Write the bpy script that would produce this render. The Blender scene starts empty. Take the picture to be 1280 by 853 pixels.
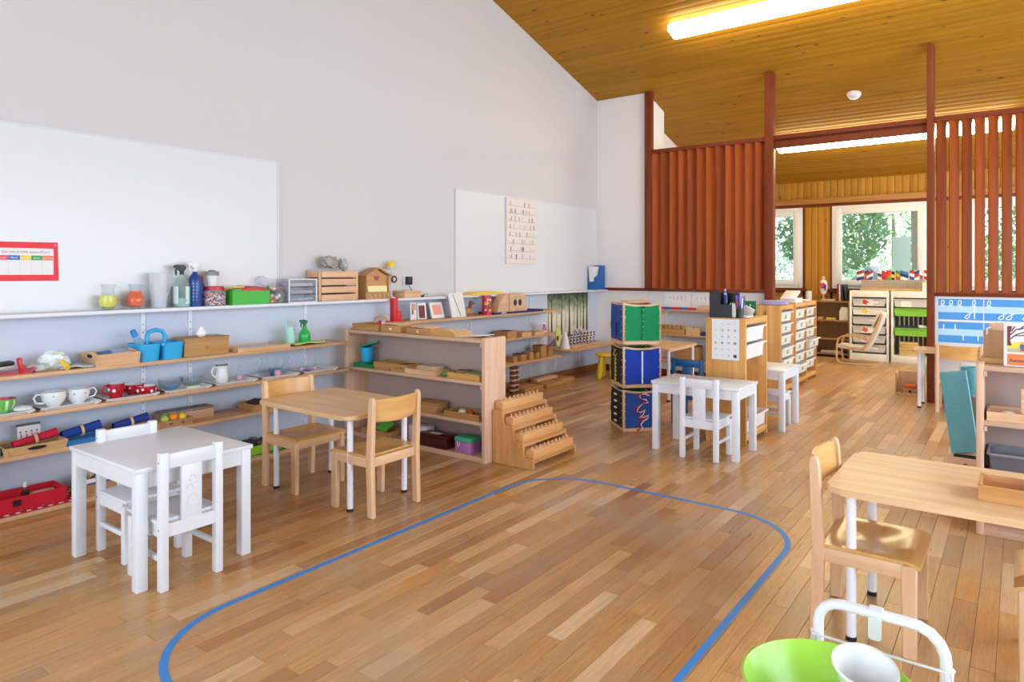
import bpy, bmesh, math, random
from mathutils import Vector, Matrix, Euler
random.seed(7)
PI = math.pi
SC = bpy.context.scene
COL = SC.collection

# ---------------------------------------------------------------- camera, sky, light, exposure
cam_d = bpy.data.cameras.new('camera')
cam_d.sensor_width = 36.0
cam_d.lens = 24.0
cam_d.shift_y = -0.0673
cam_d.clip_end = 200
cam = bpy.data.objects.new('camera', cam_d)
cam.location = (4.5, 0.0, 1.29)
cam.rotation_euler = (PI / 2, 0, math.radians(36.665))
COL.objects.link(cam)
SC.camera = cam

world = bpy.data.worlds.new('sky')
SC.world = world
world.use_nodes = True
wn = world.node_tree.nodes
wn['Background'].inputs[0].default_value = (0.86, 0.93, 1.0, 1)
wn['Background'].inputs[1].default_value = 2.1


def area_light(name, loc, direction, sx, sy, power, color):
    d = bpy.data.lights.new(name, 'AREA')
    d.shape = 'RECTANGLE'
    d.size, d.size_y, d.energy, d.color = sx, sy, power, color
    o = bpy.data.objects.new(name, d)
    o.location = loc
    o.rotation_euler = Vector(direction).to_track_quat('-Z', 'Y').to_euler()
    COL.objects.link(o)
    return o


# daylight through the main room's right and rear windows; the back-room light is added fill
area_light('daylight_right_window', (6.55, 4.0, 1.42), (-1, 0, 0), 5.8, 2.2, 175, (0.68, 0.82, 1.0))
area_light('fill_rear_room', (6.55, 9.8, 1.65), (-1, 0, -0.05), 2.2, 1.4, 85, (0.80, 0.90, 1.0))  # added to brighten the dim back room
area_light('daylight_rear_window', (3.4, -2.1, 1.55), (0, 1, 0), 5.4, 2.3, 112, (0.70, 0.83, 1.0))

vs = SC.view_settings
vs.view_transform = 'Standard'
vs.look = 'None'
vs.gamma = 1.0
vs.use_curve_mapping = False
vs.exposure = 0.3

# ---------------------------------------------------------------- materials


def lin(c):
    if isinstance(c, str):
        c = c.lstrip('#')
        c = [int(c[i:i + 2], 16) / 255 for i in (0, 2, 4)]
    return tuple((x / 12.92 if x <= 0.04045 else ((x + 0.055) / 1.055) ** 2.4) for x in c) + (1.0,)


def _new(name):
    m = bpy.data.materials.new(name)
    m.use_nodes = True
    return m, m.node_tree.nodes, m.node_tree.links, m.node_tree.nodes['Principled BSDF']


def pm(name, col, rough=0.5, metal=0.0, spec=0.5, noise=0.0, nscale=40.0, bump=0.0, coat=0.0, rnd=0.0):
    """plain painted / plastic / cloth material with slight procedural mottling"""
    m, n, l, p = _new(name)
    p.inputs['Roughness'].default_value = rough
    p.inputs['Metallic'].default_value = metal
    p.inputs['Specular IOR Level'].default_value = spec
    p.inputs['Coat Weight'].default_value = coat
    c = lin(col)
    p.inputs['Base Color'].default_value = c
    m.diffuse_color = c
    if noise or bump:
        tc = n.new('ShaderNodeTexCoord')
        nz = n.new('ShaderNodeTexNoise')
        nz.inputs['Scale'].default_value = nscale
        nz.inputs['Detail'].default_value = 4
        l.new(tc.outputs['Object'], nz.inputs['Vector'])
        if noise:
            mx = n.new('ShaderNodeMix')
            mx.data_type = 'RGBA'
            mx.inputs[6].default_value = tuple(x * (1 - noise) for x in c[:3]) + (1,)
            mx.inputs[7].default_value = tuple(min(1, x * (1 + noise)) for x in c[:3]) + (1,)
            l.new(nz.outputs[0], mx.inputs[0])
            l.new(mx.outputs[2], p.inputs['Base Color'])
        if bump:
            b = n.new('ShaderNodeBump')
            b.inputs['Strength'].default_value = bump
            b.inputs['Distance'].default_value = 0.002
            l.new(nz.outputs[0], b.inputs['Height'])
            l.new(b.outputs[0], p.inputs['Normal'])
    return m


def emit(name, col, strength):
    m, n, l, p = _new(name)
    p.inputs['Base Color'].default_value = lin(col)
    p.inputs['Emission Color'].default_value = lin(col)
    p.inputs['Emission Strength'].default_value = strength
    return m


def glass(name, col='#ffffff', clear=0.8, rough=0.03, body=0.8, edge=0.2):
    """thin clear glass or plastic: mostly see-through, partly mirror"""
    m, n, l, p = _new(name)
    tr = n.new('ShaderNodeBsdfTransparent')
    tr.inputs[0].default_value = lin(col)
    p.inputs['Base Color'].default_value = tuple(c_ * body for c_ in lin(col)[:3]) + (1,)
    p.inputs['Roughness'].default_value = rough
    fr = n.new('ShaderNodeLayerWeight')
    fr.inputs['Blend'].default_value = 0.35
    mr = n.new('ShaderNodeMapRange')
    mr.inputs[3].default_value = 1 - clear
    mr.inputs[4].default_value = min(1.0, 1 - clear + edge)
    l.new(fr.outputs['Facing'], mr.inputs[0])
    mx = n.new('ShaderNodeMixShader')
    l.new(mr.outputs[0], mx.inputs[0])
    l.new(tr.outputs[0], mx.inputs[1])
    l.new(p.outputs[0], mx.inputs[2])
    l.new(mx.outputs[0], n['Material Output'].inputs[0])
    return m


def wood(name, c1, c2, rough=0.45, gs=1.0, stave=0.0, stave_amt=0.0, knots=False, contrast=1.0, vary=(0.93, 1.06)):
    """three variants, one per grain axis; the longest side of a mesh picks its axis"""
    out = []
    for ax in range(3):
        m, n, l, p = _new('%s_%s' % (name, 'xyz'[ax]))
        p.inputs['Roughness'].default_value = rough
        p.inputs['Specular IOR Level'].default_value = 0.2 if rough >= 0.5 else 0.5
        m.diffuse_color = lin(c1)
        tc = n.new('ShaderNodeTexCoord')
        oi = n.new('ShaderNodeObjectInfo')
        ad = n.new('ShaderNodeVectorMath')
        ad.operation = 'ADD'
        ml = n.new('ShaderNodeMath')
        ml.operation = 'MULTIPLY'
        ml.inputs[1].default_value = 37.0
        l.new(oi.outputs['Random'], ml.inputs[0])
        l.new(tc.outputs['Object'], ad.inputs[0])
        l.new(ml.outputs[0], ad.inputs[1])
        mp = n.new('ShaderNodeMapping')
        s = [30 * gs] * 3
        s[ax] = 1.6 * gs
        mp.inputs['Scale'].default_value = s
        l.new(ad.outputs[0], mp.inputs[0])
        nz = n.new('ShaderNodeTexNoise')
        nz.inputs['Scale'].default_value = 1.0
        nz.inputs['Detail'].default_value = 5
        nz.inputs['Roughness'].default_value = 0.6
        nz.inputs['Distortion'].default_value = 0.6
        l.new(mp.outputs[0], nz.inputs[0])
        mr = n.new('ShaderNodeMapRange')
        mr.inputs[1].default_value = 0.5 - 0.22 / contrast
        mr.inputs[2].default_value = 0.5 + 0.22 / contrast
        l.new(nz.outputs[0], mr.inputs[0])
        mx = n.new('ShaderNodeMix')
        mx.data_type = 'RGBA'
        mx.inputs[6].default_value = lin(c1)
        mx.inputs[7].default_value = lin(c2)
        l.new(mr.outputs[0], mx.inputs[0])
        col = mx.outputs[2]
        if stave:
            sp = n.new('ShaderNodeSeparateXYZ')
            l.new(tc.outputs['Object'], sp.inputs[0])
            other = [a for a in range(3) if a != ax]
            fl = []
            for k in range(3):
                d = n.new('ShaderNodeMath')
                d.operation = 'MULTIPLY'
                d.inputs[1].default_value = (1 / stave) if k != ax else (1 / (stave * 9))
                l.new(sp.outputs[k], d.inputs[0])
                f = n.new('ShaderNodeMath')
                f.operation = 'FLOOR'
                l.new(d.outputs[0], f.inputs[0])
                fl.append(f)
            # thin sheets: ignore the thinnest direction by summing the two cross axes
            cb = n.new('ShaderNodeCombineXYZ')
            for k in range(3):
                l.new(fl[k].outputs[0], cb.inputs[k])
            wnn = n.new('ShaderNodeTexWhiteNoise')
            l.new(cb.outputs[0], wnn.inputs[0])
            m2 = n.new('ShaderNodeMapRange')
            m2.inputs[3].default_value = 1 - stave_amt
            m2.inputs[4].default_value = 1 + stave_amt
            l.new(wnn.outputs[0], m2.inputs[0])
            vm = n.new('ShaderNodeVectorMath')
            vm.operation = 'SCALE'
            l.new(col, vm.inputs[0])
            l.new(m2.outputs[0], vm.inputs['Scale'])
            col = vm.outputs[0]
        if knots:
            mp2 = n.new('ShaderNodeMapping')
            s2 = [7.0] * 3
            s2[ax] = 3.2
            mp2.inputs['Scale'].default_value = s2
            l.new(ad.outputs[0], mp2.inputs[0])
            vo = n.new('ShaderNodeTexVoronoi')
            vo.inputs['Scale'].default_value = 1.0
            l.new(mp2.outputs[0], vo.inputs[0])
            m3 = n.new('ShaderNodeMapRange')
            m3.inputs[1].default_value = 0.06
            m3.inputs[2].default_value = 0.13
            m3.inputs[3].default_value = 0.4
            m3.inputs[4].default_value = 1.0
            l.new(vo.outputs['Distance'], m3.inputs[0])
            vm = n.new('ShaderNodeVectorMath')
            vm.operation = 'SCALE'
            l.new(col, vm.inputs[0])
            l.new(m3.outputs[0], vm.inputs['Scale'])
            col = vm.outputs[0]
        # each object a little lighter or darker
        m4 = n.new('ShaderNodeMapRange')
        m4.inputs[3].default_value, m4.inputs[4].default_value = vary
        l.new(oi.outputs['Random'], m4.inputs[0])
        vm = n.new('ShaderNodeVectorMath')
        vm.operation = 'SCALE'
        l.new(col, vm.inputs[0])
        l.new(m4.outputs[0], vm.inputs['Scale'])
        l.new(vm.outputs[0], p.inputs['Base Color'])
        out.append(m)
    return out


BEECH = wood('beech', '#e6bd94', '#d4a478', 0.42)
BEECHTOP = wood('beech_board', '#ecc799', '#d9ad79', 0.38, stave=0.055, stave_amt=0.06)
BEECHPALE = wood('beech_pale', '#e8c3a2', '#d8ab88', 0.5)
UNITW = wood('pale_unit_wood', '#dcb89c', '#cba183', 0.55, stave=0.07, stave_amt=0.05)
MAPLE = wood('chair_panel', '#dfae6c', '#cc9650', 0.2, gs=0.7)
PINE = wood('pine', '#e0ab68', '#c98c48', 0.5, gs=0.7, stave=0.06, stave_amt=0.10, knots=True)
PLY = wood('plywood', '#d8b483', '#c69c68', 0.55)
SHELFW = wood('shelf_wood', '#dcb287', '#c99a6c', 0.45, stave=0.05, stave_amt=0.06)
CEILW = wood('ceiling_pine', '#b17e22', '#966712', 0.5, gs=0.5, knots=True)
FARW = wood('far_wall_pine', '#c08a34', '#a87222', 0.5, gs=0.6, knots=True)
REDW = wood('stained_wood', '#a65018', '#84390c', 0.6, gs=0.5, contrast=0.8, vary=(0.75, 1.2))
REDW2 = wood('stained_dark_wood', '#823f22', '#682d14', 0.5, gs=0.5)
STAIRW = wood('stair_wood', '#d79f63', '#c08347', 0.42, stave=0.075, stave_amt=0.12, contrast=1.2)
BLOCKW = wood('block_wood', '#dba268', '#cf9257', 0.4)
TINW = wood('tin_wood', '#c89a63', '#b58550', 0.5)

WHITE = pm('white_paint', '#e0e1e5', 0.35, noise=0.02, nscale=12)
WALLM = pm('wall_plaster', '#d2cfcf', 0.85, noise=0.02, nscale=25, bump=0.15)
CORNERM = pm('corner_wall_paint', '#ece7e5', 0.85, noise=0.02, nscale=25, bump=0.15)
HALFM = pm('half_wall_paint', '#e2e0e0', 0.8, noise=0.015, nscale=20)
BOARDM = pm('whiteboard_enamel', '#dbdcde', 0.3, noise=0.008, nscale=3)
ALU = pm('brushed_trim', '#d8d9dc', 0.35, noise=0.03)
LEDGE = pm('ledge_paint', '#dfdfe5', 0.4, noise=0.02)
UPR = pm('steel_upright', '#e3e6ee', 0.4, noise=0.02)
WPLAS = pm('white_plastic', '#e4e5e5', 0.35, noise=0.02)
WCER = pm('white_ceramic', '#e8e8e8', 0.18, noise=0.015)
PAPER = pm('paper', '#e9e8e7', 0.8, noise=0.02)
BLACK = pm('black_plastic', '#1c1c1e', 0.4, noise=0.1)
DARK = pm('dark_shadow_gap', '#241a12', 0.8, noise=0.1)
GREYBACK = pm('unit_back_board', '#b39c92', 0.8, noise=0.05, nscale=160, bump=0.2)
RED = pm('red_paint', '#d0202c', 0.4, noise=0.05)
REDP = pm('red_plastic', '#c8142a', 0.35, noise=0.05)
REDFELT = pm('red_felt', '#cf1830', 0.9, noise=0.08, nscale=150, bump=0.3)
YEL = pm('yellow_plastic', '#f2d21c', 0.35, noise=0.03)
BLUEP = pm('cyan_plastic', '#2aaae0', 0.35, noise=0.04)
NAVY = pm('navy_plastic', '#1c3f86', 0.35, noise=0.05)
BLUEF = pm('blue_fabric', '#1238a0', 0.9, noise=0.12, nscale=90, bump=0.4)
DENIM = pm('denim', '#2a4f9c', 0.95, noise=0.25, nscale=140, bump=0.4)
GREENF = pm('green_fabric', '#0f8a52', 0.9, noise=0.12, nscale=60, bump=0.4)
BLKF = pm('black_fabric', '#2a2018', 0.95, noise=0.2, nscale=90, bump=0.3)
TEAL = pm('teal_felt', '#6aa8b0', 0.95, noise=0.18, nscale=120, bump=0.5)
BRNF = pm('brown_felt', '#b19a82', 0.95, noise=0.15, nscale=120, bump=0.4)
CREAMF = pm('cream_cloth', '#ece5d8', 0.95, noise=0.06, nscale=60, bump=0.3)
BLUEC = pm('blue_paint', '#1f6aa8', 0.4, noise=0.05)
GREENP = pm('green_plastic', '#3aa94a', 0.35, noise=0.05)
LIME = pm('lime_plastic', '#8ccb2c', 0.35, noise=0.05)
LIMEB = pm('lime_bowl', '#a9dc4a', 0.25, noise=0.03)
DKGREEN = pm('dark_green', '#158a5a', 0.5, noise=0.06)
CARD = pm('kraft_board', '#b98d62', 0.75, noise=0.08, nscale=60)
TAPE = pm('blue_tape', '#2f86d6', 0.5, noise=0.04)
BINW = pm('bin_plastic', '#e8e6e2', 0.4, noise=0.02)
CREAMM = pm('cream_lacquer', '#f3f0e8', 0.4, noise=0.02)
GREY = pm('grey_plastic', '#8b8b90', 0.5, noise=0.05)
DKRED = pm('dark_red_wood', '#4a1414', 0.35, noise=0.2, nscale=30)
PINK = pm('pink_plastic', '#e79ac0', 0.4, noise=0.05)
PURP = pm('purple', '#b878b8', 0.5, noise=0.05)
ORANGE = pm('orange', '#f06a2a', 0.5, noise=0.06)
GLASS = glass('clear_glass', '#fafcfd', 0.985, 0.03, 0.8, 0.13)
PANE = glass('window_glass', '#fbfdfc', 0.95, 0.0)
CLEARP = glass('clear_plastic', '#f8f8fb', 0.88, 0.15, 0.9)
FROST = glass('frosted_plastic', '#f8f9fb', 0.62, 0.35, 0.95)
BOTTLE = glass('bottle_plastic', '#eef8f5', 0.86, 0.1, 0.9)
WATERY = pm('yellow_water', '#e6dc5a', 0.1, noise=0.03)
WATERO = pm('orange_water', '#f2642a', 0.1, noise=0.03)
WATERB = pm('blue_water', '#2f9ed6', 0.1, noise=0.03)
LAMPM = emit('lamp_diffuser', '#fff1d6', 13.0)
LAMPM2 = emit('rear_lamp_diffuser', '#fff6c4', 25.0)
_PM = {}


def pc(col, rough=0.6):
    k = (col, rough)
    if k not in _PM:
        _PM[k] = pm('print_' + col.lstrip('#'), col, rough, noise=0.03, nscale=80)
    return _PM[k]


def floor_material():
    m, n, l, p = _new('oak_planks')
    tc = n.new('ShaderNodeTexCoord')
    at = n.new('ShaderNodeAttribute')
    at.attribute_name = 'tint'
    ml = n.new('ShaderNodeMath')
    ml.operation = 'MULTIPLY'
    ml.inputs[1].default_value = 53.0
    l.new(at.outputs['Fac'], ml.inputs[0])
    ad = n.new('ShaderNodeVectorMath')
    ad.operation = 'ADD'
    l.new(tc.outputs['Object'], ad.inputs[0])
    l.new(ml.outputs[0], ad.inputs[1])
    mp = n.new('ShaderNodeMapping')
    mp.inputs['Scale'].default_value = (55, 3.0, 40)
    l.new(ad.outputs[0], mp.inputs[0])
    nz = n.new('ShaderNodeTexNoise')
    nz.inputs['Scale'].default_value = 1
    nz.inputs['Detail'].default_value = 6
    nz.inputs['Roughness'].default_value = 0.65
    nz.inputs['Distortion'].default_value = 1.2
    l.new(mp.outputs[0], nz.inputs[0])
    cr = n.new('ShaderNodeValToRGB')
    e = cr.color_ramp.elements
    e[0].position, e[0].color = 0.0, lin('#a5723f')
    e[1].position, e[1].color = 1.0, lin('#deb88c')
    for pos, c in ((0.3, '#b98852'), (0.55, '#c2925a'), (0.8, '#cc985a')):
        x = e.new(pos)
        x.color = lin(c)
    l.new(at.outputs['Fac'], cr.inputs[0])
    mpf = n.new('ShaderNodeMapping')
    mpf.inputs['Scale'].default_value = (190, 9.0, 90)
    l.new(ad.outputs[0], mpf.inputs[0])
    nf = n.new('ShaderNodeTexNoise')
    nf.inputs['Scale'].default_value = 1
    nf.inputs['Detail'].default_value = 5
    nf.inputs['Roughness'].default_value = 0.7
    nf.inputs['Distortion'].default_value = 2.0
    l.new(mpf.outputs[0], nf.inputs[0])
    avg = n.new('ShaderNodeMix')
    avg.inputs[0].default_value = 0.5
    l.new(nz.outputs[0], avg.inputs[2])
    l.new(nf.outputs[0], avg.inputs[3])
    gr = n.new('ShaderNodeMapRange')
    gr.inputs[1].default_value, gr.inputs[2].default_value = 0.34, 0.66
    gr.inputs[3].default_value, gr.inputs[4].default_value = 0.70, 1.22
    l.new(avg.outputs[0], gr.inputs[0])
    vm = n.new('ShaderNodeVectorMath')
    vm.operation = 'SCALE'
    l.new(cr.outputs[0], vm.inputs[0])
    l.new(gr.outputs[0], vm.inputs['Scale'])
    # worn, greyed patches
    n2 = n.new('ShaderNodeTexNoise')
    n2.inputs['Scale'].default_value = 1.7
    n2.inputs['Detail'].default_value = 6
    l.new(tc.outputs['Object'], n2.inputs[0])
    m2 = n.new('ShaderNodeMapRange')
    m2.inputs[1].default_value, m2.inputs[2].default_value = 0.46, 0.72
    m2.inputs[4].default_value = 0.6
    l.new(n2.outputs[0], m2.inputs[0])
    mx = n.new('ShaderNodeMix')
    mx.data_type = 'RGBA'
    mx.inputs[7].default_value = lin('#b39c84')
    l.new(m2.outputs[0], mx.inputs[0])
    l.new(vm.outputs[0], mx.inputs[6])
    n3 = n.new('ShaderNodeTexNoise')
    n3.inputs['Scale'].default_value = 2.6
    n3.inputs['Detail'].default_value = 5
    l.new(ad.outputs[0], n3.inputs[0])
    m3 = n.new('ShaderNodeMapRange')
    m3.inputs[1].default_value, m3.inputs[2].default_value = 0.50, 0.70
    m3.inputs[4].default_value = 0.55
    l.new(n3.outputs[0], m3.inputs[0])
    mo = n.new('ShaderNodeMix')
    mo.data_type = 'RGBA'
    mo.blend_type = 'MULTIPLY'
    mo.inputs[7].default_value = lin('#f6cf94')
    l.new(m3.outputs[0], mo.inputs[0])
    l.new(mx.outputs[2], mo.inputs[6])
    l.new(mo.outputs[2], p.inputs['Base Color'])
    r2 = n.new('ShaderNodeMapRange')
    r2.inputs[3].default_value, r2.inputs[4].default_value = 0.22, 0.38
    l.new(nz.outputs[0], r2.inputs[0])
    l.new(r2.outputs[0], p.inputs['Roughness'])
    b = n.new('ShaderNodeBump')
    b.inputs['Strength'].default_value = 0.12
    b.inputs['Distance'].default_value = 0.001
    l.new(nz.outputs[0], b.inputs['Height'])
    l.new(b.outputs[0], p.inputs['Normal'])
    return m


OAK = floor_material()

# ---------------------------------------------------------------- mesh helpers


class B:
    def __init__(s):
        s.bm = bmesh.new()

    def box(s, c, d, rot=None, bev=0.0, taper=None):
        m = Matrix.Translation(c) @ (Euler(rot).to_matrix().to_4x4() if rot else Matrix())
        r = bmesh.ops.create_cube(s.bm, size=1.0)
        vs_ = r['verts']
        for v in vs_:
            v.co = Vector((v.co.x * d[0], v.co.y * d[1], v.co.z * d[2]))
            if taper and v.co.z < 0:
                v.co.x *= taper
                v.co.y *= taper
        if bev:
            es = list({e for v in vs_ for e in v.link_edges})
            r2 = bmesh.ops.bevel(s.bm, geom=es, offset=bev, segments=2, affect='EDGES', profile=0.5)
            vs_ = list({v for f in r2['faces'] for v in f.verts} | {v for v in vs_ if v.is_valid})
            seen = set(vs_)
        bmesh.ops.transform(s.bm, matrix=m, verts=[v for v in vs_ if v.is_valid])
        return s

    def bx(s, x0, x1, y0, y1, z0, z1, bev=0.0):
        return s.box(((x0 + x1) / 2, (y0 + y1) / 2, (z0 + z1) / 2), (abs(x1 - x0), abs(y1 - y0), abs(z1 - z0)), None, bev)

    def lathe(s, prof, seg=20, o=(0, 0, 0), m=None, arc=2 * PI):
        m = m or Matrix.Translation(o)
        full = abs(arc - 2 * PI) < 1e-6
        ns = seg if full else seg + 1
        rings = []
        for r, z in prof:
            if r < 1e-6:
                rings.append([s.bm.verts.new(m @ Vector((0, 0, z)))])
            else:
                rings.append([s.bm.verts.new(m @ Vector((r * math.cos(arc * i / seg), r * math.sin(arc * i / seg), z))) for i in range(ns)])
        for a, b in zip(rings, rings[1:]):
            for i in range(seg):
                j = (i + 1) % ns
                if len(a) == 1 and len(b) == 1:
                    continue
                if len(a) == 1:
                    s.bm.faces.new((a[0], b[j], b[i]))
                elif len(b) == 1:
                    s.bm.faces.new((a[i], a[j], b[0]))
                else:
                    s.bm.faces.new((a[i], a[j], b[j], b[i]))
        return s

    def cyl(s, p0, p1, r0, r1=None, seg=14, cap=True):
        r1 = r0 if r1 is None else r1
        p0, p1 = Vector(p0), Vector(p1)
        q = (p1 - p0).to_track_quat('Z', 'Y').to_matrix().to_4x4()
        h = (p1 - p0).length
        pr = [(r0, 0), (r1, h)]
        if cap:
            pr = [(0, 0)] + pr + [(0, h)]
        return s.lathe(pr, seg, m=Matrix.Translation(p0) @ q)

    def tube(s, pts, r, seg=8, closed=False, cap=True):
        pts = [Vector(p) for p in pts]
        n = len(pts)
        rs = r if isinstance(r, (list, tuple)) else [r] * n
        rings = []
        nrm = None
        for i in range(n):
            if closed:
                t = pts[(i + 1) % n] - pts[i - 1]
            else:
                t = pts[min(i + 1, n - 1)] - pts[max(i - 1, 0)]
            t.normalize()
            if nrm is None:
                nrm = t.orthogonal().normalized()
            nrm = (nrm - t * nrm.dot(t)).normalized()
            bn = t.cross(nrm)
            rings.append([s.bm.verts.new(pts[i] + (nrm * math.cos(2 * PI * k / seg) + bn * math.sin(2 * PI * k / seg)) * rs[i]) for k in range(seg)])
        for i in range(n if closed else n - 1):
            a, b = rings[i], rings[(i + 1) % n]
            for k in range(seg):
                s.bm.faces.new((a[k], a[(k + 1) % seg], b[(k + 1) % seg], b[k]))
        if cap and not closed:
            s.bm.faces.new(rings[0][::-1])
            s.bm.faces.new(rings[-1])
        return s

    def prism(s, pts, axis, a0, a1, bev=0.0):
        """outline pts in the plane across `axis`, pushed from a0 to a1"""
        def at(p, a):
            return {'x': Vector((a, p[0], p[1])), 'y': Vector((p[0], a, p[1])), 'z': Vector((p[0], p[1], a))}[axis]
        A = [s.bm.verts.new(at(p, a0)) for p in pts]
        C = [s.bm.verts.new(at(p, a1)) for p in pts]
        n = len(pts)
        s.bm.faces.new(A[::-1])
        s.bm.faces.new(C)
        for i in range(n):
            s.bm.faces.new((A[i], A[(i + 1) % n], C[(i + 1) % n], C[i]))
        if bev:
            es = list({e for v in A + C for e in v.link_edges})
            bmesh.ops.bevel(s.bm, geom=es, offset=bev, segments=1, affect='EDGES')
        return s

    def ball(s, c, r, seg=12, sq=(1, 1, 1)):
        k = max(4, seg // 2)
        pr = [(r * math.sin(PI * i / k), -r * math.cos(PI * i / k)) for i in range(k + 1)]
        pr[0] = (0, -r)
        pr[-1] = (0, r)
        return s.lathe(pr, seg, m=Matrix.Translation(c) @ Matrix.Diagonal((sq[0], sq[1], sq[2], 1)))

    def poly(s, pts):
        s.bm.faces.new([s.bm.verts.new(p) for p in pts])
        return s

    def grid(s, f, nu, nv):
        g = [[s.bm.verts.new(f(i / nu, j / nv)) for j in range(nv + 1)] for i in range(nu + 1)]
        for i in range(nu):
            for j in range(nv):
                s.bm.faces.new((g[i][j], g[i + 1][j], g[i + 1][j + 1], g[i][j + 1]))
        return s

    def ribbon(s, pts, w, to3, lift=0.0):
        """flat printed stroke: 2D polyline of width w, mapped by to3(u, v, lift)"""
        P = [Vector((p[0], p[1], 0)) for p in pts]
        L, R_ = [], []
        for i, p in enumerate(P):
            t = (P[min(i + 1, len(P) - 1)] - P[max(i - 1, 0)]).normalized()
            nn = Vector((-t.y, t.x, 0)) * w / 2
            L.append(s.bm.verts.new(to3(p.x + nn.x, p.y + nn.y, lift)))
            R_.append(s.bm.verts.new(to3(p.x - nn.x, p.y - nn.y, lift)))
        for i in range(len(P) - 1):
            s.bm.faces.new((L[i], L[i + 1], R_[i + 1], R_[i]))
        return s

    def rect(s, u0, u1, v0, v1, to3, lift=0.0):
        return s.poly([to3(u0, v0, lift), to3(u1, v0, lift), to3(u1, v1, lift), to3(u0, v1, lift)])

    def move(s, m):
        bmesh.ops.transform(s.bm, matrix=m, verts=s.bm.verts[:])
        return s


def finish(name, b, mat, parent=None, sharp=38):
    if isinstance(b, B):
        bm = b.bm
        bmesh.ops.recalc_face_normals(bm, faces=bm.faces[:])
        me = bpy.data.meshes.new(name)
        bm.to_mesh(me)
        bm.free()
    else:
        me = b
    if me.polygons:
        me.polygons.foreach_set('use_smooth', [True] * len(me.polygons))
        me.set_sharp_from_angle(angle=math.radians(sharp))
    if isinstance(mat, list):
        xs = [v.co for v in me.vertices]
        d = [max(v[k] for v in xs) - min(v[k] for v in xs) for k in range(3)]
        mat = mat[d.index(max(d))]
    me.materials.append(mat)
    o = bpy.data.objects.new(name, me)
    COL.objects.link(o)
    if parent is not None:
        o.parent = parent
    return o


def tag(o, label, cat, group=None):
    o['label'] = label
    o['category'] = cat
    if group:
        o['group'] = group
    return o


def thing(name, label, cat, loc=(0, 0, 0), rz=0.0, group=None):
    o = bpy.data.objects.new(name, None)
    o.empty_display_size = 0.05
    COL.objects.link(o)
    o.location = loc
    o.rotation_euler = (0, 0, rz)
    return tag(o, label, cat, group)


def one(name, label, cat, b, mat, loc=(0, 0, 0), rz=0.0, group=None):
    o = finish(name, b, mat)
    o.location = loc
    o.rotation_euler = (0, 0, rz)
    return tag(o, label, cat, group)


def struct(name, b, mat, parent=None):
    o = finish(name, b, mat, parent)
    if parent is None:
        o['kind'] = 'structure'
    return o


def dup(root, loc, rz=0.0, label=None, cat=None, group=None, mats=None):
    """copy of a thing with its parts and sub-parts (shared mesh data)"""
    r = root.copy()
    COL.objects.link(r)
    r.location = loc
    r.rotation_euler = (0, 0, rz)
    if label:
        r['label'] = label
    if group:
        r['group'] = group
    for ch in list(root.children):
        c = ch.copy()
        COL.objects.link(c)
        c.parent = r
        for g in ch.children:
            d = g.copy()
            COL.objects.link(d)
            d.parent = c
    return r


def text_mesh(s, size, to3, align='CENTER', bold=0.0):
    cu = bpy.data.curves.new('tmp', 'FONT')
    cu.body = s
    cu.size = size
    cu.align_x = align
    cu.offset = bold
    o = bpy.data.objects.new('tmp', cu)
    COL.objects.link(o)
    dg = bpy.context.evaluated_depsgraph_get()
    me = bpy.data.meshes.new_from_object(o.evaluated_get(dg))
    bpy.data.objects.remove(o)
    for v in me.vertices:
        v.co = to3(v.co.x, v.co.y, 0.0)
    me.materials.clear()
    return me


def arc(cx, cy, r, a0, a1, n=10, ry=None):
    ry = ry or r
    return [(cx + r * math.cos(math.radians(a0 + (a1 - a0) * i / n)), cy + ry * math.sin(math.radians(a0 + (a1 - a0) * i / n))) for i in range(n + 1)]


def rrect(x0, x1, y0, y1, r, n=5):
    return (arc(x1 - r, y1 - r, r, 0, 90, n) + arc(x0 + r, y1 - r, r, 90, 180, n) + arc(x0 + r, y0 + r, r, 180, 270, n) + arc(x1 - r, y0 + r, r, 270, 360, n))


def flat_y(y, z0=0.0, x0=0.0):          # prints on a vertical face looking towards -y
    return lambda u, v, l: Vector((x0 + u, y - l, z0 + v))


def flat_x(x, y0=0.0, z0=0.0):          # prints on a vertical face looking towards +x (u runs along +y)
    return lambda u, v, l: Vector((x + l, y0 + u, z0 + v))

# ---------------------------------------------------------------- the room
YW = 7.95          # plane of the screens and the half wall
YF = 11.5          # far wall
XR = 6.6
YB = -2.2


def zc(y):
    if y < 0.5:
        return 5.624 - 0.277 * (0.5 - y)
    if y < 9.95:
        return 3.56 - 0.277 * (y - 7.95)
    return 3.006 - 0.1845 * (y - 9.95)


# floor: base slab, then planks along y
b = B().bx(-0.3, 7.0, YB - 0.2, YF + 0.2, -0.12, -0.012)
floor = struct('floor', b, DARK)
planks = []
x = 0.0
pw = [0.070, 0.074, 0.066, 0.072, 0.078, 0.068, 0.073]
ci = 0
rf = random.Random(3)
while x < XR - 0.05:
    w = pw[ci % 7]
    ci += 1
    y = YB - rf.random() * 0.8
    while y < YF:
        ln = rf.choice((0.42, 0.55, 0.62, 0.7, 0.85, 1.0))
        planks.append((x, x + w - 0.0010, max(y, YB), min(y + ln - 0.0012, YF), rf.random() ** 0.9, -0.0004 * rf.random()))
        y += ln
    x += w
CF = (-math.sin(math.radians(36.665)), math.cos(math.radians(36.665)))


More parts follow.
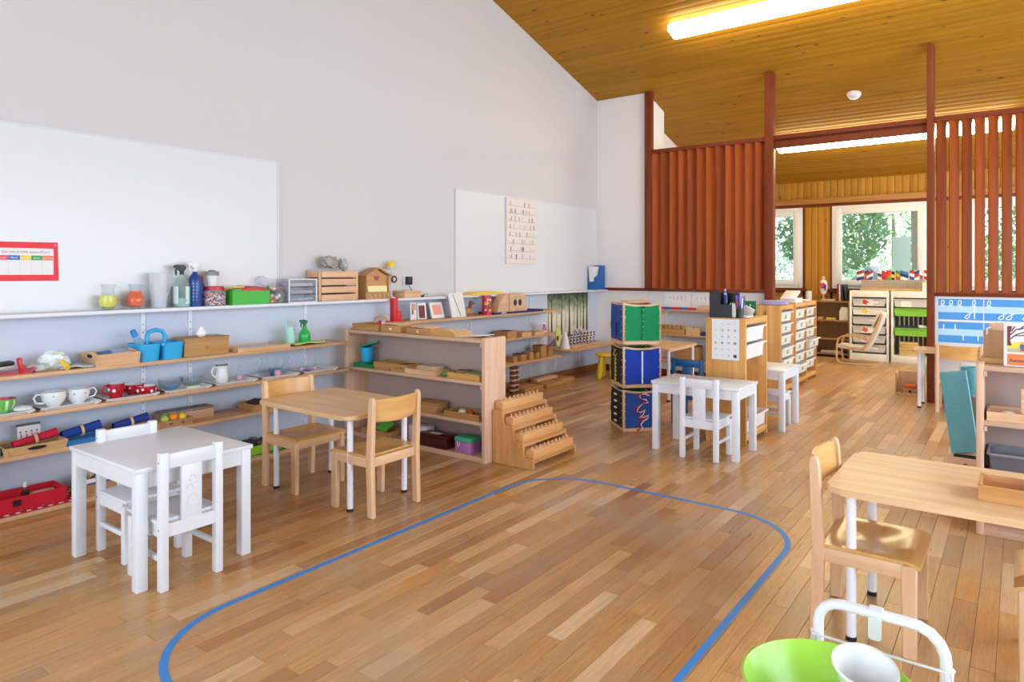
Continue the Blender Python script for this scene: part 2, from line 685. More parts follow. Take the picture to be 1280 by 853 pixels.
def share(p):
    q = ((p[0] + p[1]) / 2 - 4.5, (p[2] + p[3]) / 2)
    Z = q[0] * CF[0] + q[1] * CF[1]
    r = q[0] * CF[1] - q[1] * CF[0]
    if Z < 0.8 or abs(r / Z) > 0.80 or 1.29 / Z > 0.66:
        return 0
    if p[1] < 0.3 or (p[1] < 2.0 and p[2] > 3.6) or (p[1] < 0.9 and q[1] > 2.0):
        return 0.01 / Z ** 3
    return (p[3] - p[2]) / Z ** 3


def plank_geo(pl, lift=0.0):
    V, Fc, T = [], [], []
    for (x0, x1, y0, y1, t, dz) in pl:
        k = len(V)
        c = 0.0011
        V += [(x0, y0, -0.012), (x1, y0, -0.012), (x1, y1, -0.012), (x0, y1, -0.012),
              (x0, y0, dz - c), (x1, y0, dz - c), (x1, y1, dz - c), (x0, y1, dz - c),
              (x0 + c, y0 + c, dz), (x1 - c, y0 + c, dz), (x1 - c, y1 - c, dz), (x0 + c, y1 - c, dz)]
        f = [(8, 9, 10, 11), (4, 5, 9, 8), (5, 6, 10, 9), (6, 7, 11, 10), (7, 4, 8, 11), (0, 1, 5, 4), (1, 2, 6, 5), (2, 3, 7, 6), (3, 0, 4, 7)]
        Fc += [tuple(i + k for i in q) for q in f]
        T += [t] * 12
    me = bpy.data.meshes.new('plank')
    me.from_pydata(V, [], Fc)
    a = me.attributes.new('tint', 'FLOAT', 'POINT')
    a.data.foreach_set('value', T)
    me.materials.append(OAK)
    return me


planks.sort(key=share, reverse=True)
for p in planks[:300]:
    o = bpy.data.objects.new('plank', plank_geo([p]))
    COL.objects.link(o)
    o.parent = floor
o = bpy.data.objects.new('planks', plank_geo(planks[300:]))
COL.objects.link(o)
o.parent = floor
o['kind'] = 'stuff'

# ceiling: dark slab above, boards below following the slope
ys = [YB - 0.2, 0.5, 9.95, YF + 0.2]
b = B().prism([(y, zc(y) + 0.02) for y in ys] + [(y, zc(y) + 0.16) for y in ys[::-1]], 'x', -0.3, XR + 0.3)
ceiling = struct('ceiling', b, CEILW[0])
y = 4.3
while y < YF:
    y1 = min(y + 0.093, YF + 0.02)
    c = 0.006
    prof = [(y, zc(y) + 0.02), (y, zc(y) + c), (y + c, zc(y + c)), (y1 - c, zc(y1 - c)), (y1, zc(y1) + c), (y1, zc(y1) + 0.02)]
    finish('board', B().prism(prof, 'x', -0.02, XR), CEILW, ceiling)
    y += 0.0935
# boards over the part of the room behind the picture, in three wide runs
yy = [YB, -0.6, 0.5, 2.4, 4.3]
for a_, b_ in zip(yy, yy[1:]):
    finish('board', B().prism([(a_, zc(a_)), (b_, zc(b_)), (b_, zc(b_) + 0.02), (a_, zc(a_) + 0.02)], 'x', -0.02, XR), CEILW[0], ceiling)

# walls
yl = [YB, 0.5, 9.95]
b = B().prism([(YB, -0.02), (8.5, -0.02), (8.5, zc(8.5) + 0.02), (0.5, zc(0.5) + 0.02), (YB, zc(YB) + 0.02)], 'x', -0.16, 0.0)
wall_left = struct('wall_left', b, WALLM)
b = B().prism([(YW, -0.02), (8.47, -0.02), (8.47, zc(8.47) + 0.02), (YW, zc(YW) + 0.02)], 'x', 0.0, 0.71)
struct('wall_corner', b, CORNERM)
b = B().prism([(8.3, -0.02), (YF + 0.1, -0.02), (YF + 0.1, zc(YF) + 0.02), (9.95, zc(9.95) + 0.02), (8.3, zc(8.3) + 0.02)], 'x', 0.3, 0.46)
struct('wall_left_rear', b, CORNERM)
# thin pale blue-grey sheet putting bluish daylight into the wall colour below the ledge
struct('wall_left_daylight_tint', B().bx(0.0, 0.0012, 0.3, YW, 0, 1.041), pm('lower_wall_daylight_tint', '#ccd2e0', 0.7, noise=0.015, nscale=15))
# half wall under the screens, timber sill on top
b = B().bx(0.71, 2.20, YW, YW + 0.10, 0, 1.055)
struct('wall_half_left', b, HALFM)
b = B().bx(3.80, XR, YW, YW + 0.10, 0, 1.055)
struct('wall_half_right', b, HALFM)
b = B().bx(0.13, 2.18, YW - 0.03, YW + 0.12, 1.052, 1.088, 0.004)
struct('trim_1', b, REDW2)
b = B().bx(3.82, XR, YW - 0.03, YW + 0.12, 1.052, 1.088, 0.004)
struct('trim_2', b, REDW2)
b = B().bx(0.0, 0.016, 3.8, YW, 0, 0.085, 0.003)
struct('baseboard_left', b, wood('skirting', '#a8703e', '#8d5a2e'))
b = B().bx(0.016, 2.19, YW - 0.016, YW, 0, 0.085, 0.003)
struct('baseboard_half_left', b, REDW2)
b = B().bx(3.83, XR, YW - 0.016, YW, 0, 0.085, 0.003)
struct('baseboard_half_right', b, REDW2)
# right wall and wall behind the camera, each with a window opening
b = B()
b.bx(XR, XR + 0.16, YB, YF, -0.02, 0.25)
b.prism([(YB, 2.6), (YF, 2.6), (YF, zc(YF) + 0.02), (9.95, zc(9.95) + 0.02), (0.5, zc(0.5) + 0.02), (YB, zc(YB) + 0.02)], 'x', XR, XR + 0.16)
b.bx(XR, XR + 0.16, YB, 1.0, 0.25, 2.6)
b.bx(XR, XR + 0.16, 7.0, 8.65, 0.25, 2.6)
b.bx(XR, XR + 0.16, 8.65, 10.95, 0.25, 0.9)  # sill of the made-up opening for the back-room fill light
b.bx(XR, XR + 0.16, 10.95, YF, 0.25, 2.6)
struct('wall_right', b, WALLM)
b = B()
b.bx(-0.16, XR + 0.16, YB - 0.16, YB, -0.02, 0.35)
b.bx(-0.16, XR + 0.16, YB - 0.16, YB, 2.8, zc(YB) + 0.02)
b.bx(-0.16, 0.6, YB - 0.16, YB, 0.35, 2.8)
b.bx(6.2, XR + 0.16, YB - 0.16, YB, 0.35, 2.8)
struct('wall_behind', b, WALLM)

# far wall: solid pieces round the windows, faced with vertical boards
W1, W2, W3 = (0.75, 1.72), (2.155, 3.44), (3.88, 5.2)
Z0, Z1 = 1.035, 2.315
b = B()
b.bx(0.3, XR, YF + 0.02, YF + 0.16, -0.02, Z0)
b.bx(0.3, XR, YF + 0.02, YF + 0.16, Z1, 2.76)
for a_, c_ in ((0.3, W1[0]), (W1[1], W2[0]), (W2[1], W3[0]), (W3[1], XR)):
    b.bx(a_, c_, YF + 0.02, YF + 0.16, Z0, Z1)
wall_far = struct('wall_far', b, DARK)


def far_boards(x0, x1, z0, z1):
    x = x0
    while x < x1 - 0.01:
        xe = min(x + 0.098, x1)
        if xe - x > 0.02:
            finish('board', B().bx(x + 0.002, xe - 0.002, YF, YF + 0.021, z0, z1, 0.004), FARW, wall_far)
        x = xe


far_boards(0.46, 5.4, 2.44, 2.735)
for a_, c_ in ((0.46, W1[0]), (W1[1] + 0.03, W2[0] - 0.03), (W2[1] + 0.03, W3[0] - 0.03)):
    far_boards(a_, c_, 0.0, 2.33)
far_boards(W1[0], W1[1], 0.0, 0.97)
far_boards(W2[0], W2[1], 0.0, 0.97)
far_boards(W3[0], W3[1], 0.0, 0.97)
struct('trim_3', B().bx(0.46, 5.4, YF - 0.05, YF + 0.015, 2.36, 2.45, 0.006), wood('beam_pine', '#b9803c', '#a06a2a'))
struct('trim_4', B().bx(0.46, 5.4, YF - 0.012, YF + 0.015, 2.315, 2.36, 0.003), REDW2)
k = 5
for wx_ in (W1, W2, W3):
    struct('trim_%d' % k, B().bx(wx_[0] - 0.06, wx_[1] + 0.06, YF - 0.07, YF + 0.02, 0.985, 1.025, 0.005), REDW2)
    k += 1
for wx_ in (W1, W2, W3):
    for s_ in (0, 1):
        xx = wx_[s_] + (0.015 if s_ else -0.015)
        struct('trim_%d' % k, B().bx(xx - 0.015, xx + 0.015, YF - 0.012, YF + 0.02, 1.025, 2.315, 0.003), REDW2)
        k += 1


def window(n, x0, x1, handle_x):
    f = B()
    fw = 0.06
    y0, y1 = YF - 0.03, YF + 0.08
    f.bx(x0, x0 + fw, y0, y1, Z0, Z1, 0.004).bx(x1 - fw, x1, y0, y1, Z0, Z1, 0.004)
    f.bx(x0 + fw, x1 - fw, y0, y1, Z0, Z0 + fw, 0.004).bx(x0 + fw, x1 - fw, y0, y1, Z1 - fw, Z1, 0.004)
    w = bpy.data.objects.new('window_%d' % n, None)
    COL.objects.link(w)
    w['kind'] = 'structure'
    finish('window_frame', f, WPLAS, w)
    s = B()
    a = 0.05
    sw = 0.085
    X0, X1, A0, A1 = x0 + a, x1 - a, Z0 + a, Z1 - a
    y0, y1 = YF - 0.055, YF + 0.03
    s.bx(X0, X0 + sw, y0, y1, A0, A1, 0.006).bx(X1 - sw, X1, y0, y1, A0, A1, 0.006)
    s.bx(X0 + sw, X1 - sw, y0, y1, A0, A0 + sw, 0.006).bx(X0 + sw, X1 - sw, y0, y1, A1 - sw, A1, 0.006)
    sa = finish('sash', s, WPLAS, w)
    finish('pane', B().bx(X0 + sw - 0.01, X1 - sw + 0.01, YF - 0.006, YF + 0.004, A0 + sw - 0.01, A1 - sw + 0.01), PANE, w)
    finish('handle', B().bx(handle_x - 0.012, handle_x + 0.012, YF - 0.10, YF - 0.085, 1.52, 1.65, 0.005).bx(handle_x - 0.010, handle_x + 0.010, YF - 0.088, YF - 0.05, 1.63, 1.655, 0.003), WPLAS, sa)
    return w


window(1, W1[0], W1[1], W1[1] - 0.09)
window(2, W2[0], W2[1], W2[1] - 0.09)
window(3, W3[0], W3[1], W3[1] - 0.09)



def plain_window(n, axis, c, a0, a1, z0, z1, parts):
    """white framed window in a wall opening; axis is the wall's normal"""
    w = bpy.data.objects.new('window_%d' % n, None)
    COL.objects.link(w)
    w['kind'] = 'structure'

    def bar(p0, p1, q0, q1, m, name, t=0.03):
        if axis == 'x':
            finish(name, B().bx(c - t, c + t, p0, p1, q0, q1), m, w)
        else:
            finish(name, B().bx(p0, p1, c - t, c + t, q0, q1), m, w)
    bar(a0, a1, z0, z0 + 0.07, WPLAS, 'window_frame')
    bar(a0, a1, z1 - 0.07, z1, WPLAS, 'window_frame')
    for k in range(parts + 1):
        p = a0 + (a1 - a0 - 0.08) * k / parts
        bar(p, p + 0.08, z0 + 0.07, z1 - 0.07, WPLAS, 'mullion')
        if k < parts:
            bar(p + 0.08, a0 + (a1 - a0 - 0.08) * (k + 1) / parts, z0 + 0.07, z1 - 0.07, PANE, 'pane', 0.004)


plain_window(4, 'x', XR + 0.10, 1.0, 7.0, 0.25, 2.6, 4)
plain_window(5, 'x', XR + 0.10, 8.65, 10.95, 0.9, 2.6, 2)  # invented side window, frames the back room's added fill light
plain_window(6, 'y', YB - 0.10, 0.6, 6.2, 0.35, 2.8, 4)

# ---------------------------------------------------------------- garden outside
struct('garden_ground', B().bx(-12, 14, YF + 0.5, 45, -0.6, -0.3), pm('grass_ground', '#6d9a45', 0.95, noise=0.3, nscale=6))


def foliage(c, r, n, leaf, rng, sq=1.0):
    V, Fc = [], []
    for i in range(n):
        while True:
            d = Vector((rng.uniform(-1, 1), rng.uniform(-1, 1), rng.uniform(-1, 1)))
            if d.length < 1:
                break
        d = d.normalized() * (d.length ** 0.5)
        p = Vector(c) + Vector((d.x * r, d.y * r, d.z * r * sq))
        a = Vector((rng.uniform(-1, 1), rng.uniform(-1, 1), rng.uniform(-1, 1))).normalized()
        t = a.orthogonal().normalized()
        k = len(V)
        L = leaf * rng.uniform(0.6, 1.3)
        V += [p - a * L, p + t * L * 0.45, p + a * L, p - t * L * 0.45]
        Fc.append((k, k + 1, k + 2, k + 3))
    me = bpy.data.meshes.new('foliage')
    me.from_pydata([tuple(v) for v in V], [], Fc)
    return me


LEAF1 = pm('leaf_mid', '#8fbf68', 0.6, noise=0.55, nscale=3)
LEAF2 = pm('leaf_dark', '#568a58', 0.6, noise=0.6, nscale=3)
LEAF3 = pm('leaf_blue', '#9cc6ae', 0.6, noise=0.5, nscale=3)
BARK = pm('bark', '#7d7468', 0.9, noise=0.3, nscale=8)
rg = random.Random(5)
for (tx, ty, r, tz, mat_, lab, trunk) in (
        (-2.6, 18.0, 2.0, 2.3, LEAF1, 'light green bushy tree seen through the narrow left window', 0.12),
        (1.0, 17.0, 1.2, 2.4, LEAF2, 'dark leafy tree at the left side of the wide window', 0.10),
        (-1.6, 25.5, 2.2, 0.9, LEAF3, 'bluish green shrub low in the middle of the wide window', 0.06),
        (3.2, 25.0, 2.0, 1.3, LEAF1, 'mid green shrub low at the right of the wide window', 0.06),
        (2.0, 15.2, 0.8, 3.25, LEAF2, 'overhanging dark branch across the top of the wide window', 0.22),
        (4.6, 19.0, 2.4, 2.0, LEAF2, 'dark green tree behind the right louvre screen', 0.14),
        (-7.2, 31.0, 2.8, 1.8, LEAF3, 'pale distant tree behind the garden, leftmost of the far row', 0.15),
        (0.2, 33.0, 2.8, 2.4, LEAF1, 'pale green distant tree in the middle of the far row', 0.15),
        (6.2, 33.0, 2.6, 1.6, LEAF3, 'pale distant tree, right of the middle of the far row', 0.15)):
    t = thing('tree', lab, 'tree', (tx, ty, -0.3), 0, 'trees in the garden outside')
    k_ = B()
    off = 0.95 if trunk == 0.22 else 0.0
    k_.tube([(off, 0, 0), (off + 0.05, 0, tz * 0.5), (off, 0.02, tz), (off - 0.05, 0.02, tz + r * 0.6)], [trunk, trunk * 0.85, trunk * 0.75, trunk * 0.3], 9)
    if off:
        k_.tube([(off, 0, tz * 0.9), (0.3, 0, tz + 0.2), (-0.8, 0.05, tz + 0.1)], [0.06, 0.04, 0.02], 6)
    finish('trunk', k_, BARK, t)
    fo = finish('foliage', foliage((0, 0, tz + 0.1), r, int(1500 * r), 0.085, rg, 0.8 if not off else 0.45), mat_, t)
    fo['kind'] = 'stuff'
# things standing in the garden
t = thing('playhouse', 'small pale playhouse in the garden beyond the wide window', 'playhouse', (1.3, 20.5, -0.3))
finish('walls', B().bx(-0.5, 0.5, -0.5, 0.5, 0, 1.2), pc('#b9c4d6'), t)
finish('roof', B().prism([(-0.65, 1.18), (0.65, 1.18), (0, 1.75)], 'y', -0.6, 0.6), pc('#8c93a6'), t)
b = B().bx(-0.17, 0.17, -0.02, 0.02, 0, 2.35, 0.005)
one('garden_panel', 'tall pale grey panel standing in the garden behind the wide window', 'panel', b, pc('#aebfb6'), (2.45, 16.8, -0.3))

# ---------------------------------------------------------------- louvre screens
POST = REDW2


def slat_mesh(z0, z1):
    # board 0.112 wide with rounded faces, turned 45 degrees
    w, t = 0.061, 0.010
    pts = [(-w, -t * 0.6), (-w * 0.5, -t), (0, -t * 1.2), (w * 0.5, -t), (w, -t * 0.6), (w, t * 0.6), (w * 0.5, t), (0, t * 1.2), (-w * 0.5, t), (-w, t * 0.6)]
    a = math.radians(46)
    pts = [(p[0] * math.cos(a) - p[1] * math.sin(a), p[0] * math.sin(a) + p[1] * math.cos(a)) for p in pts]
    return B().prism(pts, 'z', z0, z1)


scr = thing('louvre_screen', 'solid looking dark red timber louvre screen left of the passage', 'screen', (0, YW, 0))
finish('post', B().bx(0.705, 0.79, -0.06, 0.03, 1.088, zc(YW) - 0.004, 0.004), POST, scr)
finish('rail', B().bx(0.79, 2.178, -0.035, 0.035, 2.775, 2.825, 0.004), POST, scr)
me0 = finish('slat', slat_mesh(1.09, 2.775), REDW[2], scr)
me0.location = (0.845, 0, 0)
for i in range(1, 12):
    c = me0.copy()
    COL.objects.link(c)
    c.location = (0.845 + 0.1155 * i, 0, 0)
finish('post', B().bx(2.178, 2.276, -0.05, 0.04, 0.0, zc(YW) - 0.016, 0.004), POST, scr)

scr2 = thing('louvre_screen', 'open dark red timber louvre screen with gaps, right of the passage', 'screen', (0, YW, 0))
finish('post', B().bx(3.757, 3.818, -0.08, 0.05, 0.0, zc(YW) - 0.016, 0.004), POST, scr2)
finish('rail', B().bx(3.818, XR - 0.01, -0.035, 0.035, 2.775, 2.83, 0.004), POST, scr2)
for i in range(20):
    c = me0.copy()
    COL.objects.link(c)
    c.parent = scr2
    c.scale = (0.86, 0.86, 1)
    c.location = (3.875 + 0.105 * i, 0, 0)
    if c.location.x > 5.6:
        break
be = thing('door_beam', 'dark red timber beam spanning the passage between the two screens', 'beam', (0, YW, 0))
finish('cap', B().bx(2.277, 3.756, -0.045, 0.045, 2.775, 2.825, 0.004), POST, be)
finish('lintel', B().bx(2.277, 3.756, -0.02, 0.03, 2.685, 2.775, 0.004), POST, be)

# ---------------------------------------------------------------- lamps
sl = math.atan(-0.277)


def lamp(label, x0, x1, y, m, drop, wd, name='ceiling_light', top=0.028):
    t = thing(name, label, 'lamp', (0, y, zc(y)))
    t.rotation_euler = (sl, 0, 0)
    finish('housing', B().bx(x0 - 0.01, x1 + 0.01, -wd / 2 + 0.03, wd / 2 - 0.03, -top - 0.002, -0.001, 0.004), WPLAS, t)
    finish('diffuser', B().bx(x0, x1, -wd / 2, wd / 2, -drop, -top, 0.02), m, t)
    return t


lamp('long glowing ceiling light above the classroom, nearest the camera', 1.55, 4.60, 6.78, LAMPM, 0.11, 0.20)
lamp('long glowing ceiling light in the back room behind the beam', 1.83, 4.45, 9.72, LAMPM2, 0.125, 0.20, top=0.058)
t = thing('smoke_detector', 'round white smoke detector on the board ceiling above the passage', 'smoke detector', (2.96, 8.69, zc(8.69)))
t.rotation_euler = (sl, 0, 0)
finish('base', B().lathe([(0, 0), (0.075, 0), (0.075, -0.015), (0.07, -0.02)], 24), WPLAS, t)
finish('cover', B().lathe([(0.07, -0.018), (0.066, -0.035), (0.045, -0.055), (0, -0.06)], 24), WCER, t)

# ---------------------------------------------------------------- blue tape on the floor
pts = rrect(2.02, 3.645, 1.05, 3.69, 0.42, 12)
b = B()
n = len(pts)
inn = rrect(2.047, 3.618, 1.077, 3.663, 0.393, 12)
tv = [[b.bm.verts.new((p[0], p[1], z)) for p in ring] for ring, z in ((pts, 0.0004), (inn, 0.0004), (pts, 0.0012), (inn, 0.0012))]
for i in range(n):
    j = (i + 1) % n
    b.bm.faces.new((tv[2][i], tv[2][j], tv[3][j], tv[3][i]))
    b.bm.faces.new((tv[0][i], tv[0][j], tv[2][j], tv[2][i]))
    b.bm.faces.new((tv[1][i], tv[3][i], tv[3][j], tv[1][j]))
one('floor_tape', 'blue tape line laid in a rounded rectangle on the plank floor', 'tape', b, TAPE)

# ---------------------------------------------------------------- tables and chairs
def white_table(label, x0, x1, y0, y1, h=0.5):
    t = thing('play_table', label, 'table', ((x0 + x1) / 2, (y0 + y1) / 2, 0), 0, None)
    w, d = (x1 - x0) / 2, (y1 - y0) / 2
    finish('tabletop', B().bx(-w, w, -d, d, h - 0.02, h, 0.004), WHITE, t)
    a = 0.028
    for q0, q1 in ((-1, -0.0), (1, 0.0)):
        finish('apron', B().box((0, q0 * (d - 0.021), h - 0.0525), (2 * (w - a), 0.018, 0.065)), WHITE, t)
        finish('apron', B().box((q0 * (w - 0.021), 0, h - 0.0525), (0.018, 2 * (d - a), 0.065)), WHITE, t)
    for sx in (-1, 1):
        for sy in (-1, 1):
            finish('leg', B().box((sx * (w - 0.03), sy * (d - 0.03), (h - 0.02) / 2), (0.046, 0.046, h - 0.02), None, 0.004), WHITE, t)
    return t


def white_chair(label, loc, rz, m=WHITE, name='play_chair', w=0.27, group=None):
    """back at y=0, seat towards +y"""
    t = thing(name, label, 'chair', loc, rz, group)
    hw = w / 2 - 0.018
    for s in (-1, 1):
        finish('leg', B().box((s * hw, 0, 0.28), (0.034, 0.034, 0.56), None, 0.004), m, t)
        finish('leg', B().box((s * hw, 0.255, 0.1275), (0.034, 0.034, 0.255), None, 0.004), m, t)
        finish('stretcher', B().box((s * hw, 0.128, 0.125), (0.018, 0.23, 0.022), None, 0.004), m, t)
    finish('seat', B().bx(-w / 2 + 0.002, w / 2 - 0.002, 0.012, 0.28, 0.268, 0.284, 0.005), m, t)
    for yy_ in (0.0, 0.255):
        finish('seat_rail', B().box((0, yy_, 0.242), (2 * hw - 0.024, 0.018, 0.054)), m, t)
    for s in (-1, 1):
        finish('seat_rail', B().box((s * hw, 0.126, 0.242), (0.018, 0.228, 0.053)), m, t)
    finish('crest_rail', B().bx(-hw + 0.014, hw - 0.014, -0.01, 0.01, 0.49, 0.552, 0.005), m, t)
    sp = finish('splat', B().bx(-0.044, 0.044, -0.008, 0.008, 0.268, 0.492, 0.003), m, t)
    em = B()
    for (cx, cz, r) in ((0.0, 0.345, 0.024), (-0.012, 0.40, 0.012), (0.014, 0.405, 0.010), (0.002, 0.432, 0.014)):
        em.tube([(p[0], -0.0085, p[1]) for p in arc(cx, cz, r, 0, 360, 14)[:-1]], 0.0028, 5, closed=True)
    for dx in (-0.024, -0.008, 0.010, 0.026):
        em.tube([(dx, -0.0085, 0.322), (dx * 1.1, -0.0085, 0.305)], 0.003, 5)
    finish('embossing', em, m, sp)['kind'] = 'stuff'
    sc = B()
    for s in (-1, 1):
        for z in (0.25, 0.52):
            sc.cyl((s * (hw + 0.0165), 0, z), (s * (hw + 0.0185), 0, z), 0.004, None, 8)
    finish('bolts', sc, GREY, t)['kind'] = 'stuff'
    return t


def wood_table(label, x0, x1, y0, y1, h=0.53, r=0.06, name='class_table', inset=0.085, iy=None):
    t = thing(name, label, 'table', ((x0 + x1) / 2, (y0 + y1) / 2, 0))
    w, d = (x1 - x0) / 2, (y1 - y0) / 2
    finish('tabletop', B().prism(rrect(-w, w, -d, d, r, 8), 'z', h - 0.024, h, 0.006), BEECHTOP, t)
    fr = B()
    q = inset
    fy, ry = iy or (q, q)
    LY = {-1: -d + fy, 1: d - ry}
    for s in (-1, 1):
        fr.bx(-w + q, w - q, s * (d - 0.16) - 0.008, s * (d - 0.16) + 0.008, h - 0.042, h - 0.024)
        fr.bx(s * (w - q) - 0.008, s * (w - q) + 0.008, -d + fy, d - ry, h - 0.042, h - 0.024)
    finish('frame', fr, pm('leg_paint', '#e8e9ee', 0.35, noise=0.02), t)
    for sx in (-1, 1):
        for sy in (-1, 1):
            lg = finish('leg', B().cyl((sx * (w - q), LY[sy], 0.012), (sx * (w - q), LY[sy], h - 0.024), 0.0165, None, 16), pm('leg_paint', '#e8e9ee', 0.35, noise=0.02), t)
            finish('foot_cap', B().cyl((sx * (w - q), LY[sy], 0), (sx * (w - q), LY[sy], 0.016), 0.0175, 0.018, 16), BLACK, lg)
    return t


def wood_chair(label, loc, rz, w=0.36, dp=0.31, sh=0.325):
    """back at y=0, seat towards +y; rear legs run up into the back"""
    t = thing('school_chair', label, 'chair', loc, rz)
    hw = w / 2 - 0.014
    for s in (-1, 1):
        prof = [(-0.025, 0.0), (0.018, 0.0), (0.026, 0.30), (0.010, 0.60), (0.004, 0.625), (-0.010, 0.635), (-0.022, 0.625), (-0.027, 0.60), (-0.013, 0.30)]
        finish('leg', B().prism(prof, 'x', s * hw - 0.014, s * hw + 0.014, 0.004), BEECH, t)
        prof = [(dp - 0.042, 0.0), (dp, 0.0), (dp + 0.002, 0.31), (dp - 0.046, 0.31)]
        finish('leg', B().prism(prof, 'x', s * hw - 0.014, s * hw + 0.014, 0.004), BEECH, t)
        finish('side_rail', B().bx(s * hw - 0.012, s * hw + 0.012, 0.02, dp - 0.04, 0.262, 0.312, 0.003), BEECH, t)
    finish('cross_rail', B().bx(-hw + 0.012, hw - 0.012, dp - 0.03, dp - 0.008, 0.262, 0.312, 0.003), BEECH, t)
    finish('cross_rail', B().bx(-hw + 0.012, hw - 0.012, 0.0, 0.02, 0.262, 0.312, 0.003), BEECH, t)

    def seat(u, v):
        x = (u - 0.5) * (w - 0.004)
        y = 0.022 + v * (dp - 0.01)
        dish = 0.016 * max(0, 1 - ((x / 0.14) ** 2)) * max(0, 1 - ((v - 0.42) / 0.36) ** 2)
        return Vector((x, y, sh - dish - 0.012 * max(0, (v - 0.85) / 0.15) ** 2))
    b = B().grid(seat, 14, 14)
    r = bmesh.ops.extrude_face_region(b.bm, geom=b.bm.faces[:])
    bmesh.ops.translate(b.bm, vec=(0, 0, -0.012), verts=[g for g in r['geom'] if isinstance(g, bmesh.types.BMVert)])
    finish('seat', b, MAPLE, t)

    def back(u, v):
        x = (u - 0.5) * (2 * hw - 0.026)
        return Vector((x, -0.012 - 0.028 * (1 - (2 * u - 1) ** 2) - 0.012 * (v - 0.5), 0.505 + v * 0.115 - 0.012 * (1 - (2 * u - 1) ** 2) * (1 - v)))
    b = B().grid(back, 12, 3)
    r = bmesh.ops.extrude_face_region(b.bm, geom=b.bm.faces[:])
    bmesh.ops.translate(b.bm, vec=(0, 0.011, 0), verts=[g for g in r['geom'] if isinstance(g, bmesh.types.BMVert)])
    finish('backrest', b, MAPLE, t)
    return t


white_table('white square play table nearest the camera, in front of the left shelves', 1.035, 1.675, 1.285, 1.805)
white_chair('white play chair with embossed back at the near side of the left white table', (1.722, 1.487, 0), PI / 2)
white_chair('white play chair half hidden behind the left white table, against the shelves', (1.075, 1.52, 0), -PI / 2)
wood_table('beech table with round corners and white tube legs beside the shelf unit', 0.852, 1.688, 2.345, 2.918)
wood_chair('beech chair on the left of the wooden table, close to the wall shelves', (0.845, 2.585, 0), -PI / 2)
wood_chair('beech chair on the right of the wooden table, its back to the floor tape', (1.775, 2.592, 0), PI / 2)
wood_table('beech table with white tube legs at the right edge, nearest the camera', 3.94, 4.86, 2.60, 3.215, iy=(0.03, 0.165))
wood_chair('beech chair with glossy dished seat at the large right-hand table', (3.915, 2.785, 0), -PI / 2)
wood_chair('beech chair cut off by the right edge of the picture, only its leg showing', (4.806, 2.80, 0), PI / 2)
white_table('white play table in the middle of the room before the poster cabinet', 2.335, 2.978, 4.605, 5.03)
white_chair('white play chair with its back to the camera at the middle white table', (2.728, 4.535, 0), 0, w=0.275)
white_table('small white play table just right of the poster cabinet', 2.50, 2.985, 5.70, 6.17)
white_chair('white play chair pushed under the white table right of the poster cabinet', (2.66, 5.95, 0), -PI / 2)
white_chair('blue painted play chair between the cube tower and the poster cabinet', (2.25, 5.50, 0), 0, BLUEC, w=0.28)
wood_table('beech table with white legs behind the blue chair', 1.17, 1.742, 6.33, 7.05, 0.535, inset=0.05)
wood_table('beech table below the blue letter cards by the right half wall', 3.67, 4.60, 7.46, 7.855, 0.555, inset=0.06)
wood_chair('beech chair below the blue letter cards, its back to the camera', (4.055, 7.37, 0), 0)

# ---------------------------------------------------------------- shelves on the left wall
def board(name, label, x1, y0, y1, zt, th, m, cat='shelf'):
    t = thing(name, label, cat, (0, y0, zt))
    finish('board', B().bx(0.012, x1, 0, y1 - y0, -th, 0, 0.003), m, t)
    return t


LZ = 1.062
t = board('wall_ledge', 'long white ledge running along the wall under the whiteboards', 0.165, 0.3, YW - 0.002, LZ, 0.022, LEDGE, 'ledge')
UPS = (0.95, 2.088, 2.397, 3.323)
UPF = (4.3, 5.334, 6.382)
ups = []
for k, y in enumerate(UPS + UPF + (6.918, 7.477)):
    lab = ['first', 'second', 'third', 'fourth', 'fifth', 'sixth', 'seventh', 'eighth', 'last'][k]
    low, top = (0.03, 1.038) if k < 7 else (0.1, 0.375)
    t = thing('shelf_upright', '%s slotted white steel upright from the left, on the shelf wall' % lab, 'upright', (0, y, 0), 0, 'slotted steel uprights on the shelf wall')
    finish('rail', B().bx(0, 0.012, -0.0125, 0.0125, low, top), UPR, t)
    sl_ = B()
    for z in [0.10 + 0.05 * i for i in range(18)]:
        if z < top - 0.03:
            sl_.bx(0.0118, 0.0124, -0.002, 0.002, z, z + 0.010)
    finish('slots', sl_, DARK, t)['kind'] = 'stuff'


def shelf(label, y0, y1, zt, ups_, x1=0.285, name='wall_shelf', th=0.022):
    t = board(name, label, x1, y0, y1, zt, th, SHELFW)
    for y in ups_:
        finish('bracket', B().prism([(0.012, -th - 0.055), (0.012, -th), (x1 - 0.05, -th), (x1 - 0.06, -th - 0.012), (0.05, -th - 0.035)], 'y', y - y0 - 0.005, y - y0 + 0.005), UPR, t)
    return t


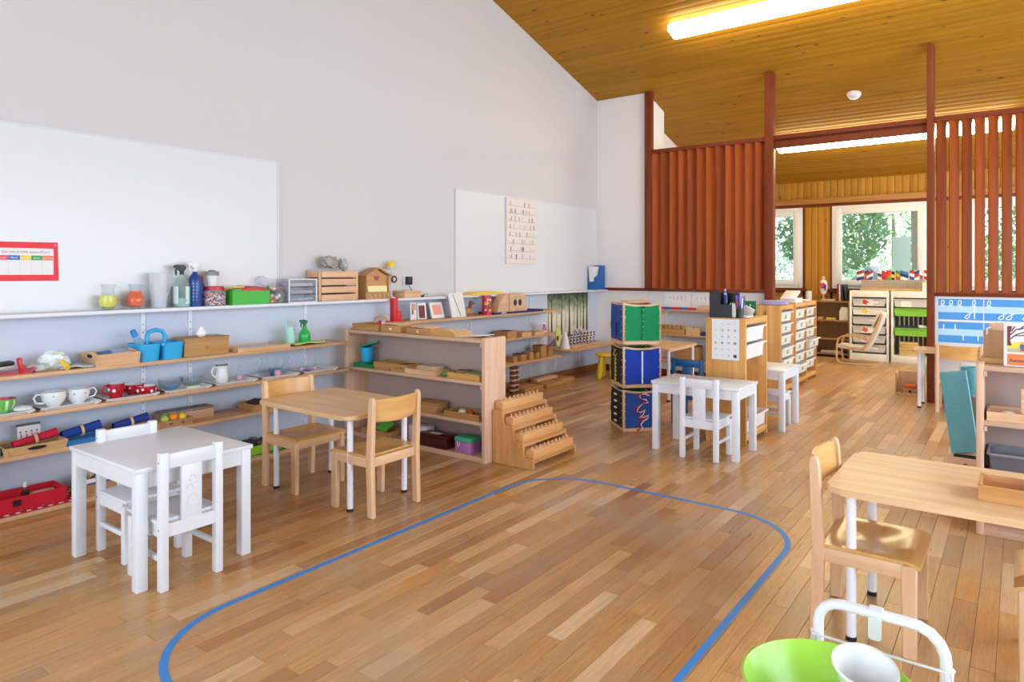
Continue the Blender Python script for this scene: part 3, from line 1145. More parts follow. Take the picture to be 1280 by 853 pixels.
SA, SBz, SCz, SDz = 0.748, 0.537, 0.325, 0.022
shelf('upper beech wall shelf left of the low unit, with the tissue box and caddy', 0.4, 3.53, SA, UPS)
shelf('middle beech wall shelf left of the low unit, with the trays of cups and jugs', 0.4, 3.53, SBz, UPS)
shelf('lowest hung beech wall shelf left of the low unit, with napkins and fruit', 0.4, 3.53, SCz, UPS)
t = thing('floor_shelf', 'beech board lying on the floor under the wall shelves', 'shelf', (0, 0.4, 0))
finish('board', B().bx(0.012, 0.315, 0, 3.1, 0, SDz, 0.003), SHELFW, t)
FA, FB, FC = 0.862, 0.602, 0.338
shelf('upper beech wall shelf beyond the low unit, with frames and wooden mailbox', 3.86, 6.62, FA, UPF)
shelf('middle beech wall shelf beyond the low unit', 3.86, 6.60, FB, UPF)
shelf('lowest beech wall shelf beyond the low unit, with small wooden boxes', 3.86, 6.62, FC, UPF)
FD = 0.385
t = shelf('beech wall shelf under the forest picture, near the yellow stool', 6.72, 7.90, FD, (6.918, 7.477), 0.345)

# ---------------------------------------------------------------- whiteboards and pictures on the left wall
def whiteboard(label, y0, y1, z0, z1):
    t = thing('whiteboard', label, 'whiteboard', (0, y0, z0))
    L, H = y1 - y0, z1 - z0
    finish('panel', B().bx(0.001, 0.010, 0, L, 0, H), BOARDM, t)
    for a_ in ((-0.012, 0, 0, H + 0.012), (L, L + 0.012, 0, H + 0.012), (0, L, H, H + 0.012)):
        finish('frame_strip', B().bx(0.001, 0.016, *a_), ALU, t)
    return t


whiteboard('large whiteboard at the left, behind the jugs on the ledge', 0.2, 3.07, LZ, 2.112)
whiteboard('whiteboard at the far end of the wall with the bird picture on it', 5.10, 7.90, LZ, 2.108)

t = thing('schedule_sheet', 'red framed weekday chart stuck on the left whiteboard', 'chart', (0.0115, 1.20, 1.24))
Y = lambda y: y - 1.20
finish('border', B().prism([(0.075, 0.0), (0.412, 0.0), (0.406, 0.222), (0.075, 0.218)], 'x', 0, 0.001), pc('#e8343c'), t)
f3 = flat_x(0.0012, 0, 0)
finish('sheet', B().rect(0.105, 0.385, 0.035, 0.185, f3, 0.0002), PAPER, t)
for k, c in enumerate(('#ee4a6a', '#2f6fc0', '#f2cf4a', '#3aa262', '#f07848')):
    y0 = 0.110 + 0.0545 * k
    o = finish('heading', B().rect(y0, y0 + 0.0545, 0.118, 0.144, f3, 0.0005), pc(c), t)
    finish('word', text_mesh(('Lundi', 'Mardi', 'Mercredi', 'Jeudi', 'Vendredi')[k], 0.0145, lambda u, v, l, y0=y0: f3(y0 + 0.027 + u, 0.126 + v, 0.0008)), PAPER, o)
b = B()
for k in range(6):
    b.rect(0.110 + 0.0545 * k - 0.0006, 0.110 + 0.0545 * k + 0.0006, 0.036, 0.118, f3, 0.0005)
finish('rules', b, pc('#c9ccd4'), t)['kind'] = 'stuff'
finish('question', text_mesh('Qui met la table aujourd\'hui ?', 0.0195, lambda u, v, l: f3(0.248 + u, 0.158 + v, 0.0006)), pc('#6a6a72'), t)
finish('pin', B().ball((0.003, 0.393, 0.205), 0.006, 8), ALU, t)

t = thing('bird_picture', 'tall canvas of birds on wires hung on the far whiteboard', 'picture', (0.0110, 5.905, 1.385))
finish('canvas', B().bx(0, 0.025, 0, 0.555, 0, 0.715, 0.002), pc('#e6ddd6'), t)
f3 = flat_x(0.0252, 0, 0)
rb = random.Random(4)
wr, bd1, bd2 = B(), B(), B()
for k in range(8):
    v = 0.055 + k * 0.083
    wr.ribbon([(0.01, v + 0.005), (0.2, v), (0.38, v - 0.003), (0.545, v + 0.002)], 0.0042, f3, 0.0004)
    for q in range(rb.randint(6, 9)):
        u = rb.uniform(0.03, 0.52)
        a = rb.uniform(-0.5, 0.5)
        bb = (bd1, bd2)[rb.random() < 0.45]
        c, s_ = math.cos(a), math.sin(a)
        body = [(0, 0.0), (0.006, 0.006), (0.008, 0.018), (0.004, 0.026), (0.007, 0.032), (0.002, 0.037), (-0.004, 0.032), (-0.006, 0.02), (-0.005, 0.008), (-0.004, -0.016), (-0.001, -0.016)]
        bb.poly([f3(u + 1.2 * (p[0] * c - p[1] * s_ * 0.4), v + 0.003 + 1.25 * p[1], 0.0006) for p in body])
finish('wires', wr, pc('#b39c88'), t)['kind'] = 'stuff'
finish('birds', bd1, pc('#94887f'), t)['kind'] = 'stuff'
finish('birds', bd2, pc('#cdbda8'), t)['kind'] = 'stuff'

# forest picture low on the wall
t = thing('forest_picture', 'picture of a forest with a purple flower carpet on the wall below the ledge', 'picture', (0.001, 6.745, 0.392))
Wd, Hd = 0.945, 0.645
m, n_, l_, p_ = _new('forest_print')
tc = n_.new('ShaderNodeTexCoord')
sp = n_.new('ShaderNodeSeparateXYZ')
l_.new(tc.outputs['Object'], sp.inputs[0])
nz = n_.new('ShaderNodeTexNoise')
nz.inputs['Scale'].default_value = 14
nz.inputs['Detail'].default_value = 6
l_.new(tc.outputs['Object'], nz.inputs['Vector'])
ma = n_.new('ShaderNodeMath')
ma.operation = 'MULTIPLY_ADD'
ma.inputs[1].default_value = 0.36
l_.new(nz.outputs[0], ma.inputs[0])
l_.new(sp.outputs[2], ma.inputs[2])
cr = n_.new('ShaderNodeValToRGB')
e = cr.color_ramp.elements
e[0].position, e[0].color = 0.10, lin('#4b4250')
e[1].position, e[1].color = 0.80, lin('#3e4f38')
for pos, c in ((0.2, '#8a7a98'), (0.27, '#9d8fa6'), (0.36, '#d8d0bc'), (0.56, '#e6e2ca'), (0.66, '#9aa67c'), (0.75, '#66795a')):
    x = e.new(pos)
    x.color = lin(c)
l_.new(ma.outputs[0], cr.inputs[0])
l_.new(cr.outputs[0], p_.inputs['Base Color'])
p_.inputs['Roughness'].default_value = 0.6
finish('sheet', B().bx(0, 0.002, 0, Wd, 0, Hd), m, t)
f3 = flat_x(0.0022, 0, 0)
tr1, tr2, sh_ = B(), B(), B()
for (u, w, vb) in ((0.02, 0.02, 0.12), (0.09, 0.032, 0.15), (0.20, 0.012, 0.2), (0.31, 0.032, 0.13), (0.40, 0.012, 0.21), (0.49, 0.04, 0.10), (0.60, 0.016, 0.22), (0.68, 0.03, 0.18), (0.76, 0.02, 0.2), (0.83, 0.035, 0.17), (0.915, 0.04, 0.15)):
    dst = tr1 if w > 0.025 else tr2
    dst.poly([f3(u - w / 2 * 1.3, vb, 0.0004), f3(u + w / 2 * 1.3, vb, 0.0004), f3(u + w / 3, 0.4, 0.0004), f3(u + w / 3.4, Hd - 0.002, 0.0004), f3(u - w / 3.4, Hd - 0.002, 0.0004), f3(u - w / 3, 0.4, 0.0004)])
for (u0, u1, w) in ((0.30, 0.02, 0.06), (0.49, 0.44, 0.10), (0.62, 0.80, 0.05), (0.70, 0.93, 0.05)):
    sh_.poly([f3(u0 - 0.008, 0.17, 0.0003), f3(u0 + 0.008, 0.17, 0.0003), f3(u1 + w / 2, 0.01, 0.0003), f3(max(0.002, u1 - w / 2), 0.01, 0.0003)])
finish('trunks', tr1, pc('#45453a'), t)['kind'] = 'stuff'
finish('thin_trunks', tr2, pc('#77765e'), t)['kind'] = 'stuff'
finish('ground_shadows', sh_, pc('#55485e'), t)['kind'] = 'stuff'

# ---------------------------------------------------------------- things on the white ledge
def stuff(o):
    o['kind'] = 'stuff'
    return o


def pitcher(label, y, liquid, level):
    t = thing('glass_pitcher', label, 'pitcher', (0.088, y, LZ))
    pr = [(0.0, 0.004), (0.030, 0.004), (0.047, 0.022), (0.054, 0.05), (0.048, 0.08), (0.036, 0.103), (0.034, 0.118), (0.041, 0.148), (0.043, 0.155)]
    inn = [(r - 0.003, z) for r, z in pr[::-1][:-1]] + [(0, 0.009)]
    finish('body', B().lathe([(0, 0), (0.032, 0)] + pr[1:] + inn, 24), GLASS, t)
    lq = [(0, 0.010)] + [(r - 0.0035, max(z, 0.010)) for r, z in pr[1:] if z < level] + [(0.046 if level < 0.09 else 0.033, level), (0, level)]
    finish('liquid', B().lathe(lq, 24), liquid, t)
    h = [(0.02 + 0.0, 0.038 + 0.0, 0.140), (0.02, 0.062, 0.135), (0.02, 0.070, 0.105), (0.02, 0.060, 0.075), (0.02, 0.047, 0.065)]
    finish('handle', B().tube(h, 0.005, 8), GLASS, t)
    return t


pitcher('round glass pitcher with yellow water on the ledge', 1.848, WATERY, 0.088)
pitcher('round glass pitcher filled with orange water on the ledge', 2.006, WATERO, 0.112)

t = thing('measuring_jug', 'tall frosted measuring jug with a little blue water on the ledge', 'jug', (0.085, 2.15, LZ))
finish('body', B().lathe([(0, 0), (0.045, 0), (0.055, 0.222), (0.057, 0.222), (0.052, 0.218), (0.043, 0.006), (0, 0.006)], 24), FROST, t)
finish('liquid', B().lathe([(0, 0.007), (0.0425, 0.007), (0.0445, 0.045), (0, 0.045)], 24), WATERB, t)
finish('handle', B().tube([(0, 0.052, 0.205), (-0.02, 0.080, 0.20), (-0.025, 0.086, 0.16), (-0.02, 0.075, 0.11), (0, 0.050, 0.075)], 0.007, 8), FROST, t)


def spray(name, label, loc, s, body_m, head_m, prof, label_band=None, rz=0.0, liquid=None, cat='spray bottle'):
    """prof: lathe profile; trigger head on top, nozzle towards -y"""
    t = thing(name, label, cat, loc, rz)
    finish('bottle', B().lathe(prof, 22), body_m, t)
    zt = prof[-2][1] if prof[-1][0] == 0 else prof[-1][1]
    hd = B().cyl((0, 0, zt - 0.003), (0, 0, zt + 0.022 * s), 0.015 * s, 0.012 * s, 14)
    hd.prism([(0.030 * s, zt + 0.045 * s), (0.012 * s, zt + 0.060 * s), (-0.030 * s, zt + 0.062 * s), (-0.052 * s, zt + 0.056 * s), (-0.052 * s, zt + 0.042 * s), (-0.030 * s, zt + 0.040 * s), (-0.012 * s, zt + 0.018 * s), (0.014 * s, zt + 0.018 * s)], 'x', -0.011 * s, 0.011 * s, 0.003 * s)
    finish('spray_head', hd, head_m, t)
    finish('trigger', B().prism([(-0.030 * s, zt + 0.044 * s), (-0.040 * s, zt + 0.044 * s), (-0.044 * s, zt + 0.010 * s), (-0.036 * s, zt - 0.012 * s), (-0.034 * s, zt + 0.012 * s)], 'x', -0.006 * s, 0.006 * s, 0.002), head_m, t)
    if label_band:
        r, z0, z1, m = label_band
        finish('label', B().lathe([(r, z0), (r, z1)], 22, arc=2 * PI * 0.86), m, t)
    if liquid:
        finish('liquid', B().lathe(liquid[1], 20), liquid[0], t)
    return t


t = spray('spray_bottle', 'clear spray bottle with black trigger and pale label on the ledge', (0.085, 2.300, LZ), 1.0, BOTTLE, BLACK,
          [(0, 0), (0.048, 0), (0.051, 0.012), (0.051, 0.135), (0.045, 0.160), (0.022, 0.195), (0.014, 0.205), (0.014, 0.215), (0, 0.215)],
          (0.0516, 0.022, 0.135, pc('#dfeeed')), 0, (pc('#8ecabd'), [(0, 0.004), (0.047, 0.004), (0.049, 0.06), (0, 0.06)]))
b = B()
f3 = lambda u, v, l: Vector((0.0520 * math.cos(u / 0.052), 0.0520 * math.sin(u / 0.052), v))
for k in range(5):
    b.rect(-0.03, 0.012 + 0.004 * (k % 3), 0.118 - 0.012 * k, 0.121 - 0.012 * k, f3)
b.rect(-0.028, -0.012, 0.032, 0.056, f3).rect(-0.006, 0.010, 0.032, 0.056, f3)
stuff(finish('label_print', b, pc('#9fb4bd'), t))
finish('label_stripe', B().lathe([(0.0522, 0.022), (0.0522, 0.135)], 6, arc=0.5, m=Matrix.Rotation(0.55, 4, 'Z')), pc('#4fae96'), t)

t = spray('spray_bottle', 'navy blue spray bottle with white trigger on the ledge', (0.092, 2.386, LZ), 1.0, pc('#26478f', 0.3), WPLAS,
          [(0, 0), (0.038, 0), (0.041, 0.010), (0.041, 0.165), (0.036, 0.195), (0.016, 0.222), (0.015, 0.232), (0, 0.232)], None)
b = B()
f3 = lambda u, v, l: Vector((0.0416 * math.cos(u / 0.042 - 0.5), 0.0416 * math.sin(u / 0.042 - 0.5), v))
for k in range(6):
    b.rect(-0.012, 0.012, 0.15 - 0.022 * k, 0.157 - 0.022 * k, f3)
stuff(finish('label_print', b, pc('#a8bfe2'), t))

t = thing('small_bottle', 'small blue bottle with red cap squeezed behind the bead jar', 'bottle', (0.040, 2.452, LZ))
finish('body', B().lathe([(0, 0), (0.026, 0), (0.028, 0.008), (0.028, 0.14), (0.016, 0.158), (0, 0.158)], 18), pc('#2d5bb4', 0.3), t)
finish('cap', B().lathe([(0, 0.158), (0.017, 0.158), (0.017, 0.195), (0.014, 0.2), (0, 0.2)], 16), REDP, t)

t = thing('bead_jar', 'clear jar of mixed coloured beads with a red lid on the ledge', 'jar', (0.088, 2.522, LZ))
finish('jar', B().lathe([(0, 0), (0.070, 0), (0.074, 0.006), (0.074, 0.096), (0.062, 0.106)], 26), CLEARP, t)
m, n_, l_, p_ = _new('bead_mix')
vo = n_.new('ShaderNodeTexVoronoi')
vo.inputs['Scale'].default_value = 95
tc = n_.new('ShaderNodeTexCoord')
l_.new(tc.outputs['Object'], vo.inputs[0])
sx = n_.new('ShaderNodeSeparateXYZ')
l_.new(vo.outputs['Color'], sx.inputs[0])
cr = n_.new('ShaderNodeValToRGB')
cr.color_ramp.interpolation = 'CONSTANT'
e = cr.color_ramp.elements
e[0].position, e[0].color = 0.0, lin('#8c2a56')
e[1].position, e[1].color = 0.85, lin('#f0e7ee')
for pos, c in ((0.15, '#2b4e9c'), (0.3, '#e2e2ea'), (0.45, '#c93a4c'), (0.58, '#3b2d55'), (0.7, '#e8a03c')):
    x = e.new(pos)
    x.color = lin(c)
l_.new(sx.outputs[0], cr.inputs[0])
l_.new(cr.outputs[0], p_.inputs['Base Color'])
rb = random.Random(9)
b = B().lathe([(0, 0.004), (0.066, 0.004), (0.068, 0.088), (0, 0.092)], 26)
for k in range(260):
    a, z = rb.uniform(0, 2 * PI), rb.uniform(0.008, 0.088)
    b.ball((0.068 * math.cos(a), 0.068 * math.sin(a), z), 0.0055, 6)
stuff(finish('beads', b, m, t))
finish('lid', B().lathe([(0, 0.106), (0.060, 0.104), (0.064, 0.106), (0.064, 0.128), (0.060, 0.132), (0, 0.132)], 26), REDP, t)

t = thing('white_cup', 'white tapered pot with grey lid standing on the red jar lid', 'pot', (0.088, 2.508, LZ + 0.133))
finish('cup', B().lathe([(0, 0), (0.030, 0), (0.032, 0.004), (0.042, 0.072), (0, 0.072)], 22), WCER, t)
finish('lid', B().lathe([(0, 0.072), (0.045, 0.072), (0.045, 0.096), (0.041, 0.1), (0, 0.1)], 22), pc('#8f8a8c'), t)
finish('knob', B().tube([(0.018 * math.cos(a), 0.018 * math.sin(a), 0.102) for a in [2 * PI * i / 12 for i in range(12)]], 0.006, 6, closed=True), pc('#5c565a'), t)

t = thing('green_box', 'open green box packed with red and yellow papers on the ledge', 'box', (0.085, 2.762, LZ))
b = B()
L, D, H = 0.145, 0.075, 0.098
b.bx(-D, D, -L, L, 0, 0.004).bx(D - 0.004, D, -L, L, 0.004, H).bx(-D, -D + 0.004, -L, L, 0.004, H).bx(-D + 0.004, D - 0.004, -L, -L + 0.004, 0.004, H).bx(-D + 0.004, D - 0.004, L - 0.004, L, 0.004, H)
finish('box', b, pc('#43b339', 0.5), t)
for k, (c, y0, y1, z, tilt) in enumerate((('#e04848', -0.06, 0.135, 0.104, 0.10), ('#d63c46', -0.03, 0.138, 0.115, 0.14), ('#eacb55', -0.135, -0.05, 0.110, -0.25), ('#57b078', -0.138, -0.07, 0.092, -0.2), ('#f0a05a', -0.11, -0.02, 0.099, 0.1))):
    finish('paper', B().box((0.0, (y0 + y1) / 2, z), (0.13, y1 - y0, 0.012), (0.05 * k - 0.1, tilt, 0.03 * k), 0.002), pc(c), t)

t = thing('plastic_wrap', 'crumpled clear plastic lying on the papers of the green box', 'plastic wrap', (0.06, 2.905, LZ + 0.128))
rb = random.Random(2)
def crumple(c, r, n, rng, sq=(1, 1, 1)):
    b = B()
    g = bmesh.ops.create_icosphere(b.bm, subdivisions=n, radius=1.0)
    for v in g['verts']:
        k = rng.uniform(0.72, 1.12)
        v.co = Vector((c[0] + v.co.x * r * k * sq[0], c[1] + v.co.y * r * k * sq[1], c[2] + v.co.z * r * k * sq[2]))
    return b
finish('sheet', crumple((0, 0, 0.035), 0.05, 3, rb, (0.9, 1, 0.8)), CLEARP, t)

t = thing('pompom_bag', 'clear bag full of coloured pompoms between the green box and the drawers', 'bag', (0.088, 2.99, LZ))
rb = random.Random(12)
pb = {}
for k in range(90):
    c = rb.choice(['#f2c14e', '#e77fa0', '#f4efe6', '#4f8f74', '#e88952', '#5a5a78', '#f3d98a', '#c8566a'])
    pb.setdefault(c, B())
    a, rr, z = rb.uniform(0, 2 * PI), rb.uniform(0, 1) ** 0.5, rb.uniform(0.012, 0.115)
    s_ = 1 - 0.35 * z / 0.12
    pb[c].ball((0.062 * rr * math.cos(a) * s_, 0.062 * rr * math.sin(a) * s_, z), 0.014, 8)
for c, bb in pb.items():
    stuff(finish('pompoms', bb, pm('pompom' + c[1:], c, 0.95, noise=0.2, nscale=200), t))
finish('bag', B().lathe([(0.07, 0.001), (0.082, 0.02), (0.078, 0.07), (0.058, 0.12), (0.018, 0.14), (0.026, 0.155)], 18, m=Matrix.Diagonal((0.92, 0.94, 1, 1))), CLEARP, t)

t = thing('drawer_box', 'small clear plastic chest of three drawers on the ledge beside the crate', 'drawer box', (0.085, 3.19, LZ))
b = B().bx(-0.075, 0.072, -0.125, 0.125, 0, 0.004).bx(-0.075, 0.072, -0.125, 0.125, 0.172, 0.176).bx(-0.075, 0.072, -0.125, -0.121, 0, 0.176).bx(-0.075, 0.072, 0.121, 0.125, 0, 0.176).bx(-0.075, -0.071, -0.125, 0.125, 0, 0.176)
finish('case', b, CLEARP, t)
for k in range(3):
    z = 0.008 + 0.055 * k
    d = B().bx(-0.068, 0.074, -0.117, 0.117, z, z + 0.003).bx(0.071, 0.075, -0.117, 0.117, z, z + 0.048)
    d.bx(-0.068, 0.071, -0.117, -0.114, z, z + 0.04).bx(-0.068, 0.071, 0.114, 0.117, z, z + 0.04)
    d = finish('drawer', d, CLEARP, t)
    finish('contents', B().box((0, 0, z + 0.016), (0.12, 0.20, 0.022), None, 0.005), pc(('#7fb8c0', '#b0aab8', '#c7c2cc')[k]), d)
fr = B().bx(0.074, 0.078, -0.127, -0.117, 0, 0.178).bx(0.074, 0.078, 0.117, 0.127, 0, 0.178).bx(0.074, 0.078, -0.117, 0.117, 0.17, 0.178).bx(0.074, 0.078, -0.117, 0.117, 0, 0.006)
finish('frame', fr, pc('#dfe0e6', 0.3), t)

t = thing('slatted_crate', 'light wooden slatted crate with crumpled paper on the ledge', 'crate', (0.088, 3.528, LZ))
L, D, H = 0.195, 0.075, 0.245
for sx in (-1, 1):
    for sy in (-1, 1):
        finish('post', B().bx(sx * (D - 0.008) - 0.008, sx * (D - 0.008) + 0.008, sy * (L - 0.012) - 0.012, sy * (L - 0.012) + 0.012, 0, H, 0.002), BEECH, t)
for k in range(4):
    z = 0.004 + 0.061 * k
    for sx in (-1, 1):
        finish('slat', B().bx(sx * (D + 0.003) - 0.003, sx * (D + 0.003) + 0.003, -L + 0.024, L - 0.024, z, z + 0.048, 0.001), BEECH, t)
    for sy in (-1, 1):
        finish('slat', B().bx(-D + 0.016, D - 0.016, sy * (L + 0.003) - 0.003, sy * (L + 0.003) + 0.003, z, z + 0.048, 0.001), BEECH, t)
finish('bottom', B().bx(-D, D, -L, L, 0.002, 0.008), BEECH, t)
rb = random.Random(8)
for k, (c, z) in enumerate((('#a82438', 0.03), ('#3a2a2c', 0.07), ('#c04860', 0.10), ('#45584e', 0.14), ('#7d4a50', 0.17), ('#2f6e64', 0.205))):
    finish('folded_cloth', B().box((0, 0.01 * (k % 3 - 1), z), (0.12, 0.33, 0.032), (0.02 * (k % 2), 0, 0.02), 0.008), pc(c, 0.9), t)
t2 = thing('crumpled_paper', 'crumpled grey printed paper lying on top of the slatted crate', 'paper', (0.088, 3.54, LZ + 0.272))
finish('sheet', crumple((0, -0.04, 0.035), 0.075, 3, rb, (0.75, 1.1, 0.75)), pm('news', '#a9a49c', 0.9, noise=0.5, nscale=60), t2)
finish('sheet', crumple((0, 0.09, 0.02), 0.05, 3, rb, (0.9, 0.8, 1.0)), pm('news2', '#b5b4b4', 0.9, noise=0.4, nscale=60), t2)

t = thing('key_house', 'house shaped wooden letter rack with a heart and hooks on the ledge', 'letter rack', (0.088, 3.965, LZ))
b = B().prism([(-0.128, 0), (0.128, 0), (0.128, 0.20), (0, 0.258), (-0.128, 0.20)], 'x', -0.05, -0.040)
b.bx(-0.04, 0.045, -0.128, -0.120, 0, 0.20).bx(-0.04, 0.045, 0.120, 0.128, 0, 0.20).bx(-0.04, 0.045, -0.12, 0.12, 0, 0.008)
finish('case', b, TINW, t)
finish('front', B().bx(0.045, 0.053, -0.14, 0.14, 0.0, 0.062, 0.001), TINW, t)
for s in (-1, 1):
    finish('roof', B().prism([(0, 0.258), (s * 0.145, 0.193), (s * 0.145, 0.202), (0, 0.268)], 'x', -0.055, 0.06), TINW, t)
finish('back_panel', B().prism([(-0.12, 0.06), (0.12, 0.06), (0.12, 0.197), (0, 0.25), (-0.12, 0.197)], 'x', 0.02, 0.026), TINW, t)
finish('note', B().box((0.036, 0.0, 0.085), (0.006, 0.215, 0.055), (0, -0.15, 0.0)), pc('#efe6a8'), t)
heart = [(0.026 * math.sin(a) ** 3, 0.0016 * (13 * math.cos(a) - 5 * math.cos(2 * a) - 2 * math.cos(3 * a) - math.cos(4 * a))) for a in [2 * PI * i / 24 for i in range(24)]]
finish('heart', B().prism([(p[0] * 1.15, 0.178 + p[1]) for p in heart], 'x', 0.026, 0.032), pc('#a06a70'), t)
finish('heart_trim', B().prism([(p[0] * 0.8, 0.178 + p[1] * 0.75) for p in heart], 'x', 0.032, 0.034), pc('#c03848'), t)
hk = None
for k in range(5):
    o = finish('hook', B().tube([(0.053, 0, 0.04), (0.062, 0, 0.04), (0.066, 0, 0.03), (0.062, 0, 0.022), (0.070, 0, 0.018)], 0.0035, 6), pc('#d8cfae', 0.3), t) if hk is None else hk.copy()
    if hk is not None:
        COL.objects.link(o)
    hk = o
    o.location = (0, -0.10 + 0.05 * k, 0)

t = thing('candle_holder', 'tall candle holder with a yellow candle in a white dish on the ledge', 'candle holder', (0.07, 4.175, LZ))
finish('foot', B().lathe([(0, 0), (0.035, 0), (0.035, 0.008), (0.010, 0.018), (0.008, 0.03), (0, 0.03)], 18), WCER, t)
finish('stem', B().lathe([(0.007, 0.02), (0.006, 0.11), (0.009, 0.12), (0.006, 0.13), (0.006, 0.24), (0.012, 0.255)], 14), FROST, t)
finish('wheel', B().tube([(0.014, 0.022 + 0.026 * math.cos(a), 0.165 + 0.026 * math.sin(a)) for a in [2 * PI * i / 16 for i in range(16)]], 0.008, 6, closed=True), pc('#5a4438'), t)
finish('hub', B().cyl((0.006, 0.022, 0.165), (0.018, 0.022, 0.165), 0.016, None, 14), pc('#cfc4b2'), t)
finish('dish', B().lathe([(0, 0.252), (0.03, 0.254), (0.046, 0.272), (0.043, 0.274), (0.028, 0.260), (0, 0.259)], 20), WCER, t)
finish('candle', B().lathe([(0, 0.262), (0.032, 0.262), (0.032, 0.318), (0.028, 0.322), (0, 0.318)], 20), pc('#f0c81e', 0.5), t)

b = B().bx(-0.07, 0.07, -0.102, 0.102, 0, 0.062, 0.004)
t = thing('wooden_case', 'flat closed wooden case on the ledge under the black adapter', 'box', (0.085, 4.36, LZ))
finish('body', B().bx(-0.07, 0.07, -0.102, 0.102, 0, 0.044, 0.003), BEECH, t)
finish('lid', B().bx(-0.071, 0.071, -0.103, 0.103, 0.045, 0.062, 0.003), BEECH, t)
t = thing('wall_socket', 'white wall socket above the ledge holding the black adapter', 'socket', (0.001, 4.42, 1.205))
finish('plate', B().bx(0, 0.012, -0.042, 0.042, -0.04, 0.055, 0.004), WPLAS, t)
t = thing('power_adapter', 'black power adapter plugged in above the wooden case', 'adapter', (0.0135, 4.425, 1.185))
finish('body', B().bx(0, 0.045, -0.026, 0.026, -0.01, 0.065, 0.005), BLACK, t)
finish('cable', B().tube([(0.03, 0, -0.008), (0.035, -0.005, -0.03), (0.05, 0.0, -0.05), (0.06, 0.01, -0.06)], 0.003, 6), BLACK, t)
b = B().tube([(0.0, 0.0, 0.004), (0.02, 0.02, 0.006), (0.0, 0.04, 0.012), (-0.02, 0.05, 0.02), (0.0, 0.065, 0.028), (0.02, 0.07, 0.02)], 0.003, 6)
b.box((0.02, -0.005, 0.009), (0.03, 0.04, 0.018), (0, 0, 0.3), 0.004)
one('coiled_cable', 'black cable end curled on the ledge beside the wooden case', 'cable', b, BLACK, (0.085, 4.53, LZ))
b = B().prism([(-0.26, 0.012), (0.26, 0.012), (0.22, 0.030), (0.10, 0.042), (-0.12, 0.042), (-0.23, 0.030)], 'x', -0.075, 0.075)
one('yellow_tray', 'flat yellow plastic tray lying on the ledge above the mailbox', 'tray', b, pc('#f0cf3a', 0.4), (0.10, 5.42, LZ - 0.012))
t = thing('magazine_file', 'blue magazine file with white papers at the far end of the ledge', 'magazine file', (0.083, 7.78, LZ))
b = B().prism([(-0.13, 0), (0.13, 0), (0.13, 0.315), (0.0, 0.315), (-0.045, 0.19), (-0.13, 0.16)], 'x', -0.045, -0.041)
b.prism([(-0.13, 0), (0.13, 0), (0.13, 0.315), (0.0, 0.315), (-0.045, 0.19), (-0.13, 0.16)], 'x', 0.041, 0.045)
b.bx(-0.041, 0.041, -0.13, -0.126, 0, 0.16).bx(-0.041, 0.041, 0.126, 0.13, 0, 0.315).bx(-0.041, 0.041, -0.126, 0.126, 0, 0.004)
finish('case', b, pc('#1b5fa8', 0.5), t)
finish('papers', B().prism([(-0.12, 0.01), (0.10, 0.01), (0.06, 0.30), (-0.15, 0.30)], 'x', -0.034, 0.03), PAPER, t)

# ---------------------------------------------------------------- upper shelf
def rect_tray(b, w, d, h, t=0.006, flare=0.0):
    """open box centred at the origin: w along x, d along y"""
    w2, d2 = w / 2, d / 2
    b.bx(-w2, w2, -d2, d2, 0, t)
    for s in (-1, 1):
        b.prism([(s * w2, 0), (s * (w2 + flare), h), (s * (w2 + flare - t), h), (s * (w2 - t), 0)], 'y', -d2 - flare, d2 + flare)
        b.prism([(s * d2, 0), (s * (d2 + flare), h), (s * (d2 + flare - t), h), (s * (d2 - t), 0)], 'x', -w2 - flare * 0.9, w2 + flare * 0.9)
    return b


t = thing('dustpan', 'red dustpan with upright handle and black brush at the left end of the upper shelf', 'dustpan', (0.17, 1.298, SA))
finish('pan', B().prism([(-0.14, 0), (0.10, 0), (0.12, 0.028), (0.112, 0.03), (0.095, 0.008), (-0.14, 0.006)], 'x', -0.075, 0.075), REDP, t)
finish('handle', B().box((0.075, 0.05, 0.045), (0.022, 0.022, 0.085), (0.18, 0.0, 0.0), 0.006), REDP, t)
finish('brush', B().box((-0.02, -0.02, 0.05), (0.05, 0.14, 0.022), (0.06, 0.1, 0.1), 0.009), BLACK, t)
finish('brush_back', B().box((-0.02, -0.02, 0.032), (0.04, 0.12, 0.014), (0.06, 0.1, 0.1), 0.004), pc('#d8d2ca'), t)

rb = random.Random(21)
t = thing('cloth_pile', 'pile of white cloth gloves with a yellow handle on the upper shelf', 'cloth', (0.17, 1.502, SA))
b = crumple((0, 0.03, 0.045), 0.075, 3, rb, (1.0, 1.0, 0.75))
finish('cloth', b, pm('glove', '#e3edea', 0.95, noise=0.08, nscale=60), t)
finish('cloth', crumple((0.02, -0.055, 0.022), 0.05, 3, rb, (1.1, 1.1, 0.4)), pm('cloth_grey', '#d3d3d2', 0.95, noise=0.1, nscale=60), t)
finish('handle', B().cyl((0.06, 0.045, 0.05), (0.115, 0.055, 0.014), 0.012, 0.016, 10), pc('#f2cd4c'), t)
b = B().grid(lambda u, v: Vector(((u - 0.5) * 0.20, (v - 0.5) * 0.165, 0.012 + 0.016 * (math.sin(u * 7 + v * 5) * 0.5 + 0.5) * (1 - abs(2 * v - 1)))), 10, 12)
r = bmesh.ops.extrude_face_region(b.bm, geom=b.bm.faces[:])
bmesh.ops.translate(b.bm, vec=(0, 0, -0.010), verts=[g for g in r['geom'] if isinstance(g, bmesh.types.BMVert)])
one('folded_cloth', 'flat grey patterned cloth lying beside the gloves on the upper shelf', 'cloth', b, pm('grey_cloth', '#b9bfc0', 0.95, noise=0.3, nscale=50), (0.155, 1.625, SA))

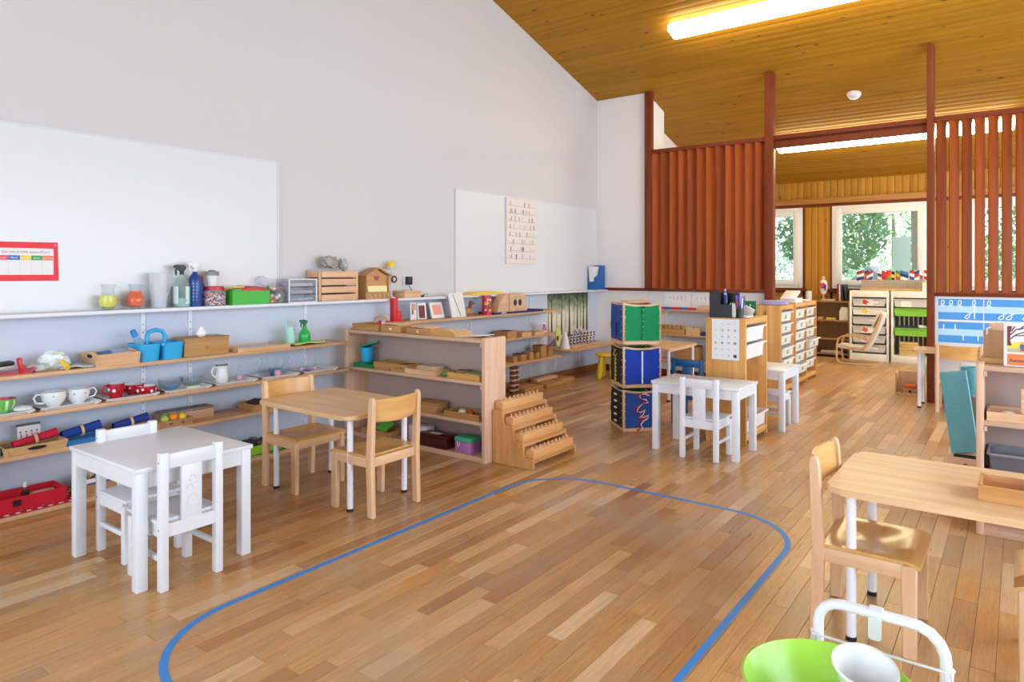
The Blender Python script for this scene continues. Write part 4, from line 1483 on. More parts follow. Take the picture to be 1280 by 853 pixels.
t = thing('wooden_tray', 'wooden tray with oval handle holes and blue cards, beside the blue caddy', 'tray', (0.18, 1.826, SA))
w2, d2, hh_ = 0.09, 0.100, 0.07
b = B().bx(-w2, w2, -d2, d2, 0, 0.007)
for s in (-1, 1):
    b.prism([(s * w2, 0), (s * (w2 + 0.02), hh_), (s * (w2 + 0.014), hh_), (s * (w2 - 0.006), 0)], 'y', -d2 - 0.02, d2 + 0.02)
finish('tray', b, BEECH, t)
for s in (-1, 1):
    o = finish('end_board', B().prism([(-0.10, 0.01), (-0.11, 0.062), (-0.06, 0.075), (0, 0.085), (0.06, 0.075), (0.11, 0.062), (0.10, 0.01)], 'y', s * (d2 + 0.012) - 0.004, s * (d2 + 0.012) + 0.004), BEECH, t)
    finish('hand_hole', B().prism([(p[0] * 0.035, 0.055 + p[1] * 0.011) for p in arc(0, 0, 1, 0, 360, 16)[:-1]], 'y', s * (d2 + 0.012) - 0.005, s * (d2 + 0.012) + 0.005), DARK, o)
finish('card', B().box((0.01, -0.02, 0.06), (0.10, 0.07, 0.008), (0.1, 0.2, 0.2)), pc('#3f7fb4'), t)
finish('card', B().box((-0.01, 0.05, 0.068), (0.11, 0.10, 0.008), (0.05, 0.1, 0)), pc('#b9c6dd'), t)

t = thing('caddy', 'bright blue plastic caddy with arched handle on the upper shelf', 'caddy', (0.175, 2.089, SA))
b = B()
for sy in (-1, 1):
    cy = sy * 0.072
    b.prism(rrect(-0.085, 0.085, cy - 0.058, cy + 0.058, 0.03, 4), 'z', 0.0, 0.006)
    o_, i_ = rrect(-0.095, 0.095, cy - 0.068, cy + 0.068, 0.03, 4), rrect(-0.085, 0.085, cy - 0.058, cy + 0.058, 0.03, 4)
    n = len(o_)
    lo = [b.bm.verts.new((p[0], p[1], 0)) for p in i_]
    hi = [b.bm.verts.new((p[0], p[1], 0.105)) for p in o_]
    hj = [b.bm.verts.new((p[0] * 0.96, cy + (p[1] - cy) * 0.95, 0.105)) for p in o_]
    lj = [b.bm.verts.new((p[0] * 0.96, cy + (p[1] - cy) * 0.95, 0.006)) for p in i_]
    for i in range(n):
        j = (i + 1) % n
        b.bm.faces.new((lo[i], lo[j], hi[j], hi[i]))
        b.bm.faces.new((hi[i], hi[j], hj[j], hj[i]))
        b.bm.faces.new((hj[i], hj[j], lj[j], lj[i]))
    b.prism(rrect(-0.102, 0.102, cy - 0.073, cy + 0.073, 0.03, 4), 'z', 0.100, 0.106) if False else None
b.bx(-0.10, 0.10, -0.012, 0.012, 0.088, 0.106, 0.003)
finish('tub', b, BLUEP, t)
finish('handle', B().tube([(0, -0.055, 0.10), (0, -0.055, 0.145), (0, -0.04, 0.172), (0, 0, 0.182), (0, 0.04, 0.172), (0, 0.055, 0.145), (0, 0.055, 0.10)], 0.013, 10), BLUEP, t)
t2 = thing('small_bottle', 'small clear bottle with blue cap leaning in the blue caddy', 'bottle', (0.175, 2.03, SA + 0.02))
t2.rotation_euler = (0.45, 0, 0)
finish('body', B().lathe([(0, 0), (0.022, 0), (0.024, 0.01), (0.024, 0.12), (0.013, 0.135), (0.013, 0.145), (0, 0.145)], 16), glass('light_blue_glass', '#bfe0f5', 0.6), t2)
finish('cap', B().cyl((0, 0, 0.145), (0, 0, 0.185), 0.018, 0.016, 14), pc('#2d86d0'), t2)

t = thing('tissue_box', 'wooden tissue box with a white tissue on the upper shelf', 'tissue box', (0.175, 2.385, SA))
finish('body', B().bx(-0.072, 0.072, -0.152, 0.152, 0, 0.108, 0.003), TINW, t)
lid = finish('lid', B().bx(-0.075, 0.075, -0.155, 0.155, 0.108, 0.118, 0.002), TINW, t)
m, n_, l_, p_ = _new('woven_edge')
p_.inputs['Base Color'].default_value = lin('#8d6a44')
b = B()
for k in range(20):
    for s in (-1, 1):
        b.box((s * 0.073, -0.147 + 0.0155 * k, 0.1185), (0.010, 0.008, 0.004), (0, 0, s * 0.6))
stuff(finish('inlay', b, m, lid))
e_ = B().tube([(0.0725, 0.008 * math.cos(a), 0.05 + 0.014 * math.sin(a)) for a in [2 * PI * i / 4 for i in range(4)]], 0.002, 5, closed=True)
finish('emblem', e_, pc('#8d6a44'), t)
b = B().lathe([(0.012, 0.114), (0.040, 0.135), (0.024, 0.158), (0.007, 0.182), (0, 0.186)], 9, m=Matrix.Diagonal((0.5, 1, 1, 1)))
finish('tissue', b, pm('tissue', '#f7f6f4', 0.95, bump=0.2), t)

t = thing('paper_tray', 'flat wooden tray with sheets of pale paper on the upper shelf', 'tray', (0.17, 2.79, SA))
b = B().bx(-0.10, 0.10, -0.203, 0.203, 0, 0.006)
for s in (-1, 1):
    b.prism([(s * 0.10, 0.0), (s * 0.11, 0.025), (s * 0.104, 0.027), (s * 0.094, 0.0)], 'y', -0.208, 0.208)
    b.prism([(-0.104, 0.0), (-0.108, 0.03), (0, 0.018), (0.108, 0.03), (0.104, 0.0)], 'y', s * 0.205 - 0.003, s * 0.162 + 0.003)
finish('tray', b, BEECH, t)
finish('papers', B().box((0, 0.005, 0.014), (0.16, 0.30, 0.012), (0, 0, 0.05)), pc('#cfd6e4'), t)

b = B().grid(lambda u, v: Vector(((u - 0.5) * 0.22, (v - 0.5) * 0.27, 0.004 + 0.008 * (0.5 + 0.5 * math.sin(9 * v + 4 * u)) * abs(2 * u - 1))), 12, 14)
r = bmesh.ops.extrude_face_region(b.bm, geom=b.bm.faces[:])
bmesh.ops.translate(b.bm, vec=(0, 0, 0.006), verts=[g for g in r['geom'] if isinstance(g, bmesh.types.BMVert)])
one('cleaning_cloth', 'lime green cloth spread at the right end of the upper shelf', 'cloth', b, pm('lime_cloth', '#c3df84', 0.95, noise=0.1, nscale=80), (0.165, 3.175, SA + 0.007))
t = thing('watering_can', 'mint green long-spouted watering can on the lime cloth', 'watering can', (0.15, 3.085, SA + 0.016))
finish('body', B().lathe([(0, 0), (0.032, 0), (0.034, 0.006), (0.032, 0.06), (0.028, 0.10), (0.024, 0.12), (0, 0.10)], 18), pc('#a9dccf', 0.4), t)
finish('spout', B().tube([(0, -0.018, 0.05), (0, -0.030, 0.10), (0, -0.045, 0.165)], [0.012, 0.009, 0.005], 8), pc('#a9dccf', 0.4), t)
finish('handle', B().tube([(0, 0.022, 0.112), (0, 0.042, 0.10), (0, 0.05, 0.06), (0, 0.030, 0.03)], 0.006, 8), pc('#a9dccf', 0.4), t)
spray('spray_bottle', 'round green spray bottle with dark green trigger on the lime cloth', (0.165, 3.20, SA + 0.016), 0.85, pc('#2fb04f', 0.2), pc('#0f6a44', 0.4),
      [(0, 0), (0.038, 0), (0.043, 0.008), (0.043, 0.05), (0.036, 0.075), (0.019, 0.095), (0.016, 0.115), (0, 0.115)])

# ---------------------------------------------------------------- middle shelf: white trays
def plate_mesh(w=0.215, d=0.30):
    b = B()
    w2, d2 = w / 2, d / 2
    b.prism(rrect(-w2 + 0.02, w2 - 0.02, -d2 + 0.03, d2 - 0.03, 0.015, 3), 'z', 0.0, 0.005)
    for s in (-1, 1):
        b.prism([(s * (w2 - 0.022), 0.0), (s * w2, 0.014), (s * w2, 0.017), (s * (w2 - 0.022), 0.004)], 'y', -d2, d2)
        b.prism([(s * (d2 - 0.032), 0.0), (s * d2, 0.018), (s * d2, 0.022), (s * (d2 - 0.032), 0.004)], 'x', -w2, w2)
    return b


trays = []
for k, (y, lab) in enumerate(((1.255, 'white serving tray at the left edge under the striped bowl'), (1.583, 'white serving tray under the two white cups'), (1.913, 'white serving tray under the red cup and bowls'), (2.25, 'white serving tray under the two glass bowls'), (2.585, 'white serving tray under the white jug'), (2.925, 'white serving tray under the glass jug and blue water'), (3.275, 'white serving tray with tiny purple and pink pieces'))):
    if k == 0:
        pl = one('serving_tray', lab, 'tray', plate_mesh(), WCER, (0.17, y, SBz), 0, 'white trays on the middle shelf')
    else:
        q = pl.copy()
        COL.objects.link(q)
        q.location = (0.17, y, SBz)
        q['label'] = lab
PZ = SBz + 0.0055


def cup(name, label, loc, prof, m, rz, cat='cup', handle=True, inner=None, pat=None, hs=1.0):
    t = thing(name, label, cat, loc, rz)
    finish('bowl', B().lathe(prof, 24), m, t)
    rm, zm = max(prof, key=lambda p: p[0]), max(p[1] for p in prof)
    if inner:
        k = [i for i, p in enumerate(prof) if p[1] == zm][-1]
        finish('inside', B().lathe([(p[0] - 0.0006, p[1] + 0.0006) for p in prof[k:]], 24), inner, t)
    if handle:
        r = rm[0]
        finish('handle', B().tube([(0, r - 0.006, zm * 0.85), (0, r + 0.022 * hs, zm * 0.92), (0, r + 0.036 * hs, zm * 0.65), (0, r + 0.026 * hs, zm * 0.35), (0, r - 0.012, zm * 0.25)], 0.0055, 8), m, t)
    if pat:
        pat(t)
    return t


def wallp(r, h, t=0.004, foot=0.5, belly=1.0):
    o = [(0, 0), (r * foot, 0), (r * foot, 0.005), (r * 0.86 * belly, h * 0.35), (r * belly, h * 0.65), (r, h)]
    return o + [(r - t, h)] + [(max(0.001, p[0] - t), max(p[1], 0.007)) for p in o[-2:2:-1]] + [(0, 0.008)]


def stripes(t):
    b = B()
    for k in range(9):
        a0 = 2 * PI * k / 9
        P = [(0.033, 0.008), (0.048, 0.028), (0.0565, 0.05), (0.057, 0.068)]
        for (r0, z0), (r1, z1) in zip(P, P[1:]):
            b.poly([(math.cos(a0 + d) * (r + 0.0012), math.sin(a0 + d) * (r + 0.0012), z) for d, r, z in ((-0.10, r0, z0), (0.10, r0, z0), (0.13, r1, z1), (-0.13, r1, z1))])
    stuff(finish('stripes', b, pc('#d3ecc0', 0.3), t))


def spots(col, n, r, z0, z1, size, seed):
    def f(t):
        b = B()
        rr = random.Random(seed)
        for k in range(n):
            a, z = 2 * PI * (k + rr.random() * 0.5) / n, rr.uniform(z0, z1)
            b.prism([(p[0], p[1]) for p in arc(0, 0, size * rr.uniform(0.7, 1.2), 0, 360, 8)[:-1]], 'z', 0, 0.001)
            vs_ = b.bm.verts[-16:]
            mt = Matrix.Rotation(a, 4, 'Z') @ Matrix.Translation((r, 0, z)) @ Matrix.Rotation(PI / 2, 4, 'Y')
            b.bm.verts.ensure_lookup_table()
            bmesh.ops.transform(b.bm, matrix=mt, verts=b.bm.verts[-16:])
        stuff(finish('print', b, pc(col, 0.3), t))
    return f


cup('striped_bowl', 'green melon striped bowl with red rim at the left of the middle shelf', (0.165, 1.295, PZ), [(0, 0), (0.03, 0), (0.034, 0.006), (0.048, 0.028), (0.056, 0.05), (0.058, 0.075), (0.054, 0.075), (0.05, 0.045), (0.03, 0.012), (0, 0.01)], pc('#6cb25c', 0.25), 0, 'bowl', False, pc('#c9424c', 0.3), stripes)
t = one('ceramic_piece', 'small white ceramic scoop beside the striped bowl', 'scoop', B().ball((0, 0, 0.016), 0.045, 14, (0.9, 1.0, 0.36)), WCER, (0.205, 1.372, PZ))
CUPP = wallp(0.058, 0.082, 0.004, 0.55, 1.05)
cup('tea_cup', 'white printed tea cup on the left of the pair, handle to the left', (0.175, 1.528, PZ), CUPP, WCER, PI, pat=spots('#8d8794', 7, 0.0608, 0.03, 0.06, 0.0042, 3))
cup('tea_cup', 'white printed tea cup on the right of the pair, handle to the right', (0.17, 1.652, PZ), CUPP, WCER, 0, pat=spots('#7d7078', 9, 0.0608, 0.03, 0.065, 0.0042, 6))
cup('red_cup', 'red cup with white hearts, handle to the left', (0.175, 1.855, PZ), wallp(0.046, 0.085, 0.004, 0.72, 1.02), pc('#b5182e', 0.25), PI, inner=WCER, pat=spots('#f4dfe2', 5, 0.0472, 0.035, 0.06, 0.009, 5), hs=0.8)
cup('red_bowl', 'red bowl with pale spots behind the front red bowl', (0.135, 1.972, PZ), wallp(0.062, 0.062, 0.004, 0.5), pc('#b5182e', 0.25), 0, 'bowl', False, WCER, spots('#eec9cf', 8, 0.0618, 0.03, 0.048, 0.008, 5))
cup('red_bowl', 'red bowl with white hearts in front on the tray', (0.228, 2.005, PZ), wallp(0.056, 0.056, 0.004, 0.5), pc('#b5182e', 0.25), 0, 'bowl', False, WCER, spots('#f4dfe2', 8, 0.056, 0.026, 0.042, 0.009, 7))


def glass_bowl(label, loc, r, h, liquid=None):
    t = thing('glass_bowl', label, 'bowl', loc)
    pr = [(0, 0), (r * 0.5, 0), (r * 0.55, 0.006), (r * 0.85, h * 0.5), (r, h), (r - 0.004, h), (r * 0.83, h * 0.5), (r * 0.5, 0.012), (0, 0.009)]
    finish('bowl', B().lathe(pr, 28), GLASS, t)
    b = B()
    for k in range(24):
        a = 2 * PI * k / 24
        b.tube([(math.cos(a) * rr, math.sin(a) * rr, z) for rr, z in ((r * 0.58, 0.008), (r * 0.87, h * 0.5), (r, h * 0.98))], 0.0022, 5)
    stuff(finish('ribs', b, GLASS, t))
    if liquid:
        finish('liquid', B().lathe([(0, 0.012), (r * 0.49, 0.0125), (r * 0.76, h * 0.42), (0, h * 0.42)], 24), liquid, t)
    return t


glass_bowl('ribbed glass bowl with blue water, left of the pair', (0.18, 2.178, PZ), 0.074, 0.072, WATERB)
glass_bowl('empty ribbed glass bowl, right of the pair', (0.14, 2.335, PZ), 0.070, 0.070)
one('sponge', 'pale green sponge in front of the empty glass bowl', 'sponge', B().box((0, 0, 0.010), (0.035, 0.08, 0.02), None, 0.005), pm('sponge', '#c9dba6', 0.95, noise=0.2, nscale=150, bump=0.4), (0.245, 2.29, PZ))

t = thing('white_jug', 'white enamel jug with dark rim on the middle shelf', 'jug', (0.16, 2.535, PZ))
finish('body', B().lathe([(0, 0), (0.036, 0), (0.040, 0.006), (0.043, 0.04), (0.036, 0.085), (0.034, 0.10), (0.040, 0.117), (0.037, 0.117), (0.031, 0.10), (0.032, 0.085), (0.039, 0.04), (0.034, 0.01), (0, 0.009)], 24), WCER, t)
finish('rim', B().tube([(0.0385 * math.cos(a), 0.0385 * math.sin(a), 0.117 + (0.006 if k_ == 0 else 0)) for k_, a in enumerate([2 * PI * i / 20 + PI / 2 for i in range(20)])], 0.0025, 6, closed=True), pc('#4a4038'), t)
finish('handle', B().tube([(0, -0.034, 0.108), (0, -0.058, 0.108), (0, -0.070, 0.085), (0, -0.064, 0.055), (0, -0.040, 0.035)], 0.006, 8), WCER, t)


def vial(name, label, loc, s, col, cat='bottle', stop=True):
    t = thing(name, label, cat, loc)
    finish('bottle', B().lathe([(0, 0), (0.021 * s, 0), (0.023 * s, 0.005), (0.023 * s, 0.05 * s), (0.010 * s, 0.066 * s), (0.009 * s, 0.085 * s), (0.014 * s, 0.09 * s), (0.013 * s, 0.092 * s)], 16), GLASS, t)
    finish('liquid', B().lathe([(0, 0.003), (0.020 * s, 0.003), (0.020 * s, 0.035 * s), (0, 0.035 * s)], 14), pc(col, 0.2), t)
    if stop:
        finish('stopper', B().ball((0, 0, 0.10 * s), 0.012 * s, 10), GLASS, t)
    return t


vial('glass_bottle', 'small stoppered bottle with pink water right of the white jug', (0.16, 2.665, PZ), 1.0, '#e8a8c4')
t = thing('glass_jug', 'clear glass jug with handle to the left on the middle shelf', 'jug', (0.155, 2.868, PZ))
finish('body', B().lathe([(0, 0), (0.034, 0), (0.042, 0.01), (0.046, 0.04), (0.038, 0.075), (0.024, 0.105), (0.024, 0.118), (0.034, 0.138), (0.032, 0.138), (0.021, 0.118), (0.021, 0.105), (0.035, 0.075), (0.043, 0.04), (0.038, 0.012), (0, 0.008)], 24), GLASS, t)
finish('handle', B().tube([(0, -0.028, 0.125), (0, -0.055, 0.12), (0, -0.066, 0.095), (0, -0.058, 0.07), (0, -0.040, 0.062)], 0.0045, 8), GLASS, t)
t = thing('water_bowl', 'low clear dish of blue water behind the pink bottle', 'dish', (0.125, 2.975, PZ))
finish('dish', B().lathe([(0, 0), (0.045, 0), (0.052, 0.05), (0.049, 0.05), (0.043, 0.005), (0, 0.004)], 22), GLASS, t)
finish('liquid', B().lathe([(0, 0.005), (0.0425, 0.006), (0.047, 0.04), (0, 0.04)], 22), WATERB, t)
vial('glass_bottle', 'tall stoppered bottle with pink water in front of the blue water', (0.205, 2.94, PZ), 1.15, '#ee9fb8')
t = thing('glass_jug', 'small clear glass jug with handle to the right, behind the pink bottle', 'jug', (0.115, 3.07, PZ))
finish('body', B().lathe([(0, 0), (0.026, 0), (0.032, 0.03), (0.02, 0.085), (0.026, 0.12), (0.024, 0.12), (0.017, 0.085), (0.028, 0.03), (0.023, 0.006), (0, 0.005)], 20), GLASS, t)
finish('handle', B().tube([(0, 0.024, 0.11), (0, 0.045, 0.10), (0, 0.05, 0.075), (0, 0.024, 0.055)], 0.004, 8), GLASS, t)
b = B().grid(lambda u, v: Vector(((u - 0.5) * 0.05, (v - 0.5) * 0.085, 0.012 + 0.012 * math.sin(v * 5) * u)), 6, 8)
r = bmesh.ops.extrude_face_region(b.bm, geom=b.bm.faces[:])
bmesh.ops.translate(b.bm, vec=(0, 0, -0.010), verts=[g for g in r['geom'] if isinstance(g, bmesh.types.BMVert)])
one('purple_scoop', 'tiny purple scoop on the rightmost white tray', 'scoop', b, pc('#8a5ab0', 0.4), (0.20, 3.185, PZ))
vial('glass_bottle', 'tiny clear bottle behind the purple scoop', (0.12, 3.205, PZ), 0.62, '#e6e4ee')
vial('glass_bottle', 'tiny pink stoppered bottle on the rightmost white tray', (0.16, 3.30, PZ), 0.78, '#e9b2cc')

# ---------------------------------------------------------------- lowest hung shelf
t = thing('napkin_tray', 'wooden tray with oval handle hole holding the red napkin at the lower left', 'tray', (0.17, 1.415, SCz))
finish('tray', rect_tray(B(), 0.20, 0.27, 0.045, 0.007, 0.012), PLY, t)
finish('hand_hole', B().prism([(p[0] * 0.045, 0.026 + p[1] * 0.010) for p in arc(0, 0, 1, 0, 360, 16)[:-1]], 'x', 0.098, 0.1095), DARK, t)


def napkin(label, loc, L, r0, m, rz, tilt=0.0):
    t = thing('rolled_napkin', label, 'napkin', loc, rz)
    t.rotation_euler = (tilt, 0, rz)
    b = B()
    sp_ = [(r0 * (0.35 + 0.65 * i / 40) * math.cos(i * 0.42), r0 * (0.35 + 0.65 * i / 40) * math.sin(i * 0.42)) for i in range(41)]
    P = [(-L / 2, 0.85), (-L * 0.15, 1.0), (0, 0.86), (L * 0.15, 1.0), (L / 2, 1.12)]
    rows = [[b.bm.verts.new((x * k, y, r0 + z * k)) for x, z in sp_] for y, k in P]
    for a, c in zip(rows, rows[1:]):
        for i in range(40):
            b.bm.faces.new((a[i], a[i + 1], c[i + 1], c[i]))
    finish('cloth', b, m, t)
    finish('ring', B().lathe([(r0 * 0.98, -0.007), (r0 * 1.12, -0.007), (r0 * 1.12, 0.007), (r0 * 0.98, 0.007), (r0 * 0.98, -0.007)], 20, m=Matrix.Translation((0, 0, r0)) @ Matrix.Rotation(PI / 2, 4, 'X')), BEECHPALE[0], t)
    return t


napkin('red rolled napkin in a wooden ring lying across the napkin tray', (0.20, 1.435, SCz + 0.034), 0.21, 0.025, pm('napkin_red', '#c01c38', 0.95, noise=0.1, nscale=90), 0, 0.16)
t = thing('domino_card', 'upright white card printed with pink figures, standing in the napkin tray', 'card', (0.085, 1.44, SCz + 0.008))
t.rotation_euler = (0, -0.12, 0.0)
finish('card', B().bx(0, 0.006, -0.055, 0.055, 0.012, 0.105), PAPER, t)
f3 = flat_x(0.0062, 0, 0)
b = B()
for k in range(4):
    u = -0.04 + 0.026 * k
    b.ribbon([(u, 0.04), (u + 0.004, 0.052), (u, 0.062)], 0.006, f3, 0.0002).poly([f3(p[0], p[1], 0.0003) for p in arc(u, 0.073, 0.006, 0, 360, 8)[:-1]])
stuff(finish('figures', b, pc('#cf4c78'), t))
finish('edge', B().bx(-0.002, 0.0085, -0.056, 0.056, 0.105, 0.118), BLACK, t)
cup('glass_tumbler', 'small clear tumbler lying in the napkin tray', (0.12, 1.335, SCz + 0.008), wallp(0.03, 0.06, 0.003, 0.8), GLASS, 0, 'glass', False)
t = thing('blue_tray', 'bright blue tray under the dark blue napkin roll', 'tray', (0.17, 1.685, SCz))
finish('tray', rect_tray(B(), 0.20, 0.23, 0.03, 0.005, 0.015), pc('#2e86cf', 0.4), t)
napkin('dark blue rolled napkin in a wooden ring on the bright blue tray', (0.19, 1.665, SCz + 0.032), 0.20, 0.03, pm('napkin_blue', '#1d3f94', 0.95, noise=0.1, nscale=90), 0, 0.13)
napkin('dark blue rolled napkin mostly hidden behind the white chair', (0.17, 1.945, SCz + 0.030), 0.20, 0.028, pm('napkin_blue2', '#203c88', 0.95, noise=0.1, nscale=90), 0, 0.13)
b = rect_tray(B(), 0.15, 0.26, 0.03, 0.005, 0.01)
one('wooden_tray', 'flat wooden tray under the half hidden blue napkin', 'tray', b, PLY, (0.165, 1.95, SCz))
one('blue_block', 'small blue and wood block at the left edge of the lowest hung shelf', 'block', B().bx(-0.03, 0.03, -0.03, 0.03, 0, 0.045, 0.003), pc('#3a9ac0'), (0.20, 1.235, SCz))

t = thing('fruit_basket', 'kraft basket with cut-out hearts on the lowest hung shelf', 'basket', (0.225, 2.175, SCz))
finish('basket', rect_tray(B(), 0.08, 0.17, 0.045, 0.003, 0.015), CARD, t)
b = B()
for s in (-0.04, 0.035):
    hh = [(s + p[0] * 0.5, 0.024 + p[1] * 0.45) for p in heart]
    b.prism(hh, 'x', 0.046, 0.0495)
finish('hearts', b, pc('#7a4a34'), t)['kind'] = 'stuff'
fr_ = []
for k, (dx, dy, r, c, lab, nm, ct) in enumerate(((0.0, -0.055, 0.026, '#a6c63c', 'green toy fruit at the left in the kraft basket', 'toy_lime', 'toy fruit'), (0.0, 0.0, 0.03, '#f08a2c', 'orange toy fruit in the middle of the kraft basket', 'toy_orange', 'toy fruit'), (0.0, 0.055, 0.026, '#f0d23c', 'yellow toy fruit at the right in the kraft basket', 'toy_lemon', 'toy fruit'))):
    one(nm, lab, ct, B().ball((0, 0, r), r, 16, (1, 1.15 if k == 2 else 1, 1)).cyl((0, 0, 2 * r - 0.003), (0.002, 0, 2 * r + 0.004), 0.003, None, 6), pc(c, 0.45), (0.225 + dx, 2.175 + dy, SCz + 0.018), 0, 'toy fruit in the kraft basket')
t = thing('wooden_box', 'long pale wooden box behind the fruit basket', 'box', (0.105, 2.31, SCz))
finish('body', B().bx(-0.055, 0.055, -0.17, 0.17, 0, 0.058, 0.002), BEECHPALE, t)
finish('lid', B().bx(-0.056, 0.056, -0.171, 0.171, 0.060, 0.072, 0.003), pm('patterned_lid', '#9a938c', 0.7, noise=0.5, nscale=45), t)
t = thing('wooden_tray', 'wooden tray with dark contents half hidden behind the left beech chair', 'tray', (0.16, 2.86, SCz))
finish('tray', rect_tray(B(), 0.18, 0.26, 0.045, 0.006, 0.012), TINW, t)
finish('contents', B().box((0, -0.06, 0.035), (0.12, 0.08, 0.05), (0.2, 0, 0.2), 0.01), pc('#4a2a22'), t)

# ---------------------------------------------------------------- floor shelf
t = one('polka_mat', 'red mat with white dots under the red felt box', 'mat', B().bx(-0.13, 0.13, -0.36, 0.36, 0, 0.004), pc('#b81a3a', 0.9), (0.17, 1.28, SDz))
b = B()
k = 0
for i in range(6):
    for j in range(14):
        b.prism(arc(-0.112 + 0.045 * i, -0.33 + 0.05 * j + 0.025 * (i % 2), 0.013, 0, 360, 8)[:-1], 'z', 0.004, 0.0046)
o = finish('dots', b, pc('#f3e7e8', 0.9), t)
o['kind'] = 'stuff'
t = thing('felt_box', 'low red felt box holding a small bottle, standing on the dotted mat', 'box', (0.165, 1.345, SDz + 0.0048))
finish('box', rect_tray(B(), 0.17, 0.42, 0.075, 0.006, 0.008), REDFELT, t)
finish('tag', B().bx(0.0935, 0.0965, -0.035, 0.002, 0.03, 0.06), DARK, t)
vz = SDz + 0.0125
t = thing('oil_bottle', 'small dark bottle with white cap standing in the red felt box', 'bottle', (0.15, 1.40, vz))
finish('bottle', B().lathe([(0, 0), (0.02, 0), (0.021, 0.06), (0.009, 0.075), (0.009, 0.085), (0, 0.085)], 14), pc('#4a2320', 0.2), t)
finish('cap', B().cyl((0, 0, 0.085), (0, 0, 0.115), 0.010, None, 12), WPLAS, t)
one('wooden_bar', 'pale wooden bar lying in the red felt box', 'bar', B().bx(-0.02, 0.02, -0.065, 0.065, 0, 0.045, 0.004), BEECHPALE, (0.14, 1.475, vz))
t = thing('wicker_basket', 'white and wicker basket with ring handles behind the left white table', 'basket', (0.16, 1.80, SDz))
finish('basket', rect_tray(B(), 0.17, 0.24, 0.055, 0.006, 0.012), pm('wicker', '#b58a5e', 0.8, noise=0.4, nscale=120, bump=0.5), t)
finish('lining', rect_tray(B(), 0.186, 0.262, 0.035, 0.004, 0.004).move(Matrix.Translation((0, 0, 0.055))), CREAMF, t)
b = B().bx(0.094, 0.097, -0.135, 0.135, 0.056, 0.066)
finish('trim', b, pc('#2c5aa8'), t)
for s in (-1, 1):
    finish('handle', B().tube([(0.0, s * 0.115 + 0.045 * math.cos(a) * 0.9, 0.095 + 0.05 * math.sin(a)) for a in [2 * PI * i / 18 for i in range(18)]], 0.006, 6, closed=True), BEECH[0], t)
finish('contents', crumple((0, 0, 0.06), 0.07, 2, rb, (0.9, 1.3, 0.6)), pc('#4c4a4e'), t)
t = one('green_oval_mat', 'dark green oval mat under the lime tub on the floor shelf', 'mat', B().prism([(p[0] * 0.12, p[1] * 0.22) for p in arc(0, 0, 1, 0, 360, 28)[:-1]], 'z', 0, 0.004), pc('#1f7a4c', 0.9), (0.17, 2.86, SDz))
t = thing('lime_tub', 'lime green tub with dark toys on the oval mat behind the left beech chair', 'tub', (0.17, 2.80, SDz + 0.0042))
finish('tub', rect_tray(B(), 0.17, 0.26, 0.06, 0.006, 0.008), LIME, t)
for k, (dx, dy, r, c) in enumerate(((0.0, -0.07, 0.04, '#3a3a3e'), (0.02, 0.02, 0.035, '#5a5048'), (-0.02, 0.08, 0.035, '#2e3034'), (-0.03, -0.02, 0.035, '#777a80'))):
    finish('toy', B().box((dx, dy, 0.055), (r * 1.6, r * 2, r * 1.6), (0.3 * k, 0.2, 0.5 * k), 0.008), pc(c), t)

# ---------------------------------------------------------------- low shelf units (open towards the camera)
def low_unit(label, x0, x1, y0, y1, H=0.845, shelves=(0.545, 0.273)):
    t = thing('shelf_unit', label, 'shelf unit', (x0, y0, 0))
    W, D = x1 - x0, y1 - y0
    for a in (0, W - 0.032):
        finish('side_panel', B().bx(a, a + 0.032, 0, D, 0, H, 0.005), UNITW, t)
    finish('top_board', B().bx(0.032, W - 0.032, 0.006, D, H - 0.036, H - 0.012, 0.003), UNITW, t)
    for z in shelves:
        finish('shelf', B().bx(0.032, W - 0.032, 0.006, D - 0.014, z - 0.024, z, 0.003), UNITW, t)
    finish('bottom_board', B().bx(0.032, W - 0.032, 0.006, D - 0.014, 0.0, 0.034, 0.003), UNITW, t)
    finish('back_panel', B().bx(0.032, W - 0.032, D - 0.013, D - 0.003, 0.0, H - 0.037), GREYBACK, t)
    for z in tuple(shelves) + (H - 0.012,):
        for a in (0.032, W - 0.045):
            finish('shelf_rest', B().bx(a, a + 0.013, 0.0, 0.02, z - 0.05, z - 0.025), UNITW, t)
    return t


UX0, UY0 = 0.19, 3.56
low_unit('long beech shelf unit standing out from the left wall behind the wooden table', UX0, 1.625, UY0, 3.79)
UT, U1, U2, U3 = 0.834, 0.546, 0.274, 0.035

